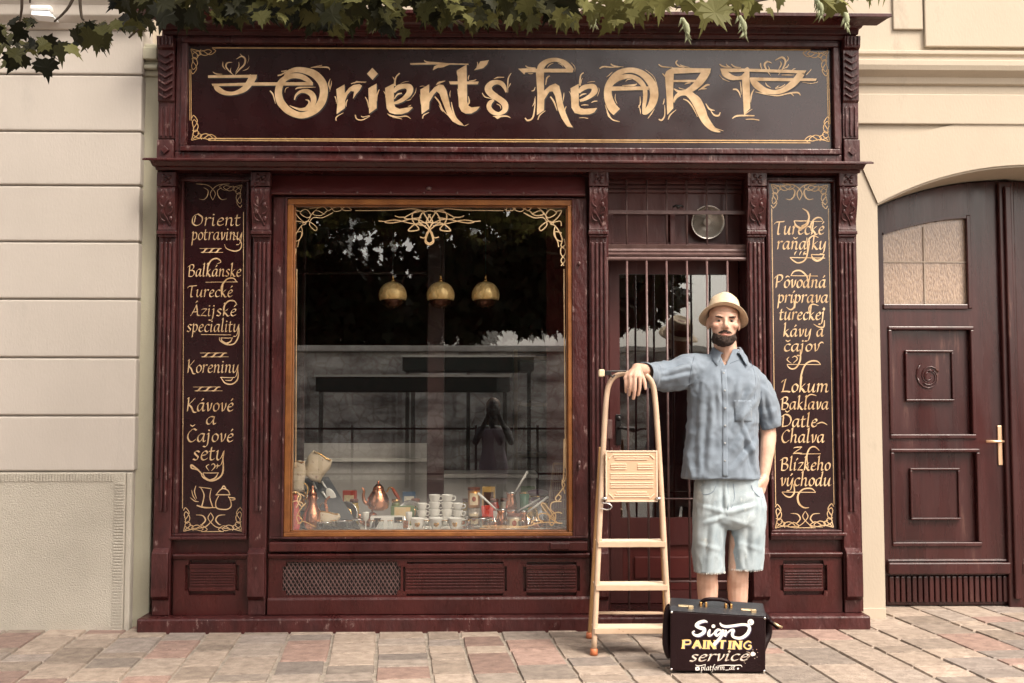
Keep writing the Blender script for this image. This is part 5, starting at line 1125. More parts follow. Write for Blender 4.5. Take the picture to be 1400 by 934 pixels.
for k,(px,a) in enumerate(((706,8),(722,-6),(738,14),(752,-10))):
    t = thing('spoon','white spoon lying at the front edge of the display, %s from the left' % ['first','second','third','fourth'][k],'spoon',(sx(px,.09),.09,zsh),'white spoons lying at the front edge of the display'); o = Vector(t.location)
    m = MB(); d = Vector((math.cos(R(a)),math.sin(R(a))*.6,0)); m.tube([o-d*.03+Vector((0,0,.006)),o+d*.045+Vector((0,0,.006))],[.004,.003],6); m.ball(o-d*.045+Vector((0,0,.006)),(.02,.012,.005),12,6); m.build('spoon_body', M['white'], t, True)

# a row of small tea glasses along the front edge, and little copper pots and trays behind
def tea_glass():
    t = thing('tea_glass','small clear tea glass on a saucer, in the row along the window edge','glass',(0,0,0),'tea glasses along the front edge of the window')
    m = MB(); m.lathe([(.013,.004),(.019,.012),(.014,.034),(.019,.056),(.0178,.056),(.0125,.034),(.0175,.012)],(0,0,0),16); m.build('glass', M['clear'], t, True, local=True)
    m = MB(); m.lathe([(.0,.0005),(.022,.001),(.032,.006),(.031,.008),(.0,.004)],(0,0,0),18); m.build('saucer', M['white'], t, True, local=True)
    m = MB(); m.lathe([(.0188,.055),(.0194,.0565),(.0188,.058)],(0,0,0),16); m.build('gold_rim', M['brass'], t, True, local=True)
    return t
tg0 = tea_glass(); first = True
for px in (437,456,478,509,521,534,547,584,609,640,672,691,714,726):
    l_ = Vector((sx(px,.10),.092+rnd.uniform(-.008,.012),zsh))
    if first: tg0.location = l_; first = False
    else: dup(tg0,l_,rnd.uniform(-1,1))
def mini():
    t = thing('sugar_pot','small lidded copper sugar pot among the goods in the shop window','pot',(0,0,0),'small lidded copper sugar pots in the window')
    m = MB(); m.lathe([(.016,0),(.026,.008),(.028,.026),(.022,.04),(.024,.043)],(0,0,0),18); m.build('body', M['copper'], t, True, local=True)
    m = MB(); m.lathe([(.023,.0435),(.018,.054),(.004,.06),(.006,.067),(.0,.071)],(0,0,0),16); m.build('lid', M['silver'], t, True, local=True)
    return t
mp0 = mini(); first = True
for px, yy in ((444,.22),(480,.24),(538,.26),(553,.22),(638,.2),(666,.22),(676,.13),(729,.2),(742,.24),(733,.14)):
    l_ = Vector((sx(px,yy),yy,zsh))
    if first: mp0.location = l_; first = False
    else: dup(mp0,l_,rnd.uniform(-1,1))
for px,yy,lab in ((472,.33,'round silver tray leaning at the left behind the crystal dishes'),(560,.40,'round silver tray leaning behind the yellow carton'),(727,.34,'round silver tray leaning behind the coffee pots')):
    t = thing('tray',lab,'tray',(sx(px,yy),yy,zsh)); o = Vector(t.location); ax_ = Matrix.Rotation(R(72),3,'X')
    m = MB(); m.lathe([(.0,.0),(.058,.0),(.07,.008),(.074,.008),(.066,-.004),(.0,-.004)],o+Vector((0,0,.074)),28,axis=ax_); m.build('dish', M['silver'], t, True)
    m = MB(); m.lathe([(.03,.0012),(.034,.003),(.038,.0012)],o+Vector((0,0,.074)),24,axis=ax_); m.build('engraved_ring', M['brass'], t, True)

def jar(px, yy, col, lab, h=.135, r=.030):
    t = thing('spice_jar', lab, 'jar', (sx(px,yy),yy,zsh), 'glass spice jars among the goods in the window'); o = Vector(t.location)
    m = MB(); m.lathe([(r*.9,0),(r,.006),(r,h*.8),(r*.8,h*.9),(r*.8,h)],o,18); m.build('filled_glass', mat('jar_fill_'+lab.split()[3], col, .25, base2=[c*.6 for c in col], vscale=90), t, True)
    m = MB(); m.lathe([(r*.88,h+.0005),(r*.9,h+.016),(r*.8,h+.02),(0,h+.021)],o,18); m.build('lid', M['brass'] if px % 2 else M['brown_lid'], t, True)
    m = MB(); V = [(o.x+(r+.001)*math.sin(a),o.y-(r+.001)*math.cos(a),o.z+h*zf) for a in [R(-50)+R(100)*i/6 for i in range(7)] for zf in (.2,.62)]; m.add(V,[(2*i,2*i+2,2*i+3,2*i+1) for i in range(6)]); m.build('paper_label', M['white'], t)
for px,yy,col,lab in ((462,.36,(.50,.10,.03),'glass jar of red spice left of the copper teapots'),(484,.40,(.60,.36,.05),'glass jar of yellow spice behind the silvery crystal dish'),(541,.40,(.16,.20,.05),'glass jar of green spice beside the yellow carton'),
    (568,.44,(.22,.09,.04),'glass jar of brown spice behind the leftmost cup stack'),(638,.42,(.62,.42,.12),'glass jar of amber spice left of the stacked tins'),(676,.42,(.45,.05,.03),'glass jar of crimson spice behind the left coffee pot'),
    (690,.46,(.66,.58,.45),'glass jar of cream spice behind the raised coffee pot'),(728,.46,(.30,.12,.05),'glass jar of russet spice under the purple pouch'),(746,.36,(.55,.30,.06),'glass jar of orange spice beside the lattice frame')): jar(px,yy,col,lab)
def tea_box(px, yy, w_, h, col, col2, lab, rz=0):
    t = thing('tea_box', lab, 'box', (sx(px,yy),yy,zsh), 'tea boxes at the back of the window display', rz); m = MB(); m.box(-w_/2,w_/2,-.02,.02,0,h); m.build('carton_body', mat('tea_carton_'+lab.split()[1], col, .5), t, local=True, bevel=.0015)
    m = MB(); m.box(-w_*.38,w_*.38,-.0225,-.0205,h*.12,h*.86); m.build('front_print', mat('tea_print_'+lab.split()[1], col2, .5, base2=[c*.5 for c in col2], vscale=45), t, local=True)
tea_box(440,.50,.09,.24,(.62,.50,.32),(.30,.10,.06),'upright beige tea box behind the cutlery board',.2); tea_box(478,.50,.08,.20,(.40,.06,.04),(.75,.6,.35),'upright red tea box left of the large copper teapot',-.15)
tea_box(559,.52,.08,.19,(.06,.10,.16),(.7,.62,.5),'upright navy tea box behind the yellow carton',.1); tea_box(668,.52,.08,.22,(.55,.33,.10),(.12,.05,.03),'upright ochre tea box behind the stacked tins',.0); tea_box(722,.54,.09,.22,(.10,.16,.07),(.72,.6,.4),'upright green tea box behind the green tumbler',-.1)
pack('small crumpled white paper pack at the left behind the red bottle',398,414,672,704,.30,R(-8),'_c')
pack('flat cream paper pack lying at the foot of the cutlery board',432,462,700,717,.15,R(10),'_d')
# ================================================================== far side of the street, mirrored in the window
WY = -13.2
M['ashlar'] = bpy.data.materials.new('rough_stone'); _x = M['ashlar']; _x.use_nodes = True; _t = _x.node_tree; _b = _t.nodes['Principled BSDF']; _b.inputs['Roughness'].default_value = .9
_tc = _t.nodes.new('ShaderNodeTexCoord'); _vo = _t.nodes.new('ShaderNodeTexVoronoi'); _vo.inputs['Scale'].default_value = 3.2; _no = _t.nodes.new('ShaderNodeTexNoise'); _no.inputs['Scale'].default_value = 2.6; _no.inputs['Detail'].default_value = 9; _mp = _t.nodes.new('ShaderNodeMapping'); _mp.inputs['Scale'].default_value = (.55,1,1.6); _t.links.new(_tc.outputs['Object'],_mp.inputs[0])
_ra = _t.nodes.new('ShaderNodeValToRGB'); _ra.color_ramp.elements[0].position = .34; _ra.color_ramp.elements[0].color = (.20,.185,.17,1); _ra.color_ramp.elements[1].position = .60; _ra.color_ramp.elements[1].color = (.92,.89,.84,1)
_bw = _t.nodes.new('ShaderNodeRGBToBW'); _mi = _t.nodes.new('ShaderNodeMixRGB'); _mi.blend_type = 'MULTIPLY'; _mi.inputs[0].default_value = .45
_ve = _t.nodes.new('ShaderNodeTexVoronoi'); _ve.feature = 'DISTANCE_TO_EDGE'; _ve.inputs['Scale'].default_value = 5.0; _rv = _t.nodes.new('ShaderNodeValToRGB'); _rv.color_ramp.elements[0].position = .02; _rv.color_ramp.elements[0].color = (.72,.70,.67,1); _rv.color_ramp.elements[1].position = .09
_m2 = _t.nodes.new('ShaderNodeMixRGB'); _m2.blend_type = 'MULTIPLY'; _m2.inputs[0].default_value = 1
for a_, b_ in ((_tc.outputs['Object'],_ve.inputs[0]),(_ve.outputs['Distance'],_rv.inputs[0]),(_rv.outputs[0],_m2.inputs[2]),(_mi.outputs[0],_m2.inputs[1])): _t.links.new(a_,b_)
for a_, b_ in ((_tc.outputs['Object'],_vo.inputs[0]),(_mp.outputs[0],_no.inputs[0]),(_no.outputs[0],_ra.inputs[0]),(_ra.outputs[0],_mi.inputs[1]),(_vo.outputs['Color'],_bw.inputs[0]),(_bw.outputs[0],_mi.inputs[2]),(_m2.outputs[0],_b.inputs['Base Color'])): _t.links.new(a_,b_)
sw = thing('stone_wall','long grey rubble stone wall across the street, mirrored in the shop window','wall',(0,WY,0))
m = MB(); m.box(-22,22,WY-.5,WY,-.05,2.25); m.build('masonry', M['ashlar'], sw, bevel=.02)
m = MB(); m.box(-22,22,WY-.58,WY+.08,2.251,2.36); m.build('coping', mat('pale_coping', (.80,.77,.71), .8, var=.55, vscale=2.5), sw, bevel=.02)
rl = thing('railing','thin black iron railing across the street, mirrored in the shop window','railing',(0,-9.6,0))
m = MB()
for zz in (.95,.30): m.bar((-5.5,-9.6,zz),(3.4,-9.6,zz),.03,.03)
m.build('rail', M['black'], rl)
for k in range(11):
    m = MB(); x = -5.5+.89*k; m.bar((x,-9.6,-.01),(x,-9.6,1.0),.035,.035); m.build('post', M['black'], rl)
M['awn'] = mat('dark_green_canvas', (.015,.022,.019), .6)
M['awnpale'] = mat('pale_highlight_edge', (.6,.58,.54), .7)  # bright highlight along the awning tops, put into the colour
for k,(xa,xb,zr,yy,lab) in enumerate(((-1.35,.75,2.06,-11.2,'higher dark green flat awning across the street, mirrored in the window'),(-2.6,.35,1.72,-10.4,'lower and longer dark green flat awning across the street, mirrored in the window'))):
    t = thing('awning',lab,'awning',((xa+xb)/2,yy,0),'dark flat awnings across the street')
    m = MB(); m.box(xa,xb,yy-1.0,yy,zr-.22,zr); m.build('canopy', M['awn'], t, bevel=.01)
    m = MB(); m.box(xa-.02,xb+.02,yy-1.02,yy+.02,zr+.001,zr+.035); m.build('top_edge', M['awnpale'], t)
    for x in (xa+.08,(xa+xb)/2,xb-.08):
        m = MB(); m.box(x-.03,x+.03,yy-.08,yy-.02,-.01,zr-.221); m.build('post', M['awn'], t)
# ================================================================== stepladder
PLm = M['pale']
FT, FB, BB = -.62, -.735, -.33           # depth of ladder top, front feet, back feet
ld = thing('stepladder', 'beige metal stepladder with three steps and a folded platform in front of the shop door', 'stepladder', (at(862,890,FB).x, FB, 0))
zt_l = at(865,512,FT).z
def fr(px, py):          # point on the leaning front frame plane
    z = at(px,py,-.68).z; t = z/zt_l; Y = FB+(FT-FB)*t; return at(px,py,Y)
c = cat([fr(812,889),fr(816,800),fr(821,690),fr(826,590),fr(829,545),fr(833,525),fr(842,514),fr(856,510.5),fr(872,510.5),fr(884,514),fr(892,525),fr(895.5,545),fr(899,590),fr(905,690),fr(911,800),fr(917,886)],4)
m = MB(); P_ = [Vector(p) for p in c]
# flat rounded rail section: 26 mm wide seen from the front, 40 mm deep
n_ = 10; V = []; F = []
for i,p in enumerate(P_):
    d = (P_[min(i+1,len(P_)-1)]-P_[max(i-1,0)]).normalized(); v = Vector((0,-1,0)); v = (v-d*v.dot(d)).normalized(); u = d.cross(v)
    for k in range(n_):
        a = 2*math.pi*(k+.5)/n_; ca, sa = math.cos(a), math.sin(a)
        V.append(p+u*.0135*math.copysign(abs(ca)**.6,ca)+v*.019*math.copysign(abs(sa)**.6,sa))
for i in range(len(P_)-1):
    for k in range(n_): F.append((i*n_+k,i*n_+(k+1)%n_,(i+1)*n_+(k+1)%n_,(i+1)*n_+k))
m.add(V,F+[tuple(range(n_)),tuple((len(P_)-1)*n_+k for k in range(n_))]); m.build('front_frame', PLm, ld, True)
BT = -.565
def bk(px, py, top=612, bot=868):
    t = (py-top)/(bot-top); Y = BT+(BB-BT)*t; return at(px,py,Y)
M['rear'] = None
for (xa,xb) in ((821,806),(901,910)):
    m = MB(); m.bar(bk(xa,612),bk(xb,867),.018,.03)
    m.build('rear_leg', bpy.data.materials.get('beige_rear_rail') or mat('beige_rear_rail', (.48,.27,.12), .42, base2=(.38,.21,.085), vscale=8), ld, bevel=.004)
for ya in (745,838): m = MB(); a,b_ = bk(813 if ya < 800 else 808,ya),bk(905 if ya < 800 else 908,ya); m.bar(a,b_,.012,.025); m.build('rear_brace', PLm, ld, bevel=.002)
for (ya,yb,xa,xb) in ((731,748,817,909),(790,807,814,912),(849,866,812,913)):
    f0 = fr(xa,yb-4); f1 = fr(xb,yb-4); m = MB(); w2 = .085; zt2 = f0.z+.012
    yb_ = f0.y
    m.box(f0.x,f1.x,yb_-.028,yb_-.0225,f0.z-.013,f0.z+.0145); m.box(f0.x-.004,f1.x+.004,yb_-.022,yb_+.10,f0.z+.010,f0.z+.014); m.box(f0.x,f1.x,yb_+.09,yb_+.098,f0.z-.012,f0.z+.0095)
    st = m.build('step', PLm, ld, bevel=.003)
    m = MB()
    for k in range(9): m.box(f0.x+.012,f1.x-.012,yb_-.012+.0115*k,yb_-.007+.0115*k,f0.z+.0143,f0.z+.0165)
    m.build('tread', mat('pale_tread', (.66,.55,.42), .6) if 'pale_tread' not in bpy.data.materials else bpy.data.materials['pale_tread'], st, bevel=.0008)
# folded platform hanging between the rails
a = fr(828.5,617); b_ = fr(897.5,684); py_ = a.y-.03; x0,x1,z0,z1 = rect(828.5,617,897.5,685,py_)
def slp(z): return py_-.012*(z1-z)/(z1-z0)
m = MB(); m.box(x0,x1,py_-.012,py_+.012,z0,z1)
pf = m.build('platform', mat('tan_plastic_platform', (.60,.41,.27), .5, base2=(.54,.35,.22), vscale=6), ld, bevel=.006, seg=3)
m = MB(); W_, H_ = x1-x0, z1-z0
def rib(u0,u1,v): m.box(x0+W_*u0,x0+W_*u1,py_-.0165,py_-.0122,z0+H_*v-.0032,z0+H_*v+.0032)
for v in (.93,.885,.84): rib(.12+.06*(.93-v)/.09,.88-.06*(.93-v)/.09,v)
for v in (.74,.695,.65): rib(.09,.40,v); rib(.62,.93,v)
for v in (.55,.505,.46): rib(.08,.93,v)
for v in (.37,.325,.28): rib(.08,.93,v)
for v in (.18,.135,.09): rib(.14+.06*(v-.09)/.09,.86-.06*(v-.09)/.09,v)
for (u,v,s,q) in ((.05,.95,1,-1),(.95,.95,-1,-1),(.05,.05,1,1),(.95,.05,-1,1)): m.bar((x0+W_*(u+.1*s),py_-.0145,z0+H_*v),(x0+W_*u,py_-.0145,z0+H_*(v+.1*q)),.006,.004)
m.build('tread_rib', mat('pale_rib', (.72,.54,.38), .5), pf, bevel=.001)
m = MB(); framerect(m,(x0-.004,x1+.004,z0-.004,z1+.004),(x0+.004,x1-.004,z0+.004,z1-.004),py_-.0155,py_-.0125); m.build('rim', mat('pale_rim', (.70,.54,.40), .5), pf, bevel=.002)
for px in (826,899): p = fr(px,681); m = MB(); m.tube([p+Vector((-.012,-.03,0)),p+Vector((.012,-.03,0))],.008,10); m.build('pivot', M['silver'], ld, True)
m = MB(); p = fr(822,687); m.tube(cat([p+Vector((0,-.03,0)),p+Vector((.035,-.035,-.004)),p+Vector((.05,-.035,-.02)),p+Vector((.03,-.035,-.033)),p+Vector((-.005,-.03,-.028))],4),.0035,8)
m.build('hook', M['silver'], ld, True)
m = MB(); c = at(822,511,-.66); m.box(c.x-.014,c.x+.016,-.68,-.64,c.z-.016,c.z+.022); m.build('clamp_cap', M['cream_plastic'], ld, bevel=.006)
m = MB(); m.box(c.x+.018,c.x+.05,-.675,-.645,c.z-.008,c.z+.014); m.tube([(c.x+.03,-.66,c.z+.012),(c.x+.13,-.65,c.z+.014)],.005,8); m.tube([(c.x+.048,-.66,c.z-.008),(c.x+.06,-.66,c.z-.018),(c.x+.07,-.65,c.z-.006)],.005,8); m.build('clamp', M['black'], ld, bevel=.003)
for (p,q) in ((fr(812,889),0),(fr(917,886),0),(bk(806,867),0),(bk(910,867),0)):
    m = MB(); m.lathe([(.014,.0005),(.02,.002),(.018,.03),(.014,.034)],(p.x,p.y,0),12,1,1.25); m.build('foot_cap', mat('orange_foot', (.55,.17,.07), .5) if 'orange_foot' not in bpy.data.materials else bpy.data.materials['orange_foot'], ld, True)

# ================================================================== painter's case
BGY = -1.13
cs = thing('painter_case', 'black leather case painted with Sign PAINTING service standing on the pavement', 'case', (at(982,918,BGY).x,BGY,0))
M['leather'] = mat('black_leather', (.009,.0025,.003), .4, base2=(.013,.005,.006), vscale=8, bump=.25, bscale=220, wear=(.06,.05,.05), wscale=50, wthr=.69, rvar=.1, spec=.15)
fl, fr_, bl_, br = at(917,836,BGY), at(1046.5,843,BGY), at(916,917,BGY), at(1045,922.5,BGY)
fl.z -= .0; dep = .17
zc = [p.z for p in (fl,fr_,bl_,br)]
BL = Vector((bl_.x,BGY,.012)); BRr = Vector((br.x,BGY-.02,.006)); TL = Vector((fl.x,BGY+.012,fl.z)); TR = Vector((fr_.x,BGY-.008,fr_.z))
back = Vector((.030,dep,0))
m = MB(); m.hexa([BL,BRr,BRr+back,BL+back],[TL,TR,TR+back,TL+back]); body = m.build('body', M['leather'], cs, bevel=.006, seg=3)
up = Vector((0,.0,.034))
m = MB(); e = Vector((.004,-.004,0)); m.hexa([TL-Vector((.004,.004,-.001)),TR+Vector((.004,-.004,.001)),TR+back+Vector((.004,.004,.001)),TL+back+Vector((-.004,.004,.001))],
   [TL+up*.55+Vector((0,.03,0)),TR+up*.55+Vector((0,.03,0)),TR+back+up,TL+back+up])
m.build('lid', mat('scuffed_lid_leather', (.028,.03,.036), .33, base2=(.02,.02,.024), vscale=8, bump=.3, bscale=200, wear=(.2,.19,.2), wscale=40, wthr=.66), cs, bevel=.006, seg=3)
def onT(u, v, h=.0):   # point on the lid top
    a = (TL+up*.55+Vector((0,.03,0)))*(1-u)+(TR+up*.55+Vector((0,.03,0)))*u; b2 = (TL+back+up)*(1-u)+(TR+back+up)*u
    return a*(1-v)+b2*v+Vector((0,-.2*h,h))
m = MB(); hp_ = cat([onT(.33,.25,.004),onT(.35,.2,.024),onT(.40,.15,.036),onT(.49,.15,.039),onT(.58,.15,.036),onT(.63,.2,.024),onT(.65,.25,.004)],5)
m.tube(hp_,[.009]*len(hp_),8); hd = m.build('handle', M['leather'], cs, True)
for u in (.33,.385,.595,.65): m = MB(); p = onT(u,.2,.004); m.box(p.x-.005,p.x+.005,p.y-.012,p.y+.012,p.z-.006,p.z+.016); m.build('handle_ring', M['brass'], hd, bevel=.002)
M['latch'] = mat('worn_gilt_latch', (.72,.60,.40), .3, metal=.8, base2=(.5,.38,.22), vscale=50)
for u in (.17,.83):
    m = MB(); a = onT(u-.075,.02,.002); b_ = onT(u+.075,.02,.002); m.bar(a,b_,.014,.008,(0,-.5,1)); c = onT(u+.055,.0,.002); m.box(c.x-.012,c.x+.012,c.y-.012,c.y+.004,c.z-.012,c.z+.006)
    m.build('latch', M['latch'], cs, bevel=.002)
m = MB(); p = TL; m.tube(cat([BL+Vector((.014,.05,.05)),BL+Vector((-.004,.06,.10)),TL+Vector((-.006,.07,-.09)),TL+Vector((.000,.07,-.03)),TL+Vector((.018,.08,.0))],5),[.021]*21,10); m.tube(cat([BL+Vector((.022,.10,.05)),BL+Vector((.006,.11,.10)),TL+Vector((.004,.12,-.09)),TL+Vector((.012,.12,-.02)),TL+Vector((.026,.12,.0))],5),[.022]*21,10)
link('side_pocket', remesh(m,.006,6), M['leather'], cs, True)
m = MB(); m.tube(cat([BRr+Vector((-.01,.07,.06)),BRr+Vector((.02,.09,.12)),TR+Vector((.034,.10,-.10)),TR+Vector((.034,.10,-.035)),TR+Vector((-.002,.09,.0))],5),[.020]*21,10); m.tube(cat([TR+Vector((.03,.07,-.03)),TR+Vector((.058,.05,-.05)),TR+Vector((.07,.04,-.065))],4),[.012]*9,8)
link('side_pocket', remesh(m,.006,6), M['leather'], cs, True)
m = MB(); p = TR+Vector((.045,.035,-.035)); m.tube([p,p+Vector((.02,-.004,-.012)),p+Vector((.04,.0,-.02))],.006,8); m.build('strap_buckle', M['latch'], cs, True)
# painted words on the front, mapped on the tilted front face
class FacePaint(Paint):
    def __init__(s, base=.0008): super().__init__(BGY,0,0,base)
    def _p(s, x, y):
        u = (x-916.5)/(1045.8-916.5); v0 = 836+7*u; v1 = 917+5.5*u; v = (y-v0)/(v1-v0)
        p = (TL*(1-u)+TR*u)*(1-v)+(BL*(1-u)+BRr*u)*v; return p+Vector((0,-s.base-s.k*1.2e-5,0))
M['white_paint'] = mat('white_sign_paint', (.80,.76,.70), .45); M['yellow_paint'] = mat('yellow_sign_paint', (.75,.47,.15), .45, base2=(.8,.55,.25), vscale=60); M['tan_paint'] = mat('tan_outline_paint', (.42,.33,.26), .5); M['blue_paint'] = mat('blue_shade_paint', (.10,.09,.16), .5)
PWt, PYl, PTn, PBl = FacePaint(.0016), FacePaint(.0012), FacePaint(.0012), FacePaint(.0006)
def bagpt(q, dx_=0, dy_=0): return [(900+(x+dx_)*.1285, 810+(y+dy_)*.1285, w_*.1285) for x,y,w_ in q]
sign_ = [((520,318,10),(485,308,28),(430,325,34),(405,355,36),(440,378,36),(485,392,38),(478,430,36),(430,460,32),(385,455,24),(366,430,20),(385,410,12)),
  ((548,395,14),(535,430,30),(535,462,26),(565,455,14),(600,420,8)), ((665,405,14),(630,400,26),(603,430,30),(618,462,26),(650,440,20),(685,400,22)), ((690,398,24),(665,470,30),(620,530,32),(580,580,24),(590,540,12),(660,480,10),(700,440,8)),
  ((715,400,14),(712,440,30),(700,472,26)),((715,445,8),(760,408,20),(795,405,28),(782,445,30),(800,480,28),(870,490,32),(935,450,34),(962,390,32),(945,352,30),(890,342,26),(800,355,28),(720,365,28),(670,352,24),(652,325,12)),
]
for q in sign_:
    PBl.ribbon(bagpt(q,7,8)); PWt.ribbon(bagpt(q))
def disc(p, cx, cy, r, n=14):
    pts = [(900+(cx+r*math.cos(2*math.pi*i/n))*.1285,810+(cy+r*math.sin(2*math.pi*i/n))*.1285) for i in range(n)]; p.poly(pts)
disc(PWt,583,362,20); disc(PWt,975,316,34); PBl.base = .0022
PBl.ribbon(bagpt(((985,300,4),(965,305,6),(962,325,6),(985,335,4))))
BLK = {'P':[((0,0),(0,1)),((0,1),(.5,1),(.62,.78),(.5,.52),(0,.5))],'A':[((0,0),(.34,1)),((.34,1),(.7,0)),((.14,.35),(.56,.35))],'I':[((.1,0),(.1,1))],'N':[((0,0),(0,1)),((0,1),(.6,0)),((.6,0),(.6,1))],'T':[((.33,0),(.33,1)),((0,1),(.66,1))],'G':[((.62,.85),(.35,1),(.05,.7),(.05,.3),(.35,0),(.62,.12),(.62,.45),(.4,.45))]}
x = 268; adv_ = {'P':.82,'A':.84,'I':.42,'N':.84,'T':.86,'G':.86}
tot = sum(adv_[ch] for ch in 'PAINTING'); u_ = (1008-262)/tot
for ch in 'PAINTING':
    for q in BLK[ch]:
        pts = [(x+px*u_*.92+ (py-.5)*8, 595+(x-262)/746*18-py*84) for px,py in q]
        wd = 27 if abs(q[0][1]-q[-1][1]) > .6 else 15
        PBl.base = .0005; PBl.ribbon(bagpt([(a,b_,wd) for a,b_ in pts],8,8),5); PYl.ribbon(bagpt([(a,b_,wd) for a,b_ in pts]),5)
    if ch in 'PIN':
        for xx in ((0,.6) if ch == 'N' else ((0,) if ch == 'P' else (.1,))):
            for yy in (0,1): PYl.ribbon(bagpt([(x+xx*u_*.92-20+(yy-.5)*8,595+(x-262)/746*18-yy*84,9),(x+xx*u_*.92+20+(yy-.5)*8,595+(x-262)/746*18-yy*84,9)]),1)
    x += adv_[ch]*u_
text(PTn,'service',900+335*.1285,900+945*.1285,810+735*.1285,70*.1285,3.4,.35,25); text(PWt,'service',900+332*.1285,900+942*.1285,810+732*.1285,70*.1285,1.0,.35,25)
PTn.ribbon(bagpt(((930,640,4),(970,655,9),(965,690,9),(930,712,4))),6); PWt.poly([(900+a*.1285,810+b_*.1285) for a,b_ in ((985,645),(1005,640),(1030,660),(1025,680),(990,690),(978,670))])
for a,b_ in ((1000,620),(1040,615),(1050,650),(1020,715),(1045,700),(920,765),(910,750)): disc(PTn,a,b_,5,6)
text(PWt,'platform',900+455*.1285,900+705*.1285,810+832*.1285,34*.1285,1.05,.1,40); text(PWt,'at',900+755*.1285,900+815*.1285,810+832*.1285,32*.1285,1.05,.1,40)
PWt.ribbon(bagpt(((712,834,6),(748,834,6))),1); disc(PWt,845,822,11,10)
for q in (((395,772,3),(430,785,8),(500,770,4)),((620,790,3),(700,782,8),(800,786,8),(870,785,8),(888,805,4))): PWt.ribbon(bagpt(q),6)
PWt.spoly([(900+a*.1285,810+b_*.1285) for a,b_ in ((398,797),(435,797),(438,828),(400,830))]); PBl.base = .0022; disc(PBl,418,813,9,8)
PBl.build('letter_shade', M['blue_paint'], body); PTn.build('outline_lettering', M['tan_paint'], body); PYl.build('yellow_lettering', M['yellow_paint'], body); PWt.build('white_lettering', M['white_paint'], body)
for p in (TL+Vector((.006,-.003,-.006)),TR+Vector((-.006,-.003,-.006)),BL+Vector((.006,-.003,.008)),BRr+Vector((-.006,-.003,.008))):
    m = MB(); m.ball(p,(.006,.003,.006),8,6); m.build('rivet', M['silver'], cs, True)
# ================================================================== people
from mathutils.bvhtree import BVHTree
def loft(m, rings, n=28, p=2.4, steps=5):
    """closed tube through horizontal super-ellipse rings (cx,cy,cz,rx,ry)"""
    C = cat(rings, steps); V = []; F = []
    for (cx,cy,cz,rx,ry) in C:
        for k in range(n):
            t = 2*math.pi*k/n; c, s = math.cos(t), math.sin(t)
            V.append((cx+rx*math.copysign(abs(c)**(2/p),c), cy+ry*math.copysign(abs(s)**(2/p),s), cz))
    for i in range(len(C)-1):
        for k in range(n): F.append((i*n+k,i*n+(k+1)%n,(i+1)*n+(k+1)%n,(i+1)*n+k))
    F += [tuple(range(n)), tuple((len(C)-1)*n+k for k in range(n))]
    m.add(V,F)
def limb(m, pts, rad, n=14, steps=5):
    C = cat([tuple(p)+(r,) for p,r in zip(pts,rad)], steps)
    m.tube([c[:3] for c in C],[c[3] for c in C],n)
    m.ball(C[0][:3],C[0][3],12,8); m.ball(C[-1][:3],C[-1][3],12,8)
def mlist(*a): return list(a)
def head_parts(m, X, s, nose=1.0):
    """union pieces of a head in its own frame (eye level at the origin, facing -y); X maps to world"""
    def V3(x,y,z): return X @ Vector((x*s,y*s,z*s))
    rot = X.to_3x3().normalized()
    def ball(c, r, q=None): m.ball(V3(*c),tuple(k*s for k in r),20,14,rot @ q if q is not None else rot)
    ball((0,.014,.040),(.074,.094,.082)); ball((0,-.008,.012),(.071,.080,.075))
    rings = [(0,-.028,.045,.064,.060),(0,-.026,.015,.067,.062),(0,-.024,-.02,.065,.062),(0,-.026,-.055,.057,.058),(0,-.033,-.085,.045,.050),(0,-.043,-.107,.030,.037),(0,-.05,-.116,.018,.022)]
    t = MB(); loft(t, rings, 24, 2.2, 3); m.add([X @ (Vector(v)*s) for v in t.v], t.f)
    t = MB(); t.tube([(0,-.083,.012),(0,-.094,-.008),(0,-.105*nose,-.026),(0,-.104*nose,-.033)],[.008,.0095,.012,.011],10); t.ball((-.010,-.092,-.034),(.008,.010,.007),10,8); t.ball((.010,-.092,-.034),(.008,.010,.007),10,8); t.ball((0,-.104*nose,-.031),(.011,.010,.009),10,8)
    m.add([X @ (Vector(v)*s) for v in t.v], t.f)
    for q in (-1,1):
        ball((q*.030,-.081,.020),(.024,.010,.008)); ball((q*.045,-.062,-.022),(.022,.020,.018)); ball((q*.077,.012,-.006),(.008,.019,.032),Matrix.Rotation(q*R(-14),3,'Z'))
    ball((0,-.081,-.061),(.024,.010,.005)); ball((0,-.081,-.071),(.020,.010,.006)); ball((0,-.076,-.1),(.02,.016,.014))
def face_sculpt(me, X, s):
    Xi = X.inverted()
    for v in me.vertices:
        p = (Xi @ v.co)/s
        if p.y > -.03 or abs(p.x) > .09 or abs(p.z) > .13: continue
        d = 0
        for q in (-1,1):
            d += .0075*math.exp(-(((p.x-q*.031)/.017)**2+((p.z-.002)/.0095)**2))+.004*math.exp(-(((p.x-q*.017)/.008)**2+((p.z-.004)/.012)**2))
        d += .004*math.exp(-((p.x/.026)**2+((p.z+.0655)/.0022)**2))
        d += .003*math.exp(-((p.x/.02)**2+((p.z+.084)/.006)**2))
        v.co += (X.to_3x3().normalized() @ Vector((0,d*s,0)))
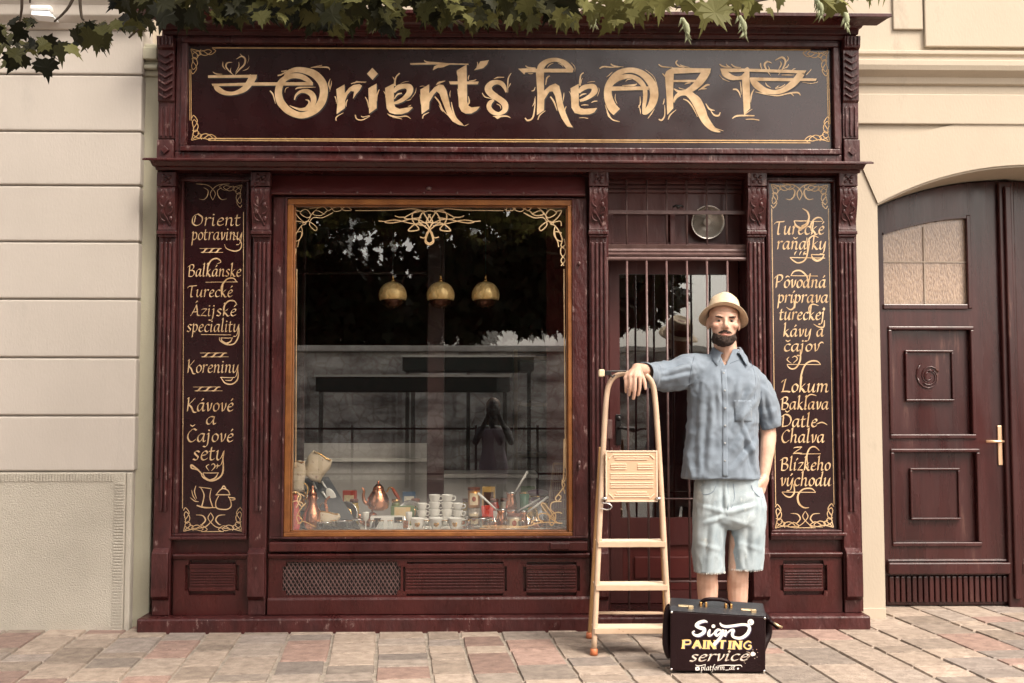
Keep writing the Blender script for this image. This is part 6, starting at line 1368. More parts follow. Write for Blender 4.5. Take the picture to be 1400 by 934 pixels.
def face_bits(par, X, s, skin_eye=True):
    rot = X.to_3x3().normalized()
    def V3(x,y,z): return X @ Vector((x*s,y*s,z*s))
    for q in (-1,1):
        m = MB(); c = V3(q*.031,-.0685,.001); m.ball(c,(.0138*s,.0122*s,.0066*s),14,10,rot); e = m.build('eye', M['eyewhite'], par, True)
        m = MB(); m.ball(V3(q*.031,-.0795,.0005),(.0062*s,.003*s,.0056*s),12,8,rot); m.build('iris', M['iris'], e, True)
        m = MB(); m.col = (1,1,1,1); m.ball(V3(q*.031,-.0675,.0074),(.0155*s,.0140*s,.0050*s),14,10,rot); m.ball(V3(q*.031,-.0665,-.0078),(.0145*s,.0125*s,.0038*s),14,8,rot); m.build('eyelid', skin, e, True)
def finger(m, pts, r0, r1):
    n = len(pts); limb(m, pts, [r0+(r1-r0)*i/(n-1) for i in range(n)], 10, 3)
skin = mat('skin', (.64,.415,.31), .5, base2=(.55,.325,.235), vscale=22, bump=.08, bscale=120, attr=True); _b = skin.node_tree.nodes['Principled BSDF']; _b.inputs['Subsurface Weight'].default_value = .12; _b.inputs['Subsurface Radius'].default_value = (.012,.005,.003)
M['eyewhite'] = mat('eye_white', (.36,.29,.25), .3); M['iris'] = mat('dark_iris', (.03,.022,.018), .15)

MY = -.45
mroot = Vector((at(994,874,MY).x, MY, 0))
man = thing('person', 'man in straw hat, blue short sleeved shirt and denim shorts leaning on the stepladder', 'person', mroot)
A3 = lambda px, py, Y=MY: at(px,py,Y)
EY = A3(989.5,441.5,-.465)
HX = Matrix.Translation(EY) @ Matrix.Rotation(R(-6),4,'Z') @ Matrix.Rotation(R(2),4,'Y') @ Matrix.Rotation(R(-3),4,'X'); HS = 1.06
m = MB(); head_parts(m, HX, HS)
nb_ = A3(993,497,-.43)
limb(m,[HX @ Vector((0,.02,-.03)),A3(992,478,-.435),A3(993,492,-.43),A3(993,505,-.43)],[.060,.062,.066,.08])
def ring(px, py, hw, ry, Y=MY): p = A3(px,py,Y); return (p.x,p.y,p.z,hw*.0039,ry)
loft(m,[ring(997,716,40,.09),ring(997,690,40,.10),ring(995,655,36,.095),ring(990,610,37,.10),ring(990,560,42,.112),ring(991,530,44,.112),ring(992,512,40,.09),ring(993,503,22,.07),ring(993,498,14,.055)])
EL = A3(893,513,-.47); WR = A3(871,504,-.685)
limb(m,[A3(956,511,-.44),A3(925,513,-.455),EL,(EL*.6+WR*.4)+Vector((0,0,.004)),WR],[.058,.05,.043,.040,.029])
# right hand draped over the ladder top, back of the hand to the camera
KN = [A3(874.8,515.5,-.742),A3(868,514,-.752),A3(861.4,514.5,-.746),A3(855.4,517,-.732)]
for k_ in KN: limb(m,[WR+Vector((0,0,-.002)),(WR+k_)/2+Vector((0,-.006,.003)),k_],[.024,.0195,.0135],10,3)
TIP = [((874.8,523,-.748),(874.2,532,-.742),(872.4,540,-.730)),((868.2,524,-.762),(867.6,535,-.760),(865.8,545,-.744)),((861.8,523.5,-.752),(861.4,532,-.748),(860.2,540,-.734)),((855.6,524,-.738),(855.6,530,-.732),(855.8,536,-.720))]
for k_,t_,r_ in zip(KN,TIP,(.0112,.0114,.0110,.0098)): finger(m,[k_]+[A3(*q) for q in t_],r_,r_*.80)
limb(m,[WR+Vector((.006,-.004,-.012)),A3(877.5,515,-.715),A3(881,523,-.722),A3(882.5,531.5,-.725)],[.018,.015,.0115,.0085],10,3)
# left arm hanging, hand in the pocket
EL2 = A3(1050,590,-.41); W2 = A3(1045,648,-.47)
limb(m,[A3(1029,521,-.44),A3(1042,552,-.425),EL2,(EL2*.6+W2*.4)+Vector((.004,0,0)),W2],[.048,.045,.043,.040,.028])
K2 = [A3(1043+dx_,663+dy_,-.485+dd) for dx_,dy_,dd in ((-4,0,-.03),(-1,1,-.015),(2,1,.0),(3.5,-1,.018))]
for k_ in K2: limb(m,[W2,(W2+k_)/2+Vector((.004,-.004,0)),k_],[.022,.018,.0125],10,3)
for k_ in K2: finger(m,[k_,k_+Vector((-.010,-.004,-.035)),k_+Vector((-.022,.0,-.06)),k_+Vector((-.03,.004,-.08))],.0098,.0078)
limb(m,[W2+Vector((-.004,-.012,-.01)),A3(1038.5,660,-.515),A3(1035,668,-.525),A3(1032,676,-.52)],[.016,.0135,.011,.0088],10,3)
# legs
for hp_,kn,cf,ak in (((975,690),(967.5,778),(967.5,806),(968,858)),((1016,690),(1010,776),(1008.5,804),(1010,858))):
    limb(m,[A3(*hp_),A3(*kn,-.46),A3(*cf,-.435),A3(*ak,-.43)],[.072,.056,.056,.038])
    a = A3(*ak,-.43); limb(m,[Vector((a.x,-.43,.07)),Vector((a.x,-.50,.05)),Vector((a.x,-.60,.035))],[.04,.036,.03])
bme = remesh(m,.0042,5,.45); face_sculpt(bme, HX, HS)
bme.update()
ca = bme.color_attributes.new('tint','FLOAT_COLOR','POINT'); HXi = HX.inverted(); cols = []
for v in bme.vertices:
    p = (HXi @ v.co)/HS; c = [1,1,1]
    if p.y < -.03 and abs(p.z) < .12 and abs(p.x) < .08:
        lip = math.exp(-((p.x/.024)**4+((p.z+.0665)/.0085)**4)); c = [1-.12*lip,1-.42*lip,1-.38*lip]
        ck = sum(math.exp(-(((p.x-q*.042)/.02)**2+((p.z+.03)/.02)**2)) for q in (-1,1))+math.exp(-((p.x/.012)**2+((p.z+.03)/.014)**2)); c = [c[0],c[1]*(1-.10*ck),c[2]*(1-.10*ck)]
    if abs(p.x) < .085 and p.y < .02 and -.12 < p.z < .01:      # short stubble along the jaw and in front of the ears
        sb = min(1,max(0,(abs(p.x)-.046-.25*max(0,p.z+.06))/.014))*min(1,max(0,(.002-p.z)/.03))*min(1,max(0,(.0-p.y)/.015))
        c = [c[0]*(1-.42*sb),c[1]*(1-.45*sb),c[2]*(1-.45*sb)]
    cols += c+[1]
ca.data.foreach_set('color', cols)
body_o = link('body', bme, skin, man, True)
# beard, moustache and eyebrows grown from the face surface
def grow(name, inside, thick, mt, par, seed=0, rough=.5):
    sel = [f for f in bme.polygons if all(inside(*((HXi @ bme.vertices[i].co + HXi @ mroot - HXi @ Vector())/HS if False else (HXi @ (bme.vertices[i].co+mroot))/HS)) > 0 for i in f.vertices)]
    mp = {}; V = []; F = []
    for f in sel:
        q = []
        for i in f.vertices:
            if i not in mp:
                co = bme.vertices[i].co+mroot; p = (HXi @ co)/HS; w_ = min(1,inside(*p)); nz = noise.noise(co*260+Vector((seed,0,0)))
                mp[i] = len(V); V.append(co+bme.vertices[i].normal*(.0006+thick*w_*(1+rough*nz)))
            q.append(mp[i])
        F.append(q)
    m = MB(); m.add(V,F); return m.build(name, mt, par, True, recalc=False)
hairm = mat('dark_brown_hair', (.055,.028,.018), .7, base2=(.018,.009,.006), vscale=180, bump=.8, bscale=500)
stub = mat('short_brown_stubble', (.34,.205,.15), .7, base2=(.22,.125,.09), vscale=420, detail=3)
def rg(x,y,z):   # beard region, 0 at its rim
    if y > .035: return -1
    top = -.070+.55*max(0,abs(x)-.028); top = min(top,-.042); low = -.124+9*x*x
    v = min((top-z)/.012, (z-low)/.01)
    mouth = 1 if ((x/.024)**2+((z+.0670)/.0085)**2) > 1 else -1
    side = 1 if abs(x) < .062 else max(0,1-(abs(x)-.062)*70)
    return v*side if mouth > 0 else -1
grow('beard', lambda x,y,z: rg(x,y,z)*max(.35,min(1,(.062-abs(x))/.03)), .010, hairm, body_o, 1, .9)
grow('moustache', lambda x,y,z: min(1,(1-((x/.037)**2+((z+.0525+.24*abs(x))/.0086)**2))*2.5) if y < -.045 else -1, .0055, hairm, body_o, 3)
for q in (-1,1): grow('eyebrow', lambda x,y,z: min(1,(1-(((x-q*.031)/.021)**2+((z-.0185-.10*(abs(x)-.03))/.0055)**2))*3) if y < -.04 else -1, .0022, hairm, body_o, 4)
grow('hair', lambda x,y,z: min(1,(z-.004)/.02,(y-.022)/.02) , .004, stub, body_o, 5)
face_bits(body_o, HX, HS)
# ---- hat
M['straw'] = mat('cream_straw', (.72,.59,.43), .75, base2=(.62,.48,.32), vscale=70, bump=.5, bscale=170, stretch=(1,1,2.5))
HH = HX @ Matrix.Translation((0,.012,.046)) @ Matrix.Rotation(R(-19),4,'X') @ Matrix.Rotation(R(4),4,'Y')
prof = cat([(.1305,-.020),(.127,-.015),(.110,-.008),(.094,.001),(.0865,.008),(.0845,.03),(.081,.06),(.074,.083),(.064,.094),(.05,.095),(.03,.088),(.0,.084)],4)
m = MB(); n_ = 48; V = []; F = []
def hatp(r, z, t):
    sy = 1.14; x, y = r*math.cos(t), r*math.sin(t)*sy
    if r > .084 and z < .012: e = (r-.0845)/.046; z += .016*e*math.cos(2*t)*-1*.8 - .008*e*math.sin(t)
    if z > .04: k = (z-.04)/.055; f_ = math.exp(-((math.sin(t)+1)/.5)**2); x *= 1-.30*k*f_; y += .0*k
    z += .012*max(0,(z-.05)/.045)*(-math.sin(t)*.5)
    return HH @ Vector((x,y,z))
for r,z in prof: V += [hatp(r,z,2*math.pi*k/n_) for k in range(n_)]
for i in range(len(prof)-1): F += [(i*n_+k,i*n_+(k+1)%n_,(i+1)*n_+(k+1)%n_,(i+1)*n_+k) for k in range(n_)]
m.add(V,F); ht = m.build('hat', M['straw'], body_o, True, weld=True); sd = ht.modifiers.new('thick','SOLIDIFY'); sd.thickness = .003; sd.offset = -1
m = MB(); V = []; F = []
for r,z in ((.0875,.010),(.0873,.012),(.0868,.026),(.0865,.028)): V += [hatp(r,z,2*math.pi*k/n_) for k in range(n_)]
for i in range(3): F += [(i*n_+k,i*n_+(k+1)%n_,(i+1)*n_+(k+1)%n_,(i+1)*n_+k) for k in range(n_)]
m.add(V,F); m.build('hat_band', mat('tan_hat_band', (.40,.25,.14), .7), ht, True)

# ---- clothes: remeshed shells opened at hems, cuffs and neck
def gfold(p, a, b_, wd, amp):
    """ridge along a pixel line a->b, evaluated at a photo pixel p"""
    ax_, ay = a; bx_, by = b_; dx_, dy_ = bx_-ax_, by-ay; l2 = dx_*dx_+dy_*dy_
    t = max(0,min(1,((p[0]-ax_)*dx_+(p[1]-ay)*dy_)/l2)); ex_, ey = p[0]-ax_-t*dx_, p[1]-ay-t*dy_
    return amp*math.exp(-(ex_*ex_+ey*ey)/(wd*wd))*math.sin(math.pi*min(1,max(0,.12+.8*t)))
def topx(co):
    d = co-CAMP; z = d.dot(_fw); return 700+d.dot(_rt)/z*FPX, 467-d.dot(_up)/z*FPX
def cloth(mb_, voxel, folds, opens, amp, fs, name, mt, seed, thick=.0022, stretch=(1,1,.45), snap=None):
    me = remesh(mb_, voxel, 6)
    bm = bmesh.new(); bm.from_mesh(me); bm.normal_update()
    mv = []
    for v in bm.verts:
        p = topx(v.co); q = Vector((v.co.x*stretch[0]*fs,v.co.y*fs*stretch[1],v.co.z*fs*stretch[2]))
        d = amp*(noise.noise(q+Vector((seed,0,0)))+.5*noise.noise(q*2.3+Vector((0,seed,0))))
        w3 = q*.8+Vector((noise.noise(q*.7),noise.noise(q*.7+Vector((9,0,0))),0))*.8
        d += amp*1.1*(.35-2.2*abs(noise.noise(w3+Vector((seed*2,0,5)))))+amp*.5*(.3-2*abs(noise.noise(w3*2.1+Vector((0,seed,1)))))
        fr_w = max(0,-v.normal.y)
        d += fr_w*sum(gfold(p,f[0],f[1],f[2]*.62,f[3]*1.5)-gfold((p[0]+f[2]*.9,p[1]+f[2]*.5),f[0],f[1],f[2]*.55,f[3]*1.0) for f in folds); mv.append(v.normal*d)
    for v,d in zip(bm.verts,mv): v.co += d
    dl = [f for f in bm.faces if any(o(f.calc_center_median(), f.normal) for o in opens)]
    bmesh.ops.delete(bm, geom=dl, context='FACES')
    if snap:
        for v in bm.verts:
            if v.is_boundary:
                r_ = snap(v.co)
                if r_ is not None: v.co = r_
        for _ in range(3):
            bd = {v: sum((e.other_vert(v).co for e in v.link_edges if e.is_boundary), Vector())/max(1,sum(1 for e in v.link_edges if e.is_boundary)) for v in bm.verts if v.is_boundary}
            for v,c in bd.items(): v.co = v.co*.4+c*.6
    bm.to_mesh(me); bm.free()
    o = link(name, me, mt, man, True); s = o.modifiers.new('thick','SOLIDIFY'); s.thickness = thick; s.offset = 1
    return o
M['shirt'] = mat('blue_grey_cotton', (.185,.225,.272), .85, base2=(.130,.165,.208), vscale=4, bump=.14, bscale=260, sheen=.15)
m = MB()
loft(m,[ring(985.5,657,53,.146),ring(985,640,51.5,.142),ring(986.5,600,48.5,.134),ring(988.5,560,47,.134),ring(989.5,532,48.5,.136),ring(991.5,514,46,.120),ring(992.5,503,40,.10),ring(993,494,30,.084),ring(993,486,21,.074),ring(993.5,479,17,.068),ring(993.5,475,16,.066)],36,2.5)
c1 = A3(883,511,-.585)
limb(m,[A3(962,506,-.44),A3(942,508,-.445),A3(918,514,-.46),A3(899,514,-.49),c1],[.092,.096,.086,.074,.062])
d0, d1 = A3(1028,517,-.44), A3(1053,583,-.405)
limb(m,[d0,A3(1040,538,-.43),A3(1048,562,-.415),d1],[.066,.072,.069,.062])
vdir1 = (c1-A3(899,514,-.49)).normalized(); vdir2 = (d1-A3(1048,562,-.415)).normalized()
hemz = A3(985,652.5).z
def vneck(c, n):
    x, y = topx(c); return c.y < MY+.03 and y < 502 and abs(x-991.5) < (502-y)*.42
def shirt_snap(c):
    x, y = topx(c)
    if c.z < hemz+.03 and abs(x-985) < 62: return Vector((c.x,c.y,hemz-.004+.003*math.sin(c.x*22)))
    if (c-d1).length < .11 and x > 1030: k = (c-d1).dot(vdir2)-.004; return c-vdir2*k
    if (c-c1).length < .15 and x < 900: k = (c-c1).dot(vdir1)-.022; return c-vdir1*k
    return None
folds = [((952,498),(905,512),7,.010),((950,510),(905,520),6,.008),((948,545),(912,528),8,.012),((950,525),(940,560),7,.009),((945,560),(940,640),8,.009),((960,520),(957,640),9,.008),((975,540),(968,650),8,.009),
         ((1032,520),(1005,590),7,.009),((1036,545),(1008,575),7,.010),((1030,575),(1002,620),7,.009),((1038,600),(1005,640),6,.009),((1022,600),(1035,645),7,.008),((1012,520),(1004,560),7,.007),((982,520),(984,580),6,.006),((1046,530),(1058,575),6,.008),((1040,520),(1044,575),6,.007),((1008,560),(1040,655),6,.007),((932,600),(948,655),7,.008)]
shirt = cloth(m,.0062,folds,[lambda c,n: (c-c1).length < .16 and (c-c1).dot(vdir1) > .022, lambda c,n: (c-d1).length < .105 and topx(c)[0] > 1036 and (c-d1).dot(vdir2) > .004, lambda c,n: c.z < hemz+.006*math.sin(c.x*30) and abs(topx(c)[0]-988) < 70 and c.z < hemz+.006, vneck, lambda c,n: c.z > A3(994,478).z], .0055, 13, 'shirt', M['shirt'], 3.1, stretch=(1,1,.85), snap=shirt_snap)
# placket, buttons, pocket and collar
dg_ = bpy.context.evaluated_depsgraph_get(); bv = BVHTree.FromPolygons([v.co+mroot for v in shirt.data.vertices],[p.vertices for p in shirt.data.polygons])
def onshirt(px, py, off):
    d = (at(px,py,-.9)-CAMP).normalized(); h = bv.ray_cast(CAMP, d); 
    return (h[0]-d*off) if h[0] is not None else at(px,py,MY-.13)
def patch(nm, f, nu, nv, off, mt, par, thick=.002):
    V = [onshirt(*f(i/nu,j/nv),off) for j in range(nv+1) for i in range(nu+1)]
    F = [(j*(nu+1)+i,j*(nu+1)+i+1,(j+1)*(nu+1)+i+1,(j+1)*(nu+1)+i) for j in range(nv) for i in range(nu)]
    m = MB(); m.add(V,F); o = m.build(nm, mt, par, True); s = o.modifiers.new('t','SOLIDIFY'); s.thickness = thick; s.offset = 0; return o
plx = lambda v: 986.5+3.5*v+1.2*math.sin(v*5)
patch('placket', lambda u,v: (plx(v)-1+7.5*u, 505+147*v), 3, 40, .0035, M['shirt'], shirt, .003)
for k in range(6):
    p = onshirt(plx(.03+k*.165)+2.6,510+k*24,.0065); m = MB(); m.lathe([(.0,-.0015),(.0055,-.0015),(.0058,.001),(.004,.0022),(.0,.0016)],p,12,axis=Matrix.Rotation(R(90),3,'X')); m.build('button', mat('shirt_button', (.28,.30,.32), .4) if 'shirt_button' not in bpy.data.materials else bpy.data.materials['shirt_button'], shirt, True)
patch('pocket', lambda u,v: (1003+24*u+1.5*v, 547+30*v), 8, 8, .003, M['shirt'], shirt, .002)
V = []; F = []; NU, NV = 44, 6; cc = A3(993.5,480.5,-.428)
for j in range(NV+1):
    v = j/NV
    for i in range(NU+1):
        a = R(-152)+R(304)*i/NU; fr_ = max(0,(abs(a)-R(95))/R(57)); s_ = 1 if a > 0 else -1
        rx_ = .064+.004*math.sin(v*3.1)+.030*v**1.4+.010*fr_*v; ry_ = .062+.028*v+.012*fr_*v
        drop = .028*math.sin(min(1,v*1.0)*math.pi/2)*v+.038*fr_*v*v
        top = .016-.034*fr_
        x = cc.x+rx_*math.sin(a)+s_*.026*fr_*v+s_*.004*fr_; y = cc.y+ry_*math.cos(a)-.024*fr_-.012*fr_*v; z = cc.z+top+.010*math.sin(math.pi*min(1,v*1.6))-drop
        V.append((x,y,z))
for j in range(NV):
    for i in range(NU): F.append((j*(NU+1)+i,j*(NU+1)+i+1,(j+1)*(NU+1)+i+1,(j+1)*(NU+1)+i))
m = MB(); m.add(V,F); cl = m.build('collar', M['shirt'], shirt, True); s = cl.modifiers.new('t','SOLIDIFY'); s.thickness = .003; s.offset = 0
for q in (((950,484),(946,500),(943,518),(941,538)),((1026,493),(1031,508),(1033,524),(1031,546)),((962,487),(975,489),(984,494)),((1018,491),(1008,493),(998,497))):
    C = [onshirt(px,py,.0026) for px,py in cat(q,7)]; mm_ = MB(); mm_.tube([Vector(c) for c in C],.0014,5); mm_.build('seam', mat('shirt_seam', (.07,.095,.13), .85) if 'shirt_seam' not in bpy.data.materials else bpy.data.materials['shirt_seam'], shirt, True)
m = MB()
for q in (((987.3,486),(989,493),(991.5,501.5)),((997.2,486),(994.8,493),(991.8,501.5))):
    m.tube(cat([onshirt(px,py,.001) for px,py in q],4),.0045,8)
m.build('neck_edge', M['shirt'], shirt, True)
# ---- shorts
M['denim'] = mat('faded_denim', (.42,.48,.505), .85, base2=(.25,.315,.355), vscale=9, bump=.2, bscale=300, stretch=(1,1,.6), wear=(.52,.57,.57), wscale=12, wthr=.6)
m = MB()
loft(m,[ring(996,648,43,.118),ring(996,665,45.5,.124),ring(997,685,48.5,.13),ring(997.5,702,48,.13),ring(997,714,46,.118),ring(996.5,722,30,.075)],36,2.6)
loft(m,[ring(973,690,23,.118),ring(970,715,22.5,.114),ring(968.5,745,20.8,.104),ring(968.8,770,19.8,.096),ring(969,786,19.8,.094)],28,2.4)
loft(m,[ring(1020,690,25,.118),ring(1022,712,24,.114),ring(1021.5,742,23,.104),ring(1020.5,768,21.8,.096),ring(1020,782,21.8,.096)],28,2.4)
hz1, hz2 = A3(970,781).z, A3(1019,777).z; xm = A3(995,740).x
fl2 = [((992,660),(993,705),5,.007),((990,700),(960,690),6,.009),((990,706),(965,715),6,.008),((996,700),(1035,690),6,.009),((998,708),(1030,720),6,.007),((955,700),(952,770),7,.006),((975,720),(968,780),7,.007),((1030,715),(1028,775),8,.007),((1008,720),(1012,772),7,.006),((1040,670),(1036,705),6,.006),((950,740),(985,752),6,.006),((1002,738),(1040,752),6,.006)]
shorts = cloth(m,.006,fl2,[lambda c,n: c.x < xm and c.z < hz1+.004*math.sin(c.x*140), lambda c,n: c.x >= xm and c.z < hz2+.004*math.sin(c.x*150+1), lambda c,n: c.z > A3(996,652).z and n.z > .3], .0062, 12, 'shorts', M['denim'], 8.7, snap=lambda c: Vector((c.x,c.y,(hz1 if c.x < xm else hz2)+.002*math.sin(c.x*90))) if c.z < hz1+.05 else None)
bv = BVHTree.FromPolygons([v.co+mroot for v in shorts.data.vertices],[p.vertices for p in shorts.data.polygons])
def seam(nm, pts, r):
    C = cat([onshirt(px,py,.002) for px,py in pts],4); m = MB(); m.tube([Vector(c) for c in C],r,6); m.build(nm, mat('seam_thread', (.20,.25,.30), .8) if 'seam_thread' not in bpy.data.materials else bpy.data.materials['seam_thread'], shorts, True)
seam('fly_seam',[(1003,662),(1004,680),(1000,694),(993,703)],.0022); seam('crotch_seam',[(995,662),(995.5,690),(994,706)],.002); seam('pocket_seam',[(952,668),(962,676),(974,673),(979,664)],.0022); seam('pocket_seam',[(1027,663),(1030,671),(1038,679),(1043,680)],.0022)
m = MB(); rr_ = random.Random(5)
for (hz,cx_,hw) in ((hz1,970,20),(hz2,1019,22)):
    c = A3(cx_,780)
    for k in range(150):
        a = rr_.random()*6.283; x = c.x+hw*.0039*math.copysign(abs(math.cos(a))**.83,math.cos(a)); y = c.y+.098*math.copysign(abs(math.sin(a))**.83,math.sin(a)); l = rr_.uniform(.001,.006)
        m.tube([(x,y,hz+.006),(x+rr_.uniform(-.003,.003),y+rr_.uniform(-.003,.003),hz-l)],.0009,4)
m.build('frayed_hem', mat('pale_fray', (.62,.62,.58), .9), shorts)
# ---- shoes
for ak,s_ in (((968,858),-1),((1010,858),1)):
    a = A3(*ak,-.43); m = MB(); X_ = a.x; o_ = .012*s_
    limb(m,[Vector((X_,-.40,.05)),Vector((X_+o_,-.50,.052)),Vector((X_+o_*2,-.60,.042)),Vector((X_+o_*2.3,-.645,.036))],[.046,.045,.043,.032]); m.tube([(X_,-.42,.05),(X_,-.425,.115)],[.05,.047],14)
    me = remesh(m,.006,5)
    for v in me.vertices: v.co.z = max(.012,v.co.z)
    sh = link('shoe', me, mat('dark_canvas_shoe', (.03,.028,.03), .7), body_o, True)
    m = MB(); V = [];  lathe_ = [(X_+o_*(-.0)+math.cos(t)*.046,-.50+math.sin(t)*.155*1.0,0) for t in [2*math.pi*k/24 for k in range(24)]]
    m.hexa; m.prism
    m.add([(x+o_*(-(y+.5))*6.0*.6,y-.01,.001) for x,y,_ in lathe_]+[(x+o_*(-(y+.5))*6.0*.6,y-.01,.022) for x,y,_ in lathe_],[tuple(range(24)),tuple(range(24,48))]+[(k,(k+1)%24,24+(k+1)%24,24+k) for k in range(24)]); m.build('sole', M['offwhite'], sh)

# ---- the photographer, mirrored in the window
PX_, PYy = .075, -6.62
ph = thing('person', 'woman in a dark grey sleeveless dress taking the photograph, mirrored in the shop window', 'person', (PX_,PYy,0)); po = Vector((PX_,PYy,0))
def q3(x,y,z): return po+Vector((x,y,z))
PXm = Matrix.Translation(q3(0,.02,1.235)) @ Matrix.Rotation(R(180),4,'Z')
m = MB(); head_parts(m, PXm, .98); limb(m,[q3(0,-.01,1.2),q3(0,-.015,1.08),q3(0,-.02,1.02)],[.05,.048,.06])
r_ = lambda z, rx, ry: (po.x,po.y-.01,z,rx,ry)
loft(m,[r_(.52,.12,.09),r_(.62,.14,.10),r_(.75,.12,.09),r_(.9,.125,.095),r_(.98,.15,.08),r_(1.03,.09,.06)])
for s_ in (-1,1):
    limb(m,[q3(s_*.15,-.01,.99),q3(s_*.21,.08,.84),q3(s_*.07,.20,1.13)],[.045,.038,.027]); hb = q3(s_*.055,.22,1.19)
    limb(m,[q3(s_*.07,.20,1.13),hb],[.026,.024],10,3)
    for k in range(4): finger(m,[hb+Vector((0,.008,.03-.016*k)),hb+Vector((-s_*.02,.03,.034-.016*k)),hb+Vector((-s_*.045,.03,.034-.016*k))],.009,.007)
    finger(m,[hb+Vector((0,-.005,-.02)),hb+Vector((-s_*.02,-.01,-.01)),hb+Vector((-s_*.035,-.008,.0))],.010,.008)
    limb(m,[q3(s_*.075,0,.55),q3(s_*.075,.01,.32),q3(s_*.075,-.01,.2),q3(s_*.075,-.01,.06)],[.075,.05,.045,.032]); limb(m,[q3(s_*.075,-.02,.04),q3(s_*.08,.10,.03)],[.032,.028])
pb_o = link('body', remesh(m,.006,4), skin, ph, True)
m = MB(); loft(m,[r_(.36,.155,.125),r_(.48,.165,.125),r_(.60,.168,.125),r_(.76,.135,.107),r_(.9,.142,.112),r_(.985,.15,.09),r_(1.005,.12,.075)]); link('dress', remesh(m,.008,4), mat('dark_grey_knit', (.13,.105,.13), .8), ph, True)
m = MB(); m.ball(q3(0,-.015,1.275),(.085,.105,.095),18,12); loft(m,[(po.x,po.y-.06,1.04,.075,.03),(po.x,po.y-.06,1.15,.085,.045),(po.x,po.y-.04,1.28,.08,.06)]); link('hair', remesh(m,.007,4), mat('long_brown_hair', (.13,.075,.045), .6, var=.5, vscale=60), pb_o, True)
t = thing('camera', 'black camera held to the face by the mirrored photographer', 'camera', q3(0,.25,1.2)); o = Vector(t.location)
m = MB(); m.box(o.x-.065,o.x+.065,o.y-.035,o.y,o.z-.045,o.z+.035); m.box(o.x-.02,o.x+.02,o.y-.034,o.y-.001,o.z+.036,o.z+.055); m.build('camera_body', M['black'], t, bevel=.006)
m = MB(); m.lathe([(.032,0),(.034,.005),(.034,.045),(.028,.05),(.0,.046)],o+Vector((0,.001,-.005)),20,axis=Matrix.Rotation(R(-90),3,'X')); m.build('lens', M['black'], t, True)
# ================================================================== trees
LEAF = [(0,0),(.10,.06),(.34,-.02),(.30,.10),(.50,.22),(.36,.30),(.42,.46),(.26,.44),(.16,.52),(.14,.74),(.07,.70),(0,1.0)]
LEAF = LEAF+[(-x,y) for x,y in LEAF[1:-1]][::-1]
def leaf(m, c, size, nrm, tipdir, rr, shade):
    n = Vector(nrm).normalized(); t = Vector(tipdir); t = (t-n*t.dot(n)).normalized(); u = t.cross(n)
    cup_ = rr.uniform(-.25,.25); ju = rr.uniform(.8,1.15)
    V = [c+t*(.38*size)]
    for x,y in LEAF:
        V.append(c+u*(x*size*ju)+t*(y*size)+n*(cup_*size*(x*x*1.6+(y-.4)**2)+rr.uniform(-.012,.012)*size))
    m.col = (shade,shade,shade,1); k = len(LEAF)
    m.add(V,[(0,1+i,1+(i+1)%k) for i in range(k)])
def bottom(px):
    T = [(-60,80),(0,92),(15,104),(45,112),(90,100),(130,96),(140,70),(150,60),(175,58),(195,54),(215,60),(250,48),(300,44),(350,40),(400,42),(450,58),(500,48),(555,58),(600,46),(650,48),(700,48),(760,46),(800,44),(850,56),(880,34),(930,26),(955,44),(975,42),(1000,26),(1060,30),(1100,26),(1150,30),(1170,8),(1240,4),(1265,8),(1290,-30),(1500,-60)]
    for (a,b_),(c,d) in zip(T,T[1:]):
        if a <= px <= c: return b_+(d-b_)*(px-a)/(c-a)
    return -60
rt = random.Random(21)
tr = thing('maple_tree','maple tree whose leafy branches hang over the top of the shopfront','tree',(-3.3,-4.6,0))
bark = mat('dark_bark', (.07,.05,.035), .9, var=.4, vscale=14, bump=.6, bscale=30)
m = MB(); m.tube(cat([(-3.3,-4.6,-.05),(-3.28,-4.6,1.2),(-3.2,-4.5,2.6),(-2.9,-4.2,4.2),(-2.6,-4.0,6)],5),[.2-.0065*i for i in range(21)],14); m.build('trunk', bark, tr, True)
limbs = [[(-3.2,-4.5,2.6),(-2.4,-3.6,3.3),(-1.2,-2.6,3.55),(.4,-1.9,3.5),(1.6,-1.7,3.35)],[(-3.1,-4.4,3.0),(-2.7,-3.2,3.4),(-2.2,-2.2,3.35),(-1.6,-1.6,3.2)],[(-2.9,-4.2,4.2),(-1.2,-3.4,4.6),(.6,-2.6,4.4),(2.0,-2.0,4.0)],[(-2.9,-4.2,4.0),(-3.4,-3,4.2),(-3.6,-2,3.6)]]
for L_ in limbs:
    m = MB(); c = cat(L_,6); m.tube(c,[.055-.045*i/(len(c)-1) for i in range(len(c))],8); m.build('limb', bark, tr, True)
for q in (((28,-40,-1.8),(30,5,-1.8),(27,30,-1.75)),((110,-30,-1.6),(95,8,-1.6),(74,30,-1.6)),((108,-20,-1.7),(111,20,-1.7),(115,28,-1.7)),((250,-20,-1.6),(215,15,-1.6),(176,52,-1.6)),((560,-40,-2),(590,5,-1.9),(640,38,-1.8)),((660,-40,-2),(690,10,-1.9),(660,30,-1.8)),((900,-30,-1.9),(920,8,-1.9),(955,4,-1.8)),((520,-30,-1.9),(530,20,-1.9),(505,45,-1.8)),((40,-20,-1.7),(41,4,-1.7)),((1080,-40,-1.8),(1060,-5,-1.8),(1000,5,-1.8))):
    c = cat([at(*p) for p in q],5); m = MB(); m.tube(c,[.009-.005*i/(len(c)-1) for i in range(len(c))],6); m.build('twig', bark, tr, True)
m = MB(); N_ = 0
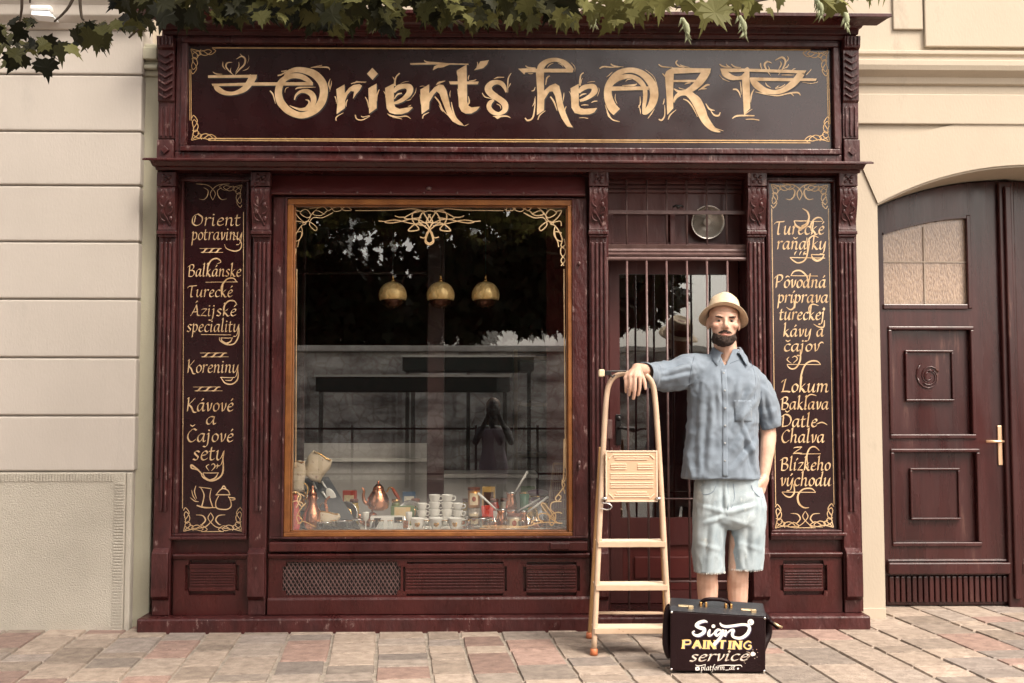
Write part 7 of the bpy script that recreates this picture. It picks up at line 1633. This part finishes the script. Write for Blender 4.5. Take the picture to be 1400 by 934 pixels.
while N_ < 2500:      # the fringe that the picture shows
    px = rt.uniform(-80,1290); D = rt.uniform(-2.6,-1.25); sz = rt.uniform(.05,.115)*(1.25 if px > 850 else 1)
    dens = .95 if px < 780 else (.4 if px < 900 else (.17 if px < 1180 else .05))
    if rt.random() > dens: continue
    if 145 < px < 255 and rt.random() < .35: continue
    lim = bottom(px)*(1-.45*rt.random()**1.6); py = rt.uniform(-130, lim-6)
    k_ = FPX/(D+6.3)*sz
    if px < 145 and (py < 22 or rt.random() < .3): continue
    if py+k_*.75 > lim: py = lim-k_*.75
    if noise.noise(Vector((px*.03,py*.05,2.2))) > .14 and py > 0: continue
    if px < 600: sh = rt.random()**2*.55  # light painted into the tint: backlit dark leaves left, sunlit ones right
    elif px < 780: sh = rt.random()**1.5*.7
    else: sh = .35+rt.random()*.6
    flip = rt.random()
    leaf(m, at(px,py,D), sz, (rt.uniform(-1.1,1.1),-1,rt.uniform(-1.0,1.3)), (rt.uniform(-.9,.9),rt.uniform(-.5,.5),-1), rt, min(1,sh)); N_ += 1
for _ in range(800):  # the rest of the crown above and around
    x = rt.gauss(-1.5,1.9); y = rt.uniform(-4.6,-1.2); z = rt.uniform(3.55,6.6)
    if x > .9+.3*math.sin(z*4): continue
    leaf(m, Vector((x,y,z)), rt.uniform(.15,.26), (rt.uniform(-1,1),rt.uniform(-1,1),rt.uniform(.2,1)), (rt.uniform(-1,1),rt.uniform(-1,1),-.7), rt, rt.random()*.6)
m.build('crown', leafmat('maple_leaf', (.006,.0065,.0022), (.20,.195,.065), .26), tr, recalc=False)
for px,py,py2 in ((934,25,54),(1012,22,50),(1152,10,40),(1117,0,22),(806,20,34)):
    m = MB(); m.col = (1,1,1,1); a = at(px-2,py,-1.6); b_ = at(px+7,py2,-1.6); c = cat([a,a*.6+b_*.4+Vector((.01,0,0)),b_],6); m.tube(c,[.004]+[.010]*4+[.013]*4+[.008]*3+[.003],7)
    for k in range(14):
        p = a*(1-k/14)+b_*(k/14); d = Vector((rt.uniform(-1,1),rt.uniform(-.6,.6),-1)).normalized(); m.tube([p,p+d*.035],[.006,.001],5)
    m.build('seed_cluster', mat('pale_green_seed', (.30,.33,.20), .7), tr, True)
def far_tree(label, x, y, hgt, rx, zc, n, seed, sz=.30):
    r = random.Random(seed); t = thing('broadleaf_tree', label, 'tree', (x,y,0), 'dark trees across the street'); m = MB()
    m.tube([(x,y,-.05),(x+.1,y,2.0),(x,y,hgt*.6)],[.22,.17,.08],10); m.build('trunk', bark, t, True)
    m = MB()
    for k in range(5): a = k*1.3; m.tube([(x,y,2.2+.3*k),(x+rx*.5*math.cos(a),y+rx*.4*math.sin(a),3.2+.5*k)],[.07,.02],6)
    m.build('limb', bark, t, True)
    m = MB(); cl = [(x+r.gauss(0,rx*.45),y+r.gauss(0,.8),zc+r.gauss(0,(hgt-zc)*.45),r.uniform(.6,1.2)) for _ in range(46)]+[(x+r.uniform(-rx,rx),y+r.gauss(0,.5),r.uniform(2.9,3.8),.8) for _ in range(16)]
    for _ in range(n):
        cx,cy,cz,cr = r.choice(cl); d = Vector((r.gauss(0,1),r.gauss(0,1),r.gauss(0,1))).normalized()*cr*r.random()**.4
        c = Vector((cx,cy,cz))+d
        if c.z < (2.60+.10*max(0,c.x) if c.x > -1.3 else 2.05+.3*math.sin(c.x*3.7))+.2*math.sin(c.x*2.1)+.15*math.sin(c.x*5.3): continue
        leaf(m, c, sz*r.uniform(.7,1.3), (r.uniform(-1,1),r.uniform(-1,1),r.uniform(-.2,1)), (r.uniform(-1,1),r.uniform(-1,1),-.8), r, r.random()*.4)
    m.build('crown', leafmat('far_leaf', (.010,.013,.005), (.035,.042,.016), .2), t, recalc=False)
far_tree('big dark tree across the street at the left, mirrored in the window', -6.6,-15.6,12,3.8,6.2,12000,1)
far_tree('big dark tree across the street in the middle, mirrored in the window', -2.0,-15.4,11,3.4,5.9,12000,2)
far_tree('smaller dark tree across the street at the right, mirrored in the window', 1.7,-15.0,5.6,1.9,4.2,5000,3)
